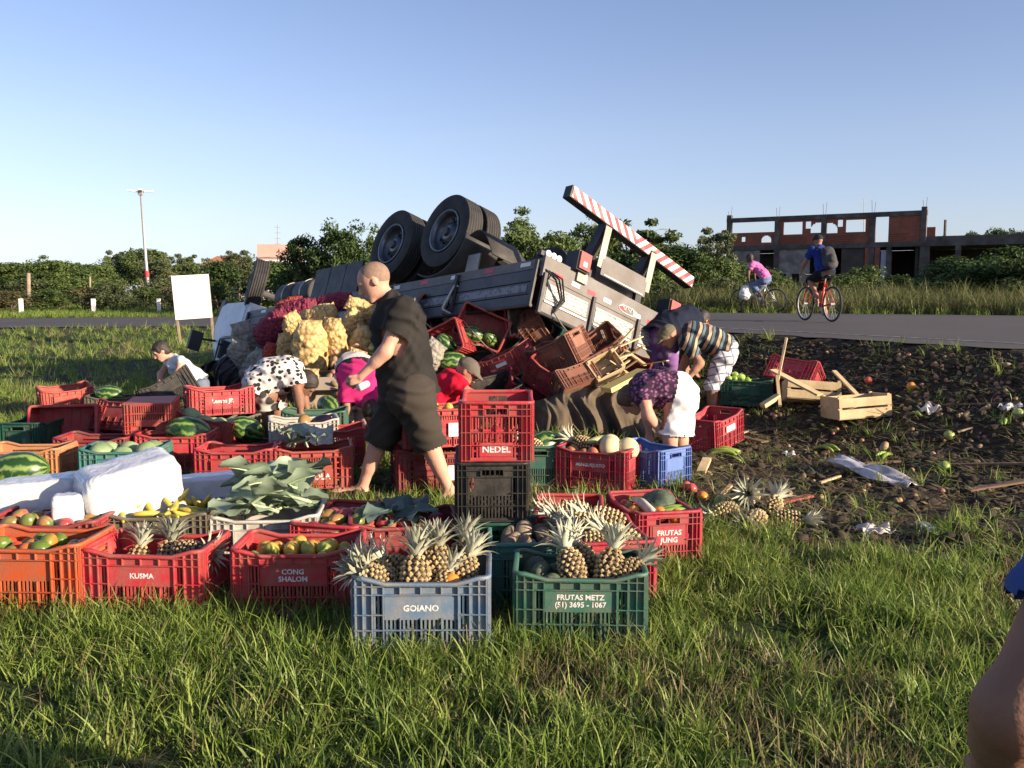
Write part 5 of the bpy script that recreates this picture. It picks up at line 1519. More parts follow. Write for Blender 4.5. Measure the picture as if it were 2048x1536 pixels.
for y in (-.72, .93):
    tl = part('tail_light', BLK, lambda b: b.bb((-.10, y - .10, -.36), (.10, y + .10, -.13)))
    part('lens', LAMPR, lambda b: b.box((-.115, y, -.245), (.03, .17, .20)), tl)
    part('bracket', GALV, lambda b: b.bb((-.06, y - .02, -.14), (-.03, y + .14, -.02)), tl)
    part('reflector', WHT, lambda b: b.bb((-.133, y - .03, -.235), (-.1305, y + .03, -.18)), tl)
for y in (-.42, .42):
    part('bumper_support', DKS, lambda b: b.beam((.25, y, -.25), (-.02, y, -.85), .09, .13, (1, 0, 0)))
    part('support_plate', GALV, lambda b: b.beam((-.055, y, -.30), (-.085, y, -.80), .10, .008, (1, 0, 0)))
part('number_plate_panel', GREYP, lambda b: b.box((-.06, .0, -.34), (.012, .80, .24)))
part('plate_edge', WHT, lambda b: b.box((-.07, .0, -.235), (.012, .70, .012)))
part('spare_box', GALV, lambda b: b.bb((.1, -.35, -.36), (.9, .38, -.13)))
def stripe_mat():
    m, nt, b = mk('warning_stripes'); L = nt.links.new
    tc = nd(nt, 'ShaderNodeTexCoord'); sx = nd(nt, 'ShaderNodeSeparateXYZ'); L(tc.outputs['Object'], sx.inputs[0])
    ab = nd(nt, 'ShaderNodeMath', operation='ABSOLUTE'); L(sx.outputs[1], ab.inputs[0])
    a = nd(nt, 'ShaderNodeMath', operation='ADD'); L(ab.outputs[0], a.inputs[0]); L(sx.outputs[2], a.inputs[1])
    ml = nd(nt, 'ShaderNodeMath', operation='MULTIPLY'); L(a.outputs[0], ml.inputs[0]); ml.inputs[1].default_value = 6.3
    fr = nd(nt, 'ShaderNodeMath', operation='FRACT'); L(ml.outputs[0], fr.inputs[0])
    r = ramp(nt, fr.outputs[0], [(0, (.50, .03, .04)), (.5, (.70, .68, .62))]); r.color_ramp.interpolation = 'CONSTANT'
    n = nd(nt, 'ShaderNodeTexNoise'); n.inputs['Scale'].default_value = 5; n.inputs['Detail'].default_value = 7; L(tc.outputs['Object'], n.inputs['Vector'])
    r2 = ramp(nt, n.outputs['Fac'], [(.45, (0, 0, 0)), (.75, (.5, .5, .5))])
    mx = nd(nt, 'ShaderNodeMix', data_type='RGBA'); L(r2.outputs[0], mx.inputs[0]); L(r.outputs[0], mx.inputs[6]); mx.inputs[7].default_value = (.4, .34, .28, 1)
    L(mx.outputs[2], b.inputs['Base Color']); b.inputs['Roughness'].default_value = .4
    return m
STRIPE = stripe_mat()
bmp = part('rear_bumper', DKS, lambda b: b.bb((-.05, -1.18, -.075), (.07, 1.18, .075)))
bmp.location = (.0, .10, -.86); bmp.rotation_euler = (R(6), 0, 0)
part('striped_sheet', STRIPE, lambda b: b.bb((-.058, -1.16, -.068), (-.052, 1.16, .068)), bmp)
# wheels
def wheel_meshes():
    r = .50; w = .25
    t = MB()
    prof = [(.285, -.10), (.33, -.125), (.44, -.128), (.485, -.115)]
    for g in np.linspace(-.10, .10, 6):
        prof += [(r, g - .014), (r, g + .012), (r - .014, g + .014), (r - .014, g + .020)]
    prof += [(.485, .115), (.44, .128), (.33, .125), (.285, .10)]
    t.lathe(prof, 44, 'Y')
    rm = MB()
    rm.lathe([(.285, -.10), (.30, -.125), (.275, -.125), (.262, -.06), (.255, .0), (.20, .02), (.13, -.005), (.12, -.07), (.07, -.075), (.0, -.075)], 32, 'Y')
    rm.lathe([(.285, .10), (.30, .125), (.27, .12), (.262, .02), (.255, .0)], 32, 'Y')
    hub = MB()
    for i in range(10):
        a = 2 * math.pi * i / 10
        hub.lathe([(.0, -.035), (.014, -.035), (.014, .02)], 6, 'Y', (.165 * math.cos(a), 0, .165 * math.sin(a)))
    hub.lathe([(0, -.115), (.055, -.11), (.065, -.07)], 16, 'Y')
    hole = MB()
    for i in range(8):
        a = 2 * math.pi * i / 8 + .2
        hole.lathe([(0, -.004), (.026, -.002)], 10, 'Y', (.225 * math.cos(a), .006, .225 * math.sin(a)))
    return t.mesh('tyre', TIRE, True), rm.mesh('rim', RIM, True), hub.mesh('hub', DKS), hole.mesh('vent_hole', BLK)
WT, WR, WH, WV = wheel_meshes()
def add_wheel(x, y, z, face=-1, steer=0, parent=None):
    e = empty('wheel'); e.parent = parent or truck; e.location = (x, y, z); e.rotation_euler = (0, rnd.uniform(0, 6), steer + (0 if face < 0 else math.pi))
    for nm, m in (('tyre', WT), ('rim', WR), ('hub', WH), ('vent_hole', WV)): link(nm, m, e)
AX = (2.13, 3.37)
for x in AX:
    part('rear_axle', DKS, lambda b: b.tube([(x, -1.0, -.79), (x, -.3, -.79), (x, 0, -.79), (x, .3, -.79), (x, 1.0, -.79)], [.07, .09, .2, .09, .07], 12))
    for s in (-1, 1):
        add_wheel(x, s * 1.07, -.79, s); add_wheel(x, s * .76, -.79, -s)
    for s in (-1, 1): part('leaf_spring', DKS, lambda b: [b.bb((x - .5 + .06 * k, s * .5 - .045, -.62 - .02 * k), (x + .5 - .06 * k, s * .5 + .045, -.605 - .02 * k)) for k in range(5)])
part('front_axle', DKS, lambda b: b.tube([(7.85, -.95, -.62), (7.85, .95, -.62)], .06, 10))
add_wheel(7.85, -1.02, -.68, -1, .35); add_wheel(7.85, 1.02, -.68, 1, .35)
part('drive_shaft', DKS, lambda b: b.tube([(7.0, 0, -.4), (3.3, 0, -.62)], .06, 10))
part('engine_block', DKS, lambda b: b.bb((7.5, -.35, -.55), (8.5, .35, .0)))
for s in (-1, 1):
    for i, x in enumerate((5.6, 6.2)):
        tk = part('tank', DKS, lambda b: b.lathe([(0, 0), (.23, .0), (.25, .02), (.25, .52), (.23, .55), (0, .55)], 24, 'X', (x, s * .90, -.38)), smooth=True)
        part('tank_strap', GALV, lambda b: b.lathe([(.253, .24), (.257, .24), (.257, .29), (.253, .29)], 24, 'X', (x, s * .90, -.38), closed=True), tk)
    for k in range(3): part('side_guard_panel', DKS, lambda b: b.bb((4.1 + k * .46, s * 1.12 - .02, -.66), (4.54 + k * .46, s * 1.12 + .02, -.16)))
    # mudguard curving behind the rear wheel
    v = []; f = []; n = 10
    for i in range(n + 1):
        a = R(168 - i * 11); rr = .56 + .012 * i
        for yy in (.64, 1.21):
            v.append((2.13 + rr * math.cos(a), s * yy, -.79 + rr * math.sin(a)))
    for i in range(n): f.append((2 * i, 2 * i + 1, 2 * i + 3, 2 * i + 2))
    mg_ = MB().add(v, f).build('mudguard', RUB, truck, True)
    mg_.modifiers.new('thick', 'SOLIDIFY').thickness = .018
    v = []; f = []
    for i in range(9):
        t = i / 8
        for yy in (.70, 1.22): v.append((1.51 - .55 * t, s * yy, -.62 - .16 * math.sin(t * 3.3) + .30 * t))
    for i in range(8): f.append((2 * i, 2 * i + 1, 2 * i + 3, 2 * i + 2))
    fl = MB().add(v, f).build('mud_flap', RUB, truck, True); fl.modifiers.new('thick', 'SOLIDIFY').thickness = .014
    part('wheel_arch_sheet', GALV, lambda b: b.bb((1.35, s * 1.1 - .01, -.40), (1.59, s * 1.1 + .01, -.12)))
    part('marker_bracket', DKS, lambda b: b.bb((.03, s * 1.10 - .16, -.20), (.10, s * 1.10 + .13, -.145)))
    for k in range(3): part('marker_lamp', WHT, lambda b: b.lathe([(0, -.03), (.038, -.025), (.042, .0), (0, 0)], 14, 'X', (.03, s * 1.0 + s * .085 * k, -.185)))
# cab, its roof crushed
cabm = MB()
def cab_shape():
    sec = [(7.45, -.30, .92), (7.6, -.32, .98), (8.5, -.36, .94), (8.7, -.34, .74), (8.76, -.1, .42)]
    v = []; f = []
    ring = [(-1.18, 0), (-1.20, .35), (-1.16, .7), (-1.02, .98), (1.02, .98), (1.16, .7), (1.20, .35), (1.18, 0)]
    for x, z0, z1 in sec:
        for (yy, t) in ring: v.append((x, yy, z0 + (z1 - z0) * t + .02 * math.sin(7 * yy + 9 * x)))
    n = len(ring)
    for i in range(len(sec) - 1):
        for j in range(n): f.append((i * n + j, i * n + (j + 1) % n, (i + 1) * n + (j + 1) % n, (i + 1) * n + j))
    f.append(tuple(range(n))); f.append(tuple(len(v) - n + j for j in range(n - 1, -1, -1)))
    return MB().add(v, f)
cb_ = cab_shape().build('cab', WPAINT, truck)
for s in (-1, 1):
    dr = part('door', WPAINT, lambda b: b.bb((7.62, s * 1.195 - .012, -.30), (8.35, s * 1.195 + .012, .28)))
    part('door_handle', BLK, lambda b: b.bb((7.70, s * 1.21 - .008, .12), (7.86, s * 1.21 + .012, .16)), dr)
    wn_ = part('window', GLASS_D, lambda b: b.bb((7.69, s * 1.185 - .02, .34), (8.32, s * 1.185 + .012, .72)))
    part('window_frame', BLK, lambda b: [b.beam((7.66, s * 1.2, .32), (7.66, s * 1.2, .75), .03, .03), b.beam((8.35, s * 1.2, .32), (8.35, s * 1.2, .75), .03, .03), b.beam((7.66, s * 1.2, .32), (8.35, s * 1.2, .32), .03, .03)], wn_)
    mi = part('mirror', BLK, lambda b: b.box((8.7, s * 1.5, .42), (.09, .22, .34)))
    part('mirror_arm', BLK, lambda b: b.tube([(8.6, s * 1.12, .32), (8.7, s * 1.42, .36)], .02, 6), mi)
part('front_bumper', GREYP, lambda b: b.bb((8.62, -1.18, -.45), (8.78, 1.18, -.20)))
part('exhaust', GALV, lambda b: b.lathe([(0, 0), (.12, 0), (.12, .8), (0, .8)], 14, 'X', (4.0, .0, -.62)))
for k in range(3): part('air_hose', BLK, lambda b: b.tube([(-.03, -1.2 + .05 * k, .02), (-.12 - .05 * k, -1.1, .12), (-.10, -.96 + .03 * k, .3), (-.05, -.98, .46)], .012, 6))

# ------------------------------------------------------------------ the spilled load
def net_mat(name, c1, c2, gap, cell=19):
    m, nt, b = mk(name); L = nt.links.new
    tc = nd(nt, 'ShaderNodeTexCoord')
    v = nd(nt, 'ShaderNodeTexVoronoi'); v.inputs['Scale'].default_value = cell; L(tc.outputs['Object'], v.inputs['Vector'])
    n = nd(nt, 'ShaderNodeTexNoise'); n.inputs['Scale'].default_value = 9; n.inputs['Detail'].default_value = 4; L(tc.outputs['Object'], n.inputs['Vector'])
    r = ramp(nt, n.outputs['Fac'], [(.35, c1), (.65, c2)])
    g = ramp(nt, v.outputs['Distance'], [(.45, (0, 0, 0)), (.85, (.75, .75, .75))])
    mx = nd(nt, 'ShaderNodeMix', data_type='RGBA'); L(g.outputs[0], mx.inputs[0]); L(r.outputs[0], mx.inputs[6]); mx.inputs[7].default_value = c4(gap)
    L(mx.outputs[2], b.inputs['Base Color']); b.inputs['Roughness'].default_value = .75
    bp = nd(nt, 'ShaderNodeBump'); bp.inputs['Strength'].default_value = .9; bp.inputs['Distance'].default_value = .02; bp.invert = True
    L(v.outputs['Distance'], bp.inputs['Height'])
    wv = nd(nt, 'ShaderNodeTexNoise'); wv.inputs['Scale'].default_value = 260; L(tc.outputs['Object'], wv.inputs['Vector'])
    bp2 = nd(nt, 'ShaderNodeBump'); bp2.inputs['Strength'].default_value = .3; bp2.inputs['Distance'].default_value = .004; L(wv.outputs['Fac'], bp2.inputs['Height']); L(bp.outputs[0], bp2.inputs['Normal'])
    L(bp2.outputs[0], b.inputs['Normal'])
    return m
NET = {'yellow': net_mat('sack_yellow_mesh', (.48, .31, .115), (.62, .46, .205), (.24, .14, .045)), 'red': net_mat('sack_red_mesh', (.15, .008, .04), (.27, .028, .05), (.06, .003, .02), 24),
       'orange': net_mat('sack_orange_mesh', (.42, .07, .03), (.36, .035, .03), (.16, .01, .015), 22), 'grey': net_mat('sack_grey_mesh', (.22, .20, .165), (.32, .29, .235), (.13, .11, .09))}
def sack_mesh(seed, colour):
    rg = np.random.RandomState(seed)
    pr = [('e', (0, 0, .19), (.195, .150, .19)), ('e', (.01, 0, .36), (.190, .145, .22), None, .10), ('e', (-.01, 0, .53), (.175, .125, .20), None, .10), ('e', (0, 0, .64), (.14, .085, .12), None, .08)]
    for i in range(60):
        t = rg.uniform(-.95, .9); a = rg.uniform(0, 6.28); q = (1 - abs(t) ** 4) ** .5
        pr.append(('e', (.178 * q * math.cos(a), .132 * q * math.sin(a), .37 + .32 * t), tuple(rg.uniform(.028, .040, 3)), None, .03))
    for sx in (-1, 1): pr.append(('c', (sx * .07, 0, .70), (sx * (.12 + .02 * rg.rand()), rg.uniform(-.02, .02), .765), .045, .014, None, 1, .04))
    pr.append(('c', (-.09, 0, .735), (.09, .01, .74), .026, .022, None, 1, .04))
    return sdf_mesh('sack', pr, .011, NET[colour], k=.03)
SK = {}
for c in NET: SK[c] = [sack_mesh(i + len(c), c) for i in range(2 if c == 'yellow' else 1)]
def sack(colour, px, py, Y, hpx, label, roll=0, lean=0, yaw=0, wide=1.0):
    """picture point = middle of the sack, hpx = its height in the photo's pixels"""
    p = at_y(px, py, Y); Y = Y - 1.45; p = at_y(px, py, Y); h = hpx * Y / FPX; k = h / .76
    m = Matrix.Translation(p) @ Matrix.Rotation(R(yaw), 4, 'Z') @ Matrix.Rotation(R(roll), 4, 'Y') @ Matrix.Rotation(R(lean), 4, 'X') @ Matrix.Scale(k, 4) @ Matrix.Scale(wide, 4, (1, 0, 0)) @ Matrix.Scale(wide, 4, (0, 1, 0)) @ Matrix.Translation((0, 0, -.42))
    o = link('produce_sack', SK[colour][rnd.randint(0, len(SK[colour]) - 1)]); o.matrix_world = m
    return tag(o, label, 'sack', 'produce sacks spilled from the truck')
sack('yellow', 620, 698, 12.6, 128, 'large sunlit potato sack standing in the middle of the pile', 2, 12, 10, 1.05)
sack('yellow', 668, 684, 12.75, 108, 'sunlit potato sack with a seam right of the large one', 6, 14, -20, .95)
sack('yellow', 572, 706, 12.8, 92, 'narrow yellow sack left of the large potato sack', -8, 14, 30, .75)
sack('yellow', 704, 655, 13.1, 96, 'tall yellow sack behind the shoulder of the walking man', -4, 20, 60, 1.05)
sack('yellow', 722, 700, 12.9, 110, 'shaded potato sack behind the arm of the walking man', 14, 14, 20, 1.0)
sack('yellow', 640, 632, 13.4, 86, 'yellow sack with its tied neck up below the truck edge', 70, 20, 0, 1.0)
sack('yellow', 728, 622, 13.2, 88, 'yellow sack at the top of the pile by the face of the walking man', -60, 20, 10, .9)
sack('yellow', 618, 778, 12.2, 90, 'shaded potato sack low down behind the spotted blouse', 4, -4, 0, 1.15)
sack('yellow', 668, 772, 12.4, 80, 'shaded potato sack low down by the cardboard', 40, 0, 30, 1.1)
sack('yellow', 588, 660, 13.0, 84, 'yellow sack leaning left behind the large potato sack', -20, 18, 40, 1.0)
sack('yellow', 706, 738, 12.3, 90, 'shaded yellow sack low behind the bent figure in pink', 20, 4, 0, 1.1)
sack('yellow', 762, 655, 13.0, 96, 'yellow sack just behind the back of the walking man', 10, 14, 50, 1.0)
sack('grey', 478, 720, 14.0, 90, 'dusty grey sack beside the cab door', 12, 14, 0, 1.1)
sack('red', 548, 652, 13.9, 92, 'purple red net sack of onions at the left of the pile', 50, 14, 0, 1.1)
sack('red', 600, 622, 13.9, 84, 'purple red net sack under the truck edge', 75, 10, 0, 1.1)
sack('red', 672, 604, 13.9, 80, 'red net sack tucked under the deck edge', 80, 10, 0, .9)
sack('orange', 582, 612, 14.1, 60, 'orange red net sack at the top left of the pile', 70, 0, 0, 1.1)
sack('orange', 540, 708, 12.9, 50, 'small net of orange squash low at the left of the pile', 10, 0, 0, 1.15)
sack('grey', 498, 690, 14.4, 110, 'dusty grey sack against the cab', -14, 20, 0, 1.0)
sack('grey', 512, 742, 13.4, 100, 'dusty grey sack on the ground in front of the cab', 30, 10, 0, 1.1)
sack('grey', 545, 745, 13.0, 90, 'dusty grey sack behind the spotted blouse', -20, 10, 0, 1.1)
sack('grey', 800, 640, 12.6, 110, 'shaded grey sack just right of the walking man', 60, 10, 0, 1.1)
sack('grey', 850, 720, 11.6, 100, 'shaded grey sack behind the man in red', 40, 0, 0, 1.1)
for i in range(34):
    px, py = rnd.uniform(655, 745), rnd.uniform(690, 800)
    q = at_y(px, py, 11.2 - (py - 690) * .012)
    fruit('onion' if i % 2 else 'potato', q, 'loose onion or potato rolling below the potato sacks', 'onion', 'loose roots below the sacks', sc=1.15)
for (px, py, Y, lb) in ((762, 700, 11.0, 'watermelon below the sacks behind the arm of the walking man'), (700, 748, 10.7, 'dark watermelon in the shade below the sacks'), (735, 770, 10.3, 'dark watermelon beside the bent figure in pink'), (660, 815, 9.9, 'dark watermelon on the grass behind the green crate')):
    fruit('watermelon', at_y(px, py, Y), lb, 'watermelon', 'watermelons below the sacks', rot=(.3, rnd.uniform(-.5, .5), rnd.uniform(0, 3)))
CARD = M('cardboard', (.34, .27, .20), (.28, .22, .16), scale=3, rough=.9)
p = at_y(650, 790, 10.6)
cbx = empty('cardboard_box', (p.x, p.y, gz(p.x, p.y)), (0, 0, .25), 'flattened cardboard box on the grass below the sacks', 'box')
MB().bb((-.30, -.2, 0), (.32, .2, .26)).build('body', CARD, cbx)
MB().box((0.0, -.30, .30), (.6, .25, .006), (.5, 0, 0)).build('flap', CARD, cbx)
MB().box((.0, .30, .32), (.6, .25, .006), (-.7, 0, 0)).build('flap', CARD, cbx)

def cmat(px, py, Y, yaw=0, roll=0, pitch=0, sc=1.0):
    """crate whose middle is at the picture point, mouth turned to the camera for pitch 90"""
    return Matrix.Translation(at_y(px, py, Y)) @ Matrix.Rotation(R(yaw), 4, 'Z') @ Matrix.Rotation(R(roll), 4, 'Y') @ Matrix.Rotation(R(pitch), 4, 'X') @ Matrix.Scale(sc, 4) @ Matrix.Translation((0, 0, -CH / 2))
LG = 'crates spilled from the truck bed'
A['c1'] = crate('crimson', 'red crate lying open mouth out in the truck load', mat=cmat(1056, 642, 10.9, 8, -6, 82), group=LG)
crate('beige', 'dusty pale crate nested in the open red crate', mat=cmat(1058, 643, 10.83, 8, -4, 82, .90), group=LG)
A['c2'] = crate('salmon', 'orange crate lying open with two watermelons in the truck load', mat=cmat(966, 658, 10.8, -8, 24, 78, 1.05), group=LG)
A['c3'] = crate('red', 'red crate lying open with a dark watermelon left of the orange one', mat=cmat(890, 688, 10.6, -20, -24, 75), group=LG)
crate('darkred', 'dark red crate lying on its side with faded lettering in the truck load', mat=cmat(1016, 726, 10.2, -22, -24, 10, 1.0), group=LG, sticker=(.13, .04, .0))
crate('brown', 'sun faded brown crate tipped on the load showing its slatted bottom', mat=cmat(1118, 705, 10.0, -38, -22, 14, 1.08), group=LG)
crate('white', 'pale crate rim showing above the orange crate in the load', mat=cmat(938, 622, 11.4, -10, 22, 60), group=LG)
crate('brown', 'broken orange crate below the sun faded brown one', mat=cmat(1150, 762, 9.7, 24, -16, -40, .8), group=LG)
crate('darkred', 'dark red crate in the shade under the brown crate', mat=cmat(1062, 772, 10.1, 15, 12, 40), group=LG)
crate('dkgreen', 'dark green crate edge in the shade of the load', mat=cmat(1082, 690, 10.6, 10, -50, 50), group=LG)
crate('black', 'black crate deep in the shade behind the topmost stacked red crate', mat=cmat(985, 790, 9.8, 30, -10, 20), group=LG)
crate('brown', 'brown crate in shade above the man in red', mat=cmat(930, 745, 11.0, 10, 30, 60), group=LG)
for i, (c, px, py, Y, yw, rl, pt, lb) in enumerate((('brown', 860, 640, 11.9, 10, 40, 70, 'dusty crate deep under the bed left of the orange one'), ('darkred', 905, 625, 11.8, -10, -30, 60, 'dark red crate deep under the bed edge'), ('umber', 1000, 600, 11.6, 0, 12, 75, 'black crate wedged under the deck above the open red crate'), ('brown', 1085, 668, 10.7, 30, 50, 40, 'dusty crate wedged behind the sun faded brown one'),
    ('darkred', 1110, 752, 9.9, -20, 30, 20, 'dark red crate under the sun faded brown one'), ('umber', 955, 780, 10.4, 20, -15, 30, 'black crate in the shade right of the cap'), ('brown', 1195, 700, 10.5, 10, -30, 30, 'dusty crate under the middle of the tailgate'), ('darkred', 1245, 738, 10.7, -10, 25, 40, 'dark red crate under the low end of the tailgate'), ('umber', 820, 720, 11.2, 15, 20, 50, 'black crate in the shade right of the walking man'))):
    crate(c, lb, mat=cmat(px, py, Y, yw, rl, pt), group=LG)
fruit('watermelon', at_y(944, 668, 10.65), 'sunlit watermelon in the open orange crate', 'watermelon', rot=(1.35, .3, .2), sc=.95)
fruit('watermelon', at_y(981, 680, 10.7), 'shaded watermelon in the open orange crate', 'watermelon', rot=(.9, .6, 1.2), sc=.78)
fruit('watermelon', at_y(893, 690, 10.5), 'dark watermelon in the open red crate', 'watermelon', rot=(1.2, .9, .5), sc=.9)
fruit('watermelon', at_y(905, 724, 10.3), 'dark watermelon under the open red crate', 'watermelon', rot=(.1, .1, .2), sc=1.0)
for q in ((1030, 670), (1036, 672), (1042, 674), (1040, 666), (1064, 668)):
    fruit('onion', at_y(q[0], q[1], 10.62), 'onion lying in the open nested crate', 'onion', 'onions in the nested crate', sc=.9)
drg0 = random.Random(21)
# wooden boxes and splintered boards
PALEW = M('pale_wood', (.55, .42, .24), (.46, .34, .18), scale=3, rough=.8, bump=.3, bscale=40, dirt=(.2, .14, .08), dscale=6, damt=.4, rnd=.1)
def wood_box(mat, label, l=.52, w=.32, h=.22, broken=False, group='wooden fruit boxes'):
    e = empty('wooden_box', label=label, cat='box', group=group, mat=mat)
    for s in (-1, 1):
        for k in range(2):
            if broken and s > 0 and k: continue
            MB().bb((-l / 2, s * w / 2 - .005, .01 + k * h * .5), (l / 2, s * w / 2 + .005, .01 + k * h * .5 + h * .40)).build('plank', PALEW, e)
            MB().bb((s * l / 2 - .006, -w / 2 + .006, .01 + k * h * .5), (s * l / 2 + .006, w / 2 - .006, .01 + k * h * .5 + h * .46)).build('end_board', PALEW, e)
        for t in (-1, 1): MB().bb((s * (l / 2 - .022) - .014, t * (w / 2 - .022) - .014, .012), (s * (l / 2 - .022) + .014, t * (w / 2 - .022) + .014, h + .01)).build('corner_post', PALEW, e)
    for k in range(4): MB().bb((-l / 2, -w / 2 + .01 + k * .08, 0), (l / 2, -w / 2 + .075 + k * .08, .008)).build('bottom_plank', PALEW, e)
    return e
def ground_m(px, py, yaw, lift=0, tx=0, ty=0, Y=None):
    p = on_ground(px, py) if Y is None else at_y(px, py, Y)
    return Matrix.Translation((p.x, p.y, gz(p.x, p.y) + lift)) @ Matrix.Rotation(R(yaw), 4, 'Z') @ Matrix.Rotation(R(tx), 4, 'X') @ Matrix.Rotation(R(ty), 4, 'Y')
wood_box(ground_m(1712, 838, 10, .02, -3, -3), 'pale wooden box lying empty in the mud, nearest of the two', .56, .36, .22)
wood_box(ground_m(1620, 812, -6, .04, -14, 4), 'pale wooden box tipped and broken behind the nearest one', .56, .36, .22, True)
wood_box(cmat(1210, 732, 9.7, 20, -24, 55), 'yellow wooden box tipped in the load below the tailgate', .34, .24, .2)
BOARD = M('yellow_board', (.62, .50, .16), (.55, .44, .14), scale=2, rough=.6)
def stick(px0, py0, Y0, px1, py1, Y1, w, h, label, mat=PALEW, name='wooden_plank', cat='plank', group='splintered planks'):
    return tag(MB().beam(at_y(px0, py0, Y0), at_y(px1, py1, Y1), w, h).build(name, mat), label, cat, group)
stick(1212, 780, 9.3, 1286, 742, 9.6, .16, .05, 'yellow foam board beside the floral blouse', BOARD, 'foam_board', 'board', None)
stick(1573, 676, 9.6, 1556, 760, 9.3, .022, .022, 'thin upright stick behind the wooden boxes')
stick(1554, 752, 9.2, 1560, 812, 8.9, .03, .03, 'white stick end beside the dark green crate')
stick(1525, 812, 8.9, 1556, 792, 9.0, .07, .04, 'short pale block beside the dark green crate')
stick(1668, 742, 10.2, 1724, 800, 9.6, .05, .02, 'pale plank leaning between the wooden boxes')
stick(1545, 740, 9.7, 1640, 790, 9.3, .12, .02, 'broad plank lying against the tipped wooden box')
stick(1402, 945, 7.4, 1414, 918, 7.7, .07, .03, 'short plank end beside the blue crate')
stick(1430, 1004, 6.6, 1462, 970, 6.9, .03, .015, 'thin pale splinter sticking up from the grass')
stick(1180, 735, 10.0, 1262, 708, 10.3, .05, .02, 'broken plank under the tailgate')
stick(1235, 690, 10.5, 1290, 730, 10.2, .06, .02, 'split board below the tailgate')
stick(1160, 640, 10.8, 1110, 690, 10.2, .12, .02, 'dark board leaning on the load under the tailgate', WOOD)
for i, (a, b, c, d, Ya, Yb, lb) in enumerate(((845, 640, 960, 690, 10.9, 10.5, 'slack rope across the red crate in the load'), (925, 640, 1085, 770, 10.6, 10.2, 'rope running down over the dark red crate'), (1090, 590, 1170, 690, 10.4, 9.9, 'strap hanging from the tailgate corner'),
                                           (960, 590, 1020, 640, 11.0, 10.8, 'rope from the deck edge to the open red crate'), (640, 660, 760, 605, 13.0, 12.9, 'rope over the potato sacks'))):
    P0, P1 = at_y(a, b, Ya), at_y(c, d, Yb)
    pts = [P0.lerp(P1, t) - Vector((0, 0, .10 * math.sin(math.pi * t))) for t in np.linspace(0, 1, 8)]
    tag(MB().tube(pts, .008, 5).build('rope', M('rope', (.22, .19, .15), rough=.9), None, True), lb, 'rope')
for i in range(16):       # splinters of broken boxes under the tailgate
    x0, y0_ = drg0.uniform(1165, 1285), drg0.uniform(690, 770)
    an = drg0.uniform(-.9, .6); L = drg0.uniform(30, 70)
    stick(x0, y0_, 9.9 + drg0.uniform(-.2, .5), x0 + L * math.cos(an), y0_ + L * math.sin(an), 9.9 + drg0.uniform(-.2, .5), drg0.uniform(.02, .05), .012, 'splinter of a broken box in the load below the tailgate', group='splinters below the tailgate')
# burlap tarp thrown over the load
def tarp(px0, px1, py_base, Y, depth, H, label, seed, mat, lit):
    n, k = 110, 40
    c0, c1 = at_y(px0, py_base, Y), at_y(px1, py_base, Y)
    rg = np.random.RandomState(seed); v = []; f = []
    for i in range(n + 1):
        u = i / n
        for j in range(k + 1):
            t = j / k
            hh = H * (math.sin(math.pi * min(1, u * .92 + .06)) ** .55) * (.75 + .35 * vnoise(np.array(u * 5.0), np.array(seed * 3.1), 1.0))
            prof = math.sin(math.pi * min(1, t * .80 + .0)) ** .6
            q1 = float(vnoise(np.array(u * 11 + .9 * t + seed), np.array(t * 1.1 + seed), 1.0)); q2 = float(vnoise(np.array(u * 27 - 1.2 * t), np.array(t * 2.6 + seed), 1.0))
            fold = (.5 - abs(2 * q1 - 1)) * .17 * (1.1 - t) ** .4 + (.5 - abs(2 * q2 - 1)) * .06
            x = c0.x + (c1.x - c0.x) * u + .05 * math.sin(9 * t + 4 * u)
            y = c0.y + (c1.y - c0.y) * u + depth * t - fold * 1.2
            z = gz(x, y) + hh * prof + fold * .35 + (float(vnoise(np.array(x * 3), np.array(y * 3), 1.0)) - .5) * .10
            v.append((x, y, max(z, gz(x, y) + .004)))
    for i in range(n):
        for j in range(k):
            a = i * (k + 1) + j; f.append((a, a + k + 1, a + k + 2, a + 1))
    o = np_mesh('tarp', v, f, mat); return tag(link('burlap_tarp', o), label, 'tarp')
BURL = M('burlap', (.135, .100, .062), (.085, .062, .040), scale=5, rough=.95, bump=.5, bscale=200, dirt=(.05, .035, .022), dscale=3, damt=.5)
tarp(1040, 1330, 884, 9.2, .85, .46, 'brown burlap tarp heaped in folds behind the melons', 4, BURL, True)
tarp(1085, 1300, 800, 9.75, .6, .30, 'dark upper burlap tarp bunched under the broken orange crate', 8, BURL, True)
# black plastic sheet behind the boy
BLKS = M('black_film', (.012, .012, .013), rough=.35, bump=.6, bscale=12)
tarp(360, 470, 800, 11.6, .8, .55, 'black plastic sheet heaped behind the boy', 12, BLKS, True)
# ------------------------------------------------------------------ people
def skin(name, c): return M('skin_' + name, (c[0] * 1.05, c[1] * .90, c[2] * .88), (c[0] * .86, c[1] * .86, c[2] * .84), scale=9, rough=.62, bump=.22, bscale=90, spec=.3, detail=7)
SKIN = {'fair': skin('fair', (.56, .33, .24)), 'tan': skin('tan', (.36, .20, .13)), 'brown': skin('brown', (.24, .13, .085)), 'dark': skin('dark', (.16, .09, .065))}
HAIR = M('dark_hair', (.018, .013, .010), (.035, .025, .018), scale=30, rough=.6, bump=.5, bscale=120)
BUZZ = M('shaved_hair', (.20, .13, .09), (.26, .17, .12), scale=40, rough=.8, bump=.3, bscale=300)
BROWNH = M('brown_hair', (.09, .05, .03), (.14, .08, .045), scale=30, rough=.6, bump=.5, bscale=120)
def cloth(name, c, c2=None, **kw): return M('cloth_' + name, c, c2 or tuple(x * .8 for x in c), scale=4, rough=.9, bump=.25, bscale=160, spec=.2, **kw)
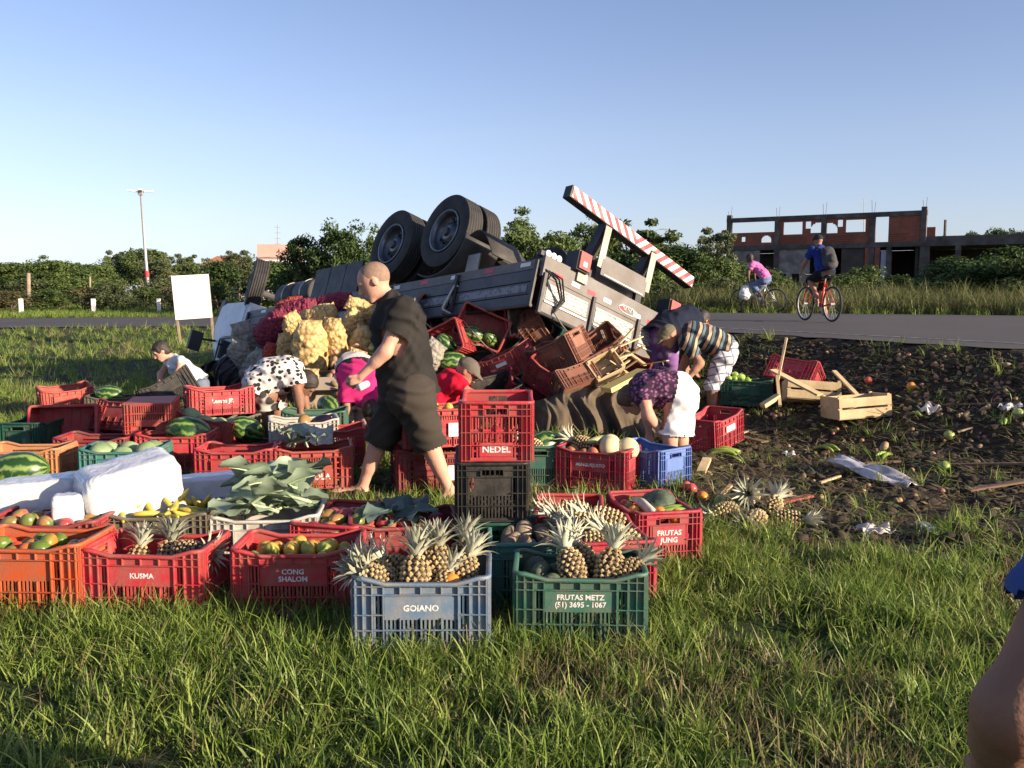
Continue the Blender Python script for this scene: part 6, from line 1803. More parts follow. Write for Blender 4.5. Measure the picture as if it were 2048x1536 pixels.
def dots_mat(name, base, spot, scale, thr, soft=.02):
    m, nt, b = mk(name); L = nt.links.new
    tc = nd(nt, 'ShaderNodeTexCoord'); v = nd(nt, 'ShaderNodeTexVoronoi'); v.inputs['Scale'].default_value = scale
    L(tc.outputs['Object'], v.inputs['Vector'])
    r = ramp(nt, v.outputs['Distance'], [(thr - soft, spot), (thr + soft, base)])
    L(r.outputs[0], b.inputs['Base Color']); b.inputs['Roughness'].default_value = .9
    return m
def stripes_mat(name, stops, axis_, period):
    m, nt, b = mk(name); L = nt.links.new
    tc = nd(nt, 'ShaderNodeTexCoord'); dt = nd(nt, 'ShaderNodeVectorMath', operation='DOT_PRODUCT'); dt.inputs[1].default_value = axis_
    L(tc.outputs['Object'], dt.inputs[0])
    n = nd(nt, 'ShaderNodeTexNoise'); n.inputs['Scale'].default_value = 7; L(tc.outputs['Object'], n.inputs['Vector'])
    a = nd(nt, 'ShaderNodeMath', operation='MULTIPLY_ADD'); L(n.outputs['Fac'], a.inputs[0]); a.inputs[1].default_value = .035; L(dt.outputs['Value'], a.inputs[2])
    ml = nd(nt, 'ShaderNodeMath', operation='DIVIDE'); L(a.outputs[0], ml.inputs[0]); ml.inputs[1].default_value = period
    fr = nd(nt, 'ShaderNodeMath', operation='FRACT'); L(ml.outputs[0], fr.inputs[0])
    r = ramp(nt, fr.outputs[0], stops); r.color_ramp.interpolation = 'CONSTANT'
    L(r.outputs[0], b.inputs['Base Color']); b.inputs['Roughness'].default_value = .9
    return m
def plaid_mat(name, base, line, period):
    m, nt, b = mk(name); L = nt.links.new
    tc = nd(nt, 'ShaderNodeTexCoord'); prev = None
    for ax in ((.80, .2, .25), (-.15, .2, .97)):
        dt = nd(nt, 'ShaderNodeVectorMath', operation='DOT_PRODUCT'); dt.inputs[1].default_value = ax; L(tc.outputs['Object'], dt.inputs[0])
        ml = nd(nt, 'ShaderNodeMath', operation='DIVIDE'); L(dt.outputs['Value'], ml.inputs[0]); ml.inputs[1].default_value = period
        fr = nd(nt, 'ShaderNodeMath', operation='FRACT'); L(ml.outputs[0], fr.inputs[0])
        lt = nd(nt, 'ShaderNodeMath', operation='LESS_THAN'); L(fr.outputs[0], lt.inputs[0]); lt.inputs[1].default_value = .17
        if prev is None: prev = lt.outputs[0]
        else:
            mxm = nd(nt, 'ShaderNodeMath', operation='MAXIMUM'); L(prev, mxm.inputs[0]); L(lt.outputs[0], mxm.inputs[1]); prev = mxm.outputs[0]
    mx = nd(nt, 'ShaderNodeMix', data_type='RGBA'); L(prev, mx.inputs[0]); mx.inputs[6].default_value = c4(base); mx.inputs[7].default_value = c4(line)
    L(mx.outputs[2], b.inputs['Base Color']); b.inputs['Roughness'].default_value = .9
    return m
def V3(p): return np.array(p, float)
def lerp(a, b, t): return V3(a) * (1 - t) + V3(b) * t
def hand_prims(wr, el, curl, r=.009, fist=False, side=None):
    wr, el = V3(wr), V3(el); d = wr - el; d /= np.linalg.norm(d)
    side = V3(side if side is not None else (0, 1, 0)); side = side - d * (side @ d); side /= np.linalg.norm(side)
    nrm = np.cross(d, side)
    pal = wr + d * .055
    M3 = np.stack([d, side, nrm], 1)
    out = [('e', pal, (.052, .040, .017), M3, .02)]
    for i in range(4):
        b = wr + d * .092 + side * (.030 - .020 * i)
        L = (.036, .041, .039, .031)[i]
        c = curl * (1.6 if fist else 1)
        d1 = d * math.cos(c) + nrm * math.sin(c); d2 = d * math.cos(2 * c) + nrm * math.sin(2 * c); d3 = d * math.cos(2.9 * c) + nrm * math.sin(2.9 * c)
        p1 = b + d1 * L; p2 = p1 + d2 * L * .75; p3 = p2 + d3 * L * .55
        out += [('c', b - d * .02, p1, r, r * .95, None, 1, .006), ('c', p1, p2, r * .95, r * .88, None, 1, .005), ('c', p2, p3, r * .88, r * .72, None, 1, .005)]
    t0 = wr + d * .025 + side * .030; t1 = t0 + d * .035 + side * .022 + nrm * .012; t2 = t1 + d * .030 + nrm * .014 + side * (-.008 if fist else .004)
    out += [('c', t0, t1, r * 1.25, r * 1.1, None, 1, .010), ('c', t1, t2, r * 1.1, r * .8, None, 1, .006)]
    return out
def body_prims(J, k, fat, sidev, fd, fist, curl, sq=1.38, hk=1.0, r=.009):
    """k = overall size, sidev = the body's side axis at the chest, fd = where the face looks"""
    P = []; s = sidev
    hips = (J['hipL'] + J['hipR']) / 2
    P.append(('c', J['pelvis'], J['waist'], .115 * k * fat, .112 * k * fat, s, sq)); P.append(('c', J['waist'], J['chest'], .112 * k * fat, .120 * k * fat, s, sq * .96))
    P.append(('c', J['shL'], J['shR'], .066 * k, .066 * k)); P.append(('c', J['chest'], J['neck'], .095 * k, .055 * k, s, 1.25))
    P.append(('c', J['neck'], J['head'], .056 * k, .055 * k))
    for a in 'LR':
        P.append(('c', J['hip' + a], J['pelvis'], .105 * k * fat, .10 * k * fat))
        P.append(('c', J['hip' + a], J['kn' + a], .092 * k * fat ** .5, .060 * k)); 
        P.append(('c', J['kn' + a], J['an' + a], .057 * k, .038 * k)); P.append(('c', lerp(J['kn' + a], J['an' + a], .15), lerp(J['kn' + a], J['an' + a], .5), .058 * k, .048 * k))
        tt = J['to' + a]; an = J['an' + a]
        bw = V3((an - tt)); bw[2] = 0; bw /= max(np.linalg.norm(bw), 1e-6)
        heel = an + bw * .03 * k; heel[2] = min(an[2], max(tt[2], an[2] - .045 * k)) if tt[2] < an[2] else an[2] - .04
        P.append(('c', heel, lerp(heel, tt, .8), .036 * k, .030 * k)); P.append(('c', an, lerp(heel, tt, .6), .036 * k, .027 * k)); P.append(('c', lerp(heel, tt, .7), tt, .034 * k, .018 * k, s, 1.25))
        P.append(('c', J['sh' + a], J['el' + a], .056 * k * fat ** .5, .043 * k)); P.append(('c', J['el' + a], J['wr' + a], .043 * k, .028 * k)); P.append(('c', lerp(J['el' + a], J['wr' + a], .1), lerp(J['el' + a], J['wr' + a], .4), .044 * k, .040 * k))
        P += hand_prims(J['wr' + a], J['el' + a], curl, r, fist, fd)
    # head with a face
    up = J['head'] - J['neck']; up /= np.linalg.norm(up)
    f = V3(fd); f /= np.linalg.norm(f)
    hup = V3(J.get('hup', up)); hup = hup - f * (hup @ f); hup /= np.linalg.norm(hup)
    sd = np.cross(hup, f)
    M3 = np.stack([f, sd, hup], 1); H = J['head']; q = k ** .6 * hk
    P.append(('e', H + hup * .022 * q - f * .008, (.100 * q, .077 * q, .092 * q), M3, .03)); P.append(('e', H - hup * .045 * q + f * .022 * q, (.068 * q, .056 * q, .072 * q), M3, .03))
    P.append(('e', H - hup * .100 * q + f * .060 * q, (.026 * q, .030 * q, .022 * q), M3, .025))                              # chin
    P.append(('c', H + hup * .002 + f * .090 * q, H - hup * .036 * q + f * .108 * q, .010 * q, .014 * q, None, 1, .012))           # nose
    P.append(('c', H + hup * .020 * q + f * .082 * q + sd * .035, H + hup * .020 * q + f * .082 * q - sd * .035, .014 * q, .014 * q, None, 1, .015))
    P.append(('c', H - hup * .066 * q + f * .083 * q + sd * .020, H - hup * .066 * q + f * .083 * q - sd * .020, .010 * q, .010 * q, None, 1, .010))
    for e in (-1, 1):
        P.append(('e', H + sd * e * .077 * q - f * .006 - hup * .008, (.019 * q, .009 * q, .031 * q), M3, .006))
        P.append(('e', H + sd * e * .032 * q + f * .094 * q + hup * .002, (.013, .016, .010), M3, -.010))
    return P, M3
def hair_prims(J, M3, k, style, hk=1.0):
    H = J['head']; f, sd, up = M3[:, 0], M3[:, 1], M3[:, 2]; q = k ** .6 * hk
    if style == 'buzz': return [('e', H + up * .026 * q - f * .012 * q, (.099 * q, .0785 * q, .091 * q), M3)]
    if style == 'short': return [('e', H + up * .032 * q - f * .012 * q, (.108 * q, .086 * q, .095 * q), M3), ('e', H - f * .05 * q - up * .03 * q, (.06 * q, .075 * q, .07 * q), M3)]
    if style == 'cap': return [('e', H + up * .035 * q - f * .008 * q, (.108 * q, .086 * q, .088 * q), M3), ('c', H + up * .03 * q + f * .09 * q, H + up * .022 * q + f * .155 * q, .02, .012, tuple(sd), 3.2)]
    return [('e', H + up * .03 * q - f * .014 * q, (.110 * q, .088 * q, .098 * q), M3), ('c', H - f * .07 * q, H - f * .10 * q - up * .16 * q, .07 * q, .05 * q)]
def wrinkle(amp, sc=1.0, seed=0):
    def fn(X, Y, Z):
        w = np.sin(9 * sc * Y + 6 * sc * X + seed) * 1.3 + np.sin(13 * sc * Z - 5 * sc * X + seed * 2)
        return amp * (1.3 * (np.abs(np.sin(17 * sc * Z + 11 * sc * X + w)) - .6) + .8 * (np.abs(np.sin(26 * sc * X - 15 * sc * Z + 1.4 * w + seed)) - .6) + .35 * np.sin(61 * sc * Z + 33 * sc * X + 2 * w))
    return fn
def cutter(cuts):
    def fn(c):
        keep = np.ones(len(c), bool)
        for p, n, r, *q_ in cuts:
            hm = q_[0] if q_ else .5
            p, n = V3(p), V3(n); n = n / np.linalg.norm(n)
            d = c - p; h = d @ n
            perp = np.linalg.norm(d - h[:, None] * n, axis=1)
            keep &= ~((h > 0) & (h < hm) & (perp < r))
        return keep
    return fn
def person(label, Y, pts, skinm, top=None, bottom=None, hair=('short', None), k=1.0, fat=1.0, side=(0, 1, 0), face=(-1, 0, 0), hup=None, fist=False, curl=.35, vox=.011, sleeve=.62, leg=.85, waist_t=.0, shoes=None, extra=None, name='person', tank=False, topoff=.016, botoff=.022, root=None, belt=None, sq=1.38, hk=1.06):
    J = {}
    for n, (px, py, dy) in pts.items(): J[n] = V3(at_y(px, py, Y + dy))
    if hup is not None: J['hup'] = V3(hup)
    base = V3((J['pelvis'][0], J['pelvis'][1], min(J['anL'][2], J['anR'][2]) - .06)) if root is None else V3(root)
    for n in J:
        if n != 'hup': J[n] = J[n] - base
    e = empty(name, base, label=label, cat='person')
    P, M3 = body_prims(J, k, fat, side, face, fist, curl, sq, hk)
    link('body', sdf_mesh('body', P, vox, skinm, k=.035), e)
    if hair[1] is not None:
        H, f, up = J['head'], M3[:, 0], M3[:, 2]
        cuts = [(H + f * .062 + up * .03, f * .9 - up * .5, .3)] if hair[0] in ('buzz', 'short') else ([(H - up * .0 + up * .012, -up, .14)] if hair[0] == 'cap' else [(H + f * .065 + up * .03, f * .9 - up * .5, .3)])
        link({'cap': 'cap'}.get(hair[0], 'hair'), sdf_mesh('hair', hair_prims(J, M3, k, hair[0], hk), .009, hair[1], k=.03, cut=cutter(cuts), noise=wrinkle(.003 if hair[0] != 'buzz' else 0, 2)), e)
    if top is not None:
        o = topoff; C = []; s = side
        C.append(('c', lerp(J['waist'], J['pelvis'], .55 if waist_t < 0 else .85 + waist_t), J['waist'], .130 * k * fat + o * 1.3, .115 * k * fat + o, s, sq)); C.append(('c', J['waist'], J['chest'], .115 * k * fat + o, .122 * k * fat + o, s, sq * .97))
        C.append(('c', J['shL'], J['shR'], .068 * k + o * .7, .068 * k + o * .7)); C.append(('c', J['chest'], J['neck'], .097 * k + o, .06 * k + o * .4, s, 1.25))
        cuts = []
        if not tank:
            for a in 'LR':
                m_ = lerp(J['sh' + a], J['el' + a], min(sleeve + .15, 1.1)); C.append(('c', J['sh' + a], m_, .062 * k * fat ** .5 + o, .055 * k + o * 1.2))
                cuts.append((lerp(J['sh' + a], J['el' + a], sleeve), J['el' + a] - J['sh' + a], .080 * k + o * 1.5, .13))
        up = J['head'] - J['neck']
        cuts.append((lerp(J['neck'], J['head'], .30), up, .10))
        hem = J['pelvis'] - J['waist']; cuts.append((lerp(J['waist'], J['pelvis'], 1.0 + waist_t), hem, .34 * k * fat))
        link('shirt', sdf_mesh('shirt', C, vox, top, k=.05, noise=wrinkle(.0085, 1, 1), cut=cutter(cuts)), e)
    if bottom is not None:
        o = botoff; C = [('c', J['pelvis'], lerp(J['pelvis'], J['waist'], .55), .118 * k * fat + o * .8, .115 * k * fat + o * .6, side, sq)]
        cuts = [(lerp(J['pelvis'], J['waist'], .45), J['waist'] - J['pelvis'], .3 * k * fat)]
        for a in 'LR':
            C.append(('c', J['hip' + a], J['pelvis'], .108 * k * fat + o, .105 * k * fat + o * .8))
            if leg <= 1.0:
                C.append(('c', J['hip' + a], lerp(J['hip' + a], J['kn' + a], min(1.12, leg + .15)), .097 * k * fat ** .5 + o, .075 * k + o * 1.4))
                cuts.append((lerp(J['hip' + a], J['kn' + a], leg), J['kn' + a] - J['hip' + a], .13 * k + o))
            else:
                C.append(('c', J['hip' + a], J['kn' + a], .097 * k * fat ** .5 + o, .066 * k + o)); C.append(('c', J['kn' + a], lerp(J['kn' + a], J['an' + a], min(1.05, leg)), .066 * k + o, .05 * k + o))
                cuts.append((lerp(J['kn' + a], J['an' + a], leg - 1.0), J['an' + a] - J['kn' + a], .12 * k))
        link('trousers' if leg > 1 else 'shorts', sdf_mesh('shorts', C, vox, bottom, k=.022, noise=wrinkle(.0095, 1, 4), cut=cutter(cuts)), e)
    if belt is not None:
        a, b = lerp(J['pelvis'], J['waist'], .42), lerp(J['pelvis'], J['waist'], .9)
        link('waistband', sdf_mesh('waistband', [('c', a, b, .125 * k * fat + .026, .12 * k * fat + .026, side, sq)], vox, belt, cut=cutter([(b, J['waist'] - J['pelvis'], .4), (a, J['pelvis'] - J['waist'], .4)])), e)
    return e, J, base
BLACKT = cloth('black_shirt', (.018, .017, .016), (.028, .025, .023)); BLACKS = cloth('black_shorts', (.034, .028, .023), (.050, .041, .034))
man, MJ, mb0 = person('barefoot man in black shirt and shorts walking past the crates', 6.6, {
    'head': (748, 563, -.02), 'neck': (779, 598, -.01), 'chest': (797, 652, 0), 'waist': (806, 718, 0), 'pelvis': (815, 772, 0),
    'shL': (806, 622, -.20), 'shR': (790, 618, .20), 'elL': (772, 702, -.27), 'elR': (800, 705, .27), 'wrL': (722, 752, -.26), 'wrR': (785, 765, .25),
    'hipL': (822, 790, -.10), 'hipR': (808, 790, .10), 'knL': (862, 896, -.10), 'knR': (756, 888, .10), 'anL': (899, 982, -.08), 'anR': (723, 980, .10), 'toL': (872, 1012, -.20), 'toR': (655, 988, .08)},
    SKIN['fair'], BLACKT, BLACKS, ('buzz', BUZZ), 1.0, 1.42, face=(-.86, -.10, -.42), hup=(-.35, 0, .9), fist=True, curl=.62, vox=.0085, sleeve=.58, leg=1.0, waist_t=.40, sq=1.04, hk=1.16, topoff=.030, botoff=.030)
# the white tin in his hand
hd = V3(MJ['wrL']) + mb0
tag(MB().tube([Vector(hd) + Vector((-.005, -.045, -.075)), Vector(hd) + Vector((.03, .06, -.06))], .026, 14).build('drink_tin', WHP, None, True), 'white tin held in the hand of the walking man', 'tin')
person('boy in a pale vest leaning over a black crate', 10.5, {
    'head': (322, 702, -.05), 'neck': (344, 716, 0), 'chest': (360, 734, 0), 'waist': (380, 752, 0), 'pelvis': (397, 768, 0),
    'shL': (362, 722, -.14), 'shR': (338, 726, .12), 'elL': (358, 744, -.22), 'elR': (322, 748, .10), 'wrL': (350, 758, -.30), 'wrR': (320, 772, -.05),
    'hipL': (402, 772, -.07), 'hipR': (392, 774, .07), 'knL': (402, 815, -.14), 'knR': (388, 815, -.02), 'anL': (410, 852, -.02), 'anR': (392, 852, .1), 'toL': (398, 860, -.12), 'toR': (380, 858, .0)},
    SKIN['fair'], cloth('pale_vest', (.60, .66, .68)), cloth('grey_jeans', (.16, .19, .25)), ('short', HAIR), .78, 1.0, side=(.5, .85, 0), face=(-.72, -.45, -.52), hup=(-.3, -.1, .95), tank=True, leg=1.9, botoff=.012)
person('woman in a black spotted white blouse bending over the crates', 8.8, {
    'head': (612, 768, -.05), 'neck': (598, 750, 0), 'chest': (572, 748, 0), 'waist': (545, 752, 0), 'pelvis': (520, 772, 0),
    'shL': (590, 760, -.16), 'shR': (590, 754, .16), 'elL': (598, 795, -.18), 'elR': (606, 792, .16), 'wrL': (602, 824, -.20), 'wrR': (615, 822, .12),
    'hipL': (530, 788, -.09), 'hipR': (545, 790, .12), 'knL': (534, 846, -.08), 'knR': (560, 844, .12), 'anL': (530, 902, -.02), 'anR': (556, 898, .16), 'toL': (552, 908, -.08), 'toR': (578, 904, .12)},
    SKIN['brown'], dots_mat('spotted_blouse', (.62, .58, .54), (.012, .011, .012), 21, .42), dots_mat('floral_shorts', (.50, .46, .42), (.03, .025, .02), 9, .45, .08), ('long', HAIR), .95, 1.35, face=(.55, 0, -.83), hup=(.8, 0, .5), leg=.55, sleeve=.3, topoff=.028)
PINKT = cloth('pink_shirt', (.60, .030, .17))
person('bent figure in a pink top with white trousers behind the walking man', 9.2, {
    'head': (742, 826, -.34), 'neck': (728, 802, -.28), 'chest': (722, 778, -.20), 'waist': (715, 752, -.02), 'pelvis': (712, 732, .14),
    'shL': (693, 792, -.24), 'shR': (748, 796, -.22), 'elL': (694, 820, -.30), 'elR': (752, 826, -.30), 'wrL': (688, 850, -.34), 'wrR': (745, 856, -.36),
    'hipL': (698, 748, .18), 'hipR': (728, 748, .18), 'knL': (696, 808, .14), 'knR': (730, 808, .14), 'anL': (694, 876, .24), 'anR': (732, 876, .24), 'toL': (692, 884, .1), 'toR': (734, 884, .1)},
    SKIN['tan'], PINKT, cloth('white_trousers', (.55, .48, .47)), ('short', HAIR), .92, 1.15, side=(1, 0, 0), face=(.1, -.6, -.8), hup=(.2, -.8, .2), leg=1.8, belt=cloth('black_band', (.02, .02, .02)), topoff=.02, waist_t=-.62, botoff=.03)
person('man in a red shirt and grey cap crouching behind the red crates', 8.6, {
    'head': (934, 742, -.02), 'neck': (916, 752, 0), 'chest': (900, 768, 0), 'waist': (882, 796, 0), 'pelvis': (868, 824, 0),
    'shL': (912, 764, .17), 'shR': (914, 768, -.17), 'elL': (945, 790, .2), 'elR': (944, 790, -.22), 'wrL': (950, 815, .12), 'wrR': (934, 812, -.30),
    'hipL': (874, 832, .1), 'hipR': (874, 834, -.1), 'knL': (928, 826, .16), 'knR': (924, 830, -.14), 'anL': (898, 892, .14), 'anR': (896, 896, -.12), 'toL': (925, 900, .14), 'toR': (922, 904, -.12)},
    SKIN['tan'], cloth('red_shirt', (.62, .008, .035)), cloth('dark_shorts', (.05, .045, .045)), ('cap', cloth('grey_cap', (.13, .11, .09))), .98, 1.1, face=(.75, -.1, -.62), hup=(.5, 0, .8), leg=.95, sleeve=.6)
floral = dots_mat('floral_blouse', (.035, .012, .035), (.34, .12, .26), 34, .36, .14)
person('woman in white shorts and purple floral blouse bending to the ground', 7.7, {
    'head': (1262, 800, .05), 'neck': (1280, 784, .02), 'chest': (1296, 779, 0), 'waist': (1324, 775, 0), 'pelvis': (1356, 784, 0),
    'shL': (1288, 794, -.16), 'shR': (1290, 788, .16), 'elL': (1296, 830, -.20), 'elR': (1294, 830, .2), 'wrL': (1316, 858, -.10), 'wrR': (1298, 866, .16),
    'hipL': (1352, 798, -.10), 'hipR': (1360, 798, .10), 'knL': (1340, 872, -.09), 'knR': (1362, 874, .10), 'anL': (1344, 938, -.06), 'anR': (1364, 940, .13), 'toL': (1318, 948, -.08), 'toR': (1340, 948, .10)},
    SKIN['fair'], floral, cloth('white_shorts', (.78, .77, .76), (.70, .69, .68)), ('long', BROWNH), .95, 1.28, side=(.1, .99, 0), face=(-.55, .2, -.8), hup=(-.8, 0, .4), leg=.94, tank=True, waist_t=-.55, botoff=.03)
STR = stripes_mat('striped_shirt', [(0, (.012, .016, .026)), (.36, (.10, .16, .18)), (.60, (.012, .016, .026)), (.72, (.50, .33, .20))], (-.94, 0, .34), .115)
person('man in a striped shirt, plaid shorts and cap bending beside the tailgate', 10.5, {
    'head': (1337, 672, -.06), 'neck': (1364, 668, 0), 'chest': (1388, 668, 0), 'waist': (1424, 680, 0), 'pelvis': (1450, 698, 0),
    'shL': (1374, 682, -.18), 'shR': (1372, 672, .18), 'elL': (1400, 726, -.24), 'elR': (1372, 722, .20), 'wrL': (1376, 758, -.28), 'wrR': (1352, 756, .10),
    'hipL': (1448, 712, -.10), 'hipR': (1450, 710, .10), 'knL': (1424, 772, -.10), 'knR': (1438, 772, .12), 'anL': (1424, 828, -.06), 'anR': (1442, 828, .16), 'toL': (1398, 838, -.10), 'toR': (1416, 836, .12)},
    SKIN['tan'], STR, plaid_mat('plaid_shorts', (.62, .60, .60), (.16, .16, .24), .085), ('cap', cloth('olive_cap', (.12, .11, .075))), 1.0, 1.12, face=(-.72, -.25, -.62), hup=(-.5, 0, .8), leg=1.12, sleeve=.72)
person('figure in navy top and purple trousers bending behind the striped man', 11.4, {
    'head': (1404, 640, .55), 'neck': (1388, 640, .45), 'chest': (1368, 642, .35), 'waist': (1340, 652, .15), 'pelvis': (1324, 672, 0),
    'shL': (1384, 650, .6), 'shR': (1372, 650, .25), 'elL': (1392, 690, .6), 'elR': (1376, 690, .3), 'wrL': (1392, 730, .6), 'wrR': (1374, 730, .3),
    'hipL': (1312, 682, .06), 'hipR': (1338, 684, -.06), 'knL': (1310, 732, -.02), 'knR': (1342, 732, -.12), 'anL': (1312, 782, .06), 'anR': (1346, 784, -.02), 'toL': (1326, 790, .1), 'toR': (1360, 792, .02)},
    SKIN['tan'], cloth('navy_shirt', (.012, .016, .034)), dots_mat('purple_print', (.18, .08, .24), (.42, .30, .46), 7, .28, .12), ('short', HAIR), 1.0, 1.32, side=(-.5, .85, 0), face=(.5, .5, -.6), hup=(.6, .5, .4), leg=1.85, waist_t=.7, topoff=.05)

# ------------------------------------------------------------------ cyclists
def wheel_b():
    t = MB().lathe([(.335 + .022 * math.cos(a), .022 * math.sin(a)) for a in np.linspace(0, 2 * math.pi, 8, endpoint=False)], 36, 'Y', closed=True).mesh('tyre', TIRE, True)
    r = MB().lathe([(.312 + .010 * math.cos(a), .012 * math.sin(a)) for a in np.linspace(0, 2 * math.pi, 6, endpoint=False)], 36, 'Y', closed=True).mesh('rim', STEEL, True)
    s = MB()
    for i in range(18):
        a = 2 * math.pi * i / 18; s.tube([(.02 * math.cos(a), .025 * (-1) ** i, .02 * math.sin(a)), (.31 * math.cos(a + .2), 0, .31 * math.sin(a + .2))], .0022, 3, caps=False)
    s.lathe([(0, -.04), (.025, -.04), (.025, .04), (0, .04)], 10, 'Y')
    return t, r, s.mesh('spokes', STEEL)
BWM = wheel_b()
def bicycle(pos, ang, paint, label, basket=False):
    """wheels along the local x axis, front wheel at +x"""
    b = empty('bicycle', pos, (0, 0, ang), label, 'bicycle')
    for x in (-.52, .53):
        e = empty('wheel'); e.parent = b; e.location = (x, 0, .357); e.rotation_euler = (0, rnd.uniform(0, 3), 0)
        for nm, m in zip(('tyre', 'rim', 'spokes'), BWM): link(nm, m, e)
    bb, st, hd_, rr, fr = (-.08, 0, .30), (-.22, 0, .80), (.34, 0, .82), (-.52, 0, .357), (.53, 0, .357)
    f = MB(); 
    for p, q in ((bb, st), (st, hd_), (bb, (.37, 0, .72))): f.tube([p, q], .019, 8)
    for s in (-1, 1):
        f.tube([(bb[0], s * .02, bb[2]), (rr[0], s * .06, rr[2])], .012, 6); f.tube([(st[0], s * .02, st[2] - .03), (rr[0], s * .06, rr[2])], .010, 6)
    f.build('frame', paint, b, True)
    fk = MB(); fk.tube([hd_, (.365, 0, .74)], .022, 8)
    for s in (-1, 1): fk.tube([(.37, s * .03, .73), (.40, s * .055, .66), (.53, s * .06, .357)], .013, 6)
    fk.build('fork', paint, b, True)
    MB().tube([hd_, (.31, 0, .95)], .014, 8).build('stem', STEEL, b, True)
    hb = MB().tube([(.27, -.29, 1.0), (.32, -.12, .96), (.32, .12, .96), (.27, .29, 1.0)], .013, 8).build('handlebar', BLK, b, True)
    MB().tube([st, (-.25, 0, .90)], .014, 8).build('seat_post', STEEL, b)
    link('saddle', blob_mesh('saddle', .135, .075, .035, BLK, 0, point=.0), b, (-.25, 0, .925))
    c = MB().lathe([(0, -.05), (.09, -.05), (.09, -.044), (0, -.044)], 20, 'Y', bb)
    c.tube([(bb[0], -.055, bb[2]), (bb[0] + .02, -.07, bb[2] - .17)], .011, 6); c.tube([(bb[0], .055, bb[2]), (bb[0] - .02, .07, bb[2] + .17)], .011, 6)
    c.build('crankset', STEEL, b)
    for s in (-1, 1): MB().bb((bb[0] + (-s) * .02 - .045, s * .13 - .045, bb[2] + s * .17 - .012), (bb[0] + (-s) * .02 + .045, s * .13 + .045, bb[2] + s * .17 + .012)).build('pedal', BLK, b)
    return b
def rider(label, bpos, ang, k, top, bottom, hairs, skinm, vox, lean=.25, cap=None):
    c, s = math.cos(ang), math.sin(ang)
    W = lambda x, y, z: V3((bpos[0] + c * x - s * y, bpos[1] + s * x + c * y, bpos[2] + z))
    hx = -.22
    pts = {'pelvis': W(hx, 0, 1.00), 'waist': W(hx + .05 + .05 * lean, 0, 1.16), 'chest': W(hx + .10 + .35 * lean, 0, 1.36), 'neck': W(hx + .13 + .5 * lean, 0, 1.50), 'head': W(hx + .17 + .6 * lean, 0, 1.64),
           'shL': W(hx + .13 + .4 * lean, .18, 1.44), 'shR': W(hx + .13 + .4 * lean, -.18, 1.44), 'elL': W(hx + .28 + .3 * lean, .26, 1.20), 'elR': W(hx + .28 + .3 * lean, -.26, 1.20), 'wrL': W(.22, .28, 1.04), 'wrR': W(.22, -.28, 1.04),
           'hipL': W(hx + .02, .09, .97), 'hipR': W(hx + .02, -.09, .97), 'knL': W(.16, .11, .83), 'knR': W(.11, -.11, .62), 'anL': W(-.10, .12, .55), 'anR': W(-.06, -.12, .21), 'toL': W(.02, .13, .50), 'toR': W(.06, -.13, .16)}
    pix = {}
    for n, p in pts.items():      # person() takes picture points; feed the world points straight through
        pix[n] = p
    return pix
def person_w(label, pts, *a, **kw):
    g = globals(); old = g['at_y']
    g['at_y'] = lambda p, q, r: p
    try: return person(label, 0, {n: (Vector(p), 0, 0) for n, p in pts.items()}, *a, **kw)
    finally: g['at_y'] = old
RED_P = M('red_bike_paint', (.50, .05, .03), rough=.35); SIL_P = M('silver_bike_paint', (.50, .48, .45), rough=.35, metal=.4)
q = at_y(1636, 643, 19.0); ca = math.atan2(.98, -.20)
bp_ = (q.x, q.y, float(road_z(q.x, q.y)) + .012)
bicycle(bp_, ca, RED_P, 'red mountain bicycle ridden along the road')
pe, pj, pb = person_w('cyclist in a blue jersey and helmet with a grey backpack', rider('', bp_, ca, 1, None, None, None, None, .013), SKIN['tan'], cloth('blue_jersey', (.025, .045, .22)), cloth('black_cycling_shorts', (.015, .015, .018)), ('cap', cloth('dark_helmet', (.03, .03, .035))), 1.0, 1.0, side=(-math.sin(ca), math.cos(ca), 0), face=(math.cos(ca), math.sin(ca), -.1), vox=.013, leg=1.02)
GB = cloth('grey_backpack', (.10, .10, .095), (.04, .04, .045))
bk = empty('backpack', pb, label='grey and black backpack on the cyclist in blue', cat='backpack')
bd = V3((-math.cos(ca), -math.sin(ca), 0))
link('bag', sdf_mesh('bag', [('c', pj['waist'] + bd * .24, pj['chest'] + bd * .25 + V3((0, 0, .04)), .12, .11, (-math.sin(ca), math.cos(ca), 0), 1.3), ('e', lerp(pj['waist'], pj['chest'], .4) + bd * .35, (.09, .09, .11))], .013, GB, noise=wrinkle(.004)), bk)
for s in (-1, 1):
    sv = V3((-math.sin(ca), math.cos(ca), 0)) * .11 * s
    MB().tube([pj['chest'] + bd * .2 + sv + V3((0, 0, .08)), pj['chest'] + sv + V3((0, 0, .15)), pj['chest'] - bd * .14 + sv, pj['waist'] + sv + bd * .1], .02, 6).build('strap', GB, bk, True)
q = at_y(1516, 624, 28.0); cb2 = math.atan2(.55, -.83)
bp2 = (q.x, q.y, float(road_z(q.x, q.y)) + .0)
bicycle(bp2, cb2, SIL_P, 'silver bicycle ridden at the far side of the road')
person_w('cyclist in a pink shirt and blue jeans at the far side of the road', rider('', bp2, cb2, 1, None, None, None, None, .015, .6), SKIN['dark'], cloth('pink_polo', (.62, .16, .40)), cloth('blue_jeans', (.13, .19, .32)), ('short', HAIR), 1.0, 1.15, side=(-math.sin(cb2), math.cos(cb2), 0), face=(math.cos(cb2), math.sin(cb2), -.2), vox=.015, leg=1.7)
sb_ = empty('shopping_bag', (bp2[0] + .45 * math.cos(cb2), bp2[1] + .45 * math.sin(cb2) - .2, bp2[2] + .55), label='white bag hanging on the handlebar of the silver bicycle', cat='bag')
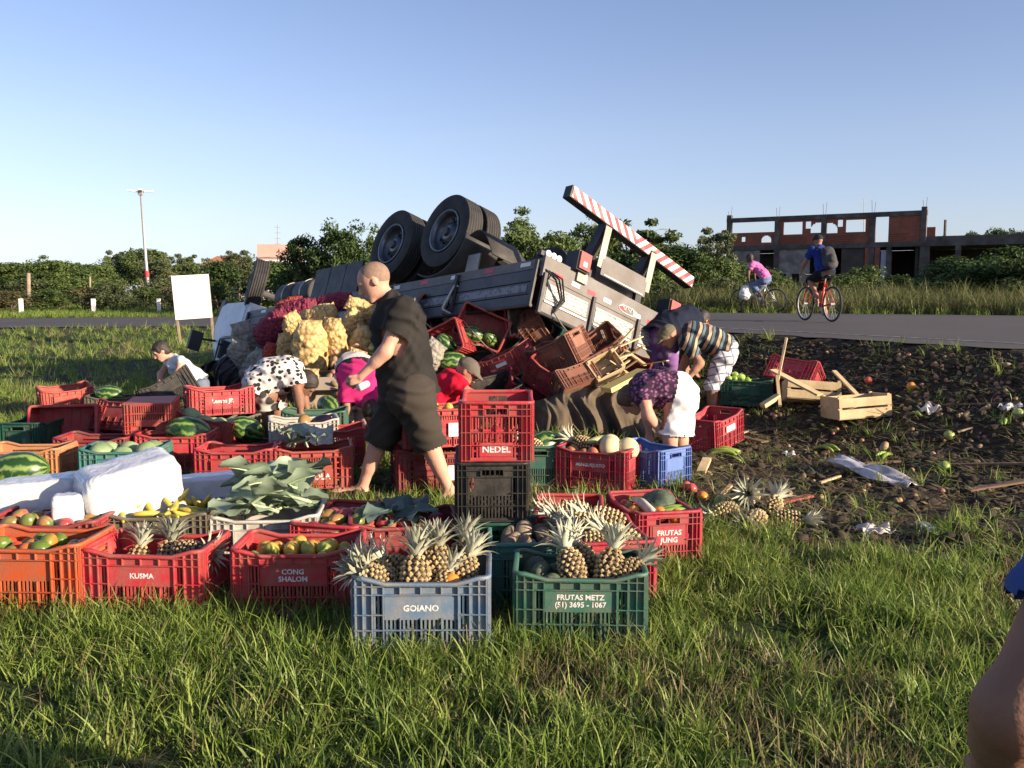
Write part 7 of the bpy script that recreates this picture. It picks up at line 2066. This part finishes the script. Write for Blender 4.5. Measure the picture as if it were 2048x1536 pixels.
link('bag', sdf_mesh('bag', [('e', (0, 0, .0), (.20, .14, .20)), ('e', (0, 0, .16), (.14, .09, .12))], .015, WHP, noise=wrinkle(.008)), sb_)
# onlooker whose arm enters at the lower right
BLUET = cloth('blue_shirt', (.05, .09, .28))
person_w('onlooker standing close at lower right with a bare arm and blue sleeve', {
    'pelvis': (1.045, 1.28, .84), 'waist': (1.045, 1.28, .97), 'chest': (1.045, 1.29, 1.16), 'neck': (1.055, 1.30, 1.34), 'head': (1.065, 1.33, 1.49),
    'shL': (.865, 1.27, 1.262), 'shR': (1.235, 1.27, 1.262), 'elL': (.690, 1.22, .93), 'elR': (1.305, 1.25, .98), 'wrL': (.755, 1.40, .73), 'wrR': (1.285, 1.41, .79),
    'hipL': (.955, 1.28, .80), 'hipR': (1.135, 1.28, .80), 'knL': (.945, 1.30, .44), 'knR': (1.145, 1.30, .44), 'anL': (.945, 1.26, .09), 'anR': (1.145, 1.26, .09), 'toL': (.925, 1.42, .04), 'toR': (1.165, 1.42, .04)},
    SKIN['brown'], BLUET, cloth('onlooker_jeans', (.06, .08, .14)), ('short', HAIR), 1.0, 1.05, side=(1, 0, 0), face=(0, 1, -.1), vox=.009, sleeve=.62, leg=1.9)
# ------------------------------------------------------------------ litter on the muddy bank
drg = random.Random(77)
def mud_spot(px0, px1, py0, py1):
    for _ in range(60):
        p = on_ground(drg.uniform(px0, px1), drg.uniform(py0, py1))
        if near_d(np.array([p.x]), np.array([p.y]))[0] > .25: return p
    return p
def zone_(p):
    px = CX + FPX * p.x / p.y
    a = ' left of the wooden boxes' if px < 1600 else ' in line with the wooden boxes' if px < 1790 else ' right of the wooden boxes' if px < 1920 else ' near the right edge'
    return a + (', high on the bank by the road' if p.y > 10.2 else ', halfway up the bank' if p.y > 8.2 else ', low on the bank')
for i in range(285):       # onions and potatoes lying all over the bank
    far = i < 215
    p = mud_spot(1480, 2048, 690, 840) if far else mud_spot(1400, 2048, 830, 1010)
    kd = drg.choice(['potato', 'onion', 'potato', 'onion', 'potato'])
    o = fruit(kd, p + Vector((0, 0, .006)), {'potato': 'muddy potato', 'onion': 'reddish onion'}[kd] + zone_(p), kd, 'loose roots on the bank', sc=drg.uniform(.55, .9))
for (px, py, kd, lb) in ((1736, 768, 'apple', 'bright red apple behind the nearest wooden box'), (1888, 942, 'green_fruit', 'pale green fruit near the plank at right'), (1898, 878, 'green_fruit', 'green fruit above the plank at right'), (2036, 834, 'green_fruit', 'green fruit by the white rag at the right edge'),
                         (1822, 780, 'orange', 'orange lying on the bank'), (1330, 968, 'orange', 'burst orange in front of the blue crate'), (1312, 972, 'apple', 'red apple left of the burst orange'), (1345, 962, 'green_fruit', 'yellow green guava in front of the blue crate'),
                         (1372, 980, 'apple', 'largest red apple right of the blue crate'), (1384, 985, 'apple', 'second red apple right of the blue crate'), (1405, 1002, 'orange', 'broken orange in the grass near the thin splinter'), (1440, 1012, 'green_fruit', 'greenish guava behind the lying pineapples'), (1768, 900, 'potato', 'large pale potato above the plastic bag')):
    fruit(kd, on_ground(px, py) + Vector((0, 0, .03)), lb, kd.replace('_', ' '), sc=1.15)
# the pineapples dropped in the grass
for (px, py, az, lift, lb) in ((1450, 1040, 200, -5, 'leftmost pineapple of the heap in the grass'), (1500, 1022, 250, 20, 'topmost pineapple of the heap in the grass'), (1510, 1055, 230, 0, 'front pineapple of the heap in the grass'), (1545, 1030, 60, 25, 'pineapple at the back right of the heap in the grass'), (1575, 1055, 350, 0, 'rightmost pineapple of the heap in the grass')):
    p = on_ground(px, py) + Vector((0, .0, .05 + (.05 if 'topmost' in lb else 0)))
    d = Vector((math.cos(R(az)) * math.cos(R(lift)), math.sin(R(az)) * math.cos(R(lift)), math.sin(R(lift))))
    pineapple(Matrix.Translation(p) @ d.to_track_quat('Z', 'Y').to_matrix().to_4x4(), lb, 'pineapples dropped in the grass', 1.15)
# banana bunches
def bunch(px, py, n, label, kind='banana_g', sc=1.0):
    p = on_ground(px, py)
    e = empty('banana_bunch', p + Vector((0, 0, .05)), (0, 0, drg.uniform(0, 6)), label, 'bananas')
    for i in range(n):
        link('banana', fruit_variants(kind)[i % 3], e, (.0, (i - n / 2) * .030, .01 * (i % 2)), (R(20 * (i - n / 2)), drg.uniform(-.2, .2), drg.uniform(-.15, .15)), sc)
bunch(1450, 912, 6, 'bunch of green bananas beside the leaning red crate', sc=1.2)
bunch(1650, 905, 3, 'green bananas flat in the mud below the wooden boxes')
bunch(1765, 920, 2, 'two green bananas above the plastic bag')
bunch(2010, 855, 2, 'green bananas near the right edge')
bunch(1830, 838, 2, 'green bananas in the mud behind the white rag')
# plastic film, rags, boards
CLR = M('clear_film', (.50, .49, .52), (.30, .29, .30), scale=8, rough=.2, bump=.8, bscale=18, spec=.7, lo=.4, hi=.6)
def film(px, py, w, d, rz, label, name, cat, mat, seed, amp=.03, lift=.03):
    p = on_ground(px, py)
    return sheet(name, p + Vector((0, 0, lift)), w, d, (R(8), 0, rz), mat, label, cat, seed, amp, 22)
film(1745, 955, .30, .75, .5, 'crumpled clear plastic bag spread on the mud', 'plastic_bag', 'plastic bag', CLR, 5, .03, .05)
RAG = M('white_rag', (.66, .63, .60), (.50, .46, .43), scale=10, rough=.8)
film(1860, 826, .20, .16, .2, 'white crumpled plastic above the muddy tracks', 'plastic_scrap', 'plastic scrap', RAG, 7, .04, .04)
film(1866, 1070, .07, .22, .5, 'white plastic spoon shaped scrap in the deep rut', 'plastic_scrap', 'plastic scrap', RAG, 8, .015, .03)
film(1750, 1068, .20, .12, .1, 'grey paper scrap at the edge of the grass', 'paper_scrap', 'paper', RAG, 9, .02, .03)
film(1580, 915, .12, .10, .4, 'white plastic scrap by the black crate pieces', 'plastic_scrap', 'plastic scrap', RAG, 10, .02, .03)
film(2020, 822, .22, .10, .4, 'white rag at the right edge by the sticks', 'plastic_scrap', 'plastic scrap', RAG, 11, .03, .03)
film(1370, 1165, .24, .12, .1, 'dark plastic strip in the grass in front of the pumpkin crate', 'plastic_scrap', 'plastic scrap', BLKS, 12, .02, .03)
BRNW = M('dark_board', (.13, .075, .045), (.19, .12, .075), scale=4, rough=.9)
for (x0, y0_, x1, y1_, w, mt, lb) in ((1872, 938, 2060, 934, .05, BRNW, 'long brown slat lying across the mud at right'), (1935, 990, 2060, 968, .07, BRNW, 'brown board in front of the long slat at right'), (1650, 940, 1800, 930, .04, BRNW, 'dark slat behind the plastic bag'), (1850, 818, 2040, 812, .03, BRNW, 'thin dark stick above the long slat'),
                                   (1450, 885, 1500, 868, .03, PALEW, 'pale splinter beside the leaning red crate'), (1500, 872, 1560, 862, .03, BRNW, 'dark splinter below the wooden boxes'), (1915, 870, 1945, 862, .025, PALEW, 'short pale splinter in the mud at right'), (1560, 1015, 1620, 1000, .06, M('red_board', (.30, .08, .05), rough=.8), 'red board behind the pineapples in the grass'),
                                   (1640, 975, 1680, 960, .02, PALEW, 'thin pale splinter left of the plastic bag'), (1480, 880, 1530, 890, .10, BRNW, 'broad dark red board beside the green bananas')):
    a, b = on_ground(x0, y0_), on_ground(x1, y1_)
    tag(MB().beam(a + Vector((0, 0, .03)), b + Vector((0, 0, .03)), w, .015).build('wooden_stick', mt), lb, 'stick', 'sticks scattered on the mud')
film(1845, 672, .55, .18, .1, 'white scrap lying on the asphalt', 'paper_scrap', 'paper', RAG, 13, .01, .02)
p = at_y(1845, 666, 13.0)
# crushed leaves, straw and clods: nobody could count them
ROT = leaf_mat('rotting_leaves', (.045, .028, .014), (.085, .055, .026), (.16, .10, .05))
def bits():
    out = []
    for s in range(3):
        rg = random.Random(s); mb = MB()
        for i in range(9):
            c = Vector((rg.uniform(-.12, .12), rg.uniform(-.12, .12), rg.uniform(.0, .02))); a = rg.uniform(0, 6.28); L = rg.uniform(.03, .10); w = rg.uniform(.002, .006)
            d = Vector((math.cos(a), math.sin(a), rg.uniform(-.1, .35))); sd = Vector((-d.y, d.x, 0))
            mb.add([c - sd * w, c + sd * w, c + d * L + sd * w * .5, c + d * L - sd * w * .5], [(0, 1, 2, 3)])
        out.append(mb.mesh('straw', GD))
    for s in range(3):
        rg = random.Random(s + 9); mb = MB()
        for i in range(5):
            c = Vector((rg.uniform(-.1, .1), rg.uniform(-.1, .1), .012)); a = rg.uniform(0, 6.28); L = rg.uniform(.018, .045); w = L * .35
            d = Vector((math.cos(a), math.sin(a), rg.uniform(-.2, .5))); sd = Vector((-d.y, d.x, rg.uniform(-.5, .5)))
            mb.add([c - d * L, c + sd * w, c + d * L, c - sd * w], [(0, 1, 2, 3)])
        out.append(mb.mesh('leaf_bits', [LEAF['mid'], LEAF['dry'], ROT][s]))
    for s in range(2): out.append(blob_mesh('clod', .04, .035, .022, M('clod_soil', (.062, .042, .027), (.032, .022, .015), scale=20, rough=1), .25, 8, 6, s))
    return out
bc = stuff_coll('litter_bits', bits())
x, y = rand_wedge(46000, 3.5, 14, .72, .8)
m = mud_mask(x, y); keep = (near_d(x, y) > .1) & (grg.rand(len(x)) < np.where(m > .35, .55, .05)) & (x > -4.5)
x, y = x[keep], y[keep]
r = grg.rand(len(x))
idx = np.where(r < .40, grg.randint(0, 3, len(x)), np.where(r < .70, 3 + grg.randint(0, 3, len(x)), 6 + grg.randint(0, 2, len(x))))
scatter('litter', 'crushed leaves, straw and clods of earth strewn over the mud', 'litter', np.stack([x, y, ground_z(x, y)], 1), .6 + .9 * grg.rand(len(x)), idx, .15, bc)

# lettering becomes plain meshes
bpy.context.view_layer.update()
dg = bpy.context.evaluated_depsgraph_get()
for o in [o for o in COL.objects if o.type == 'FONT']:
    me = bpy.data.meshes.new_from_object(o.evaluated_get(dg))
    for mt in o.data.materials:
        if mt.name not in [x.name for x in me.materials if x]: me.materials.append(mt)
    n2 = link('lettering', me, o.parent); n2.matrix_local = o.matrix_local
    bpy.data.objects.remove(o)
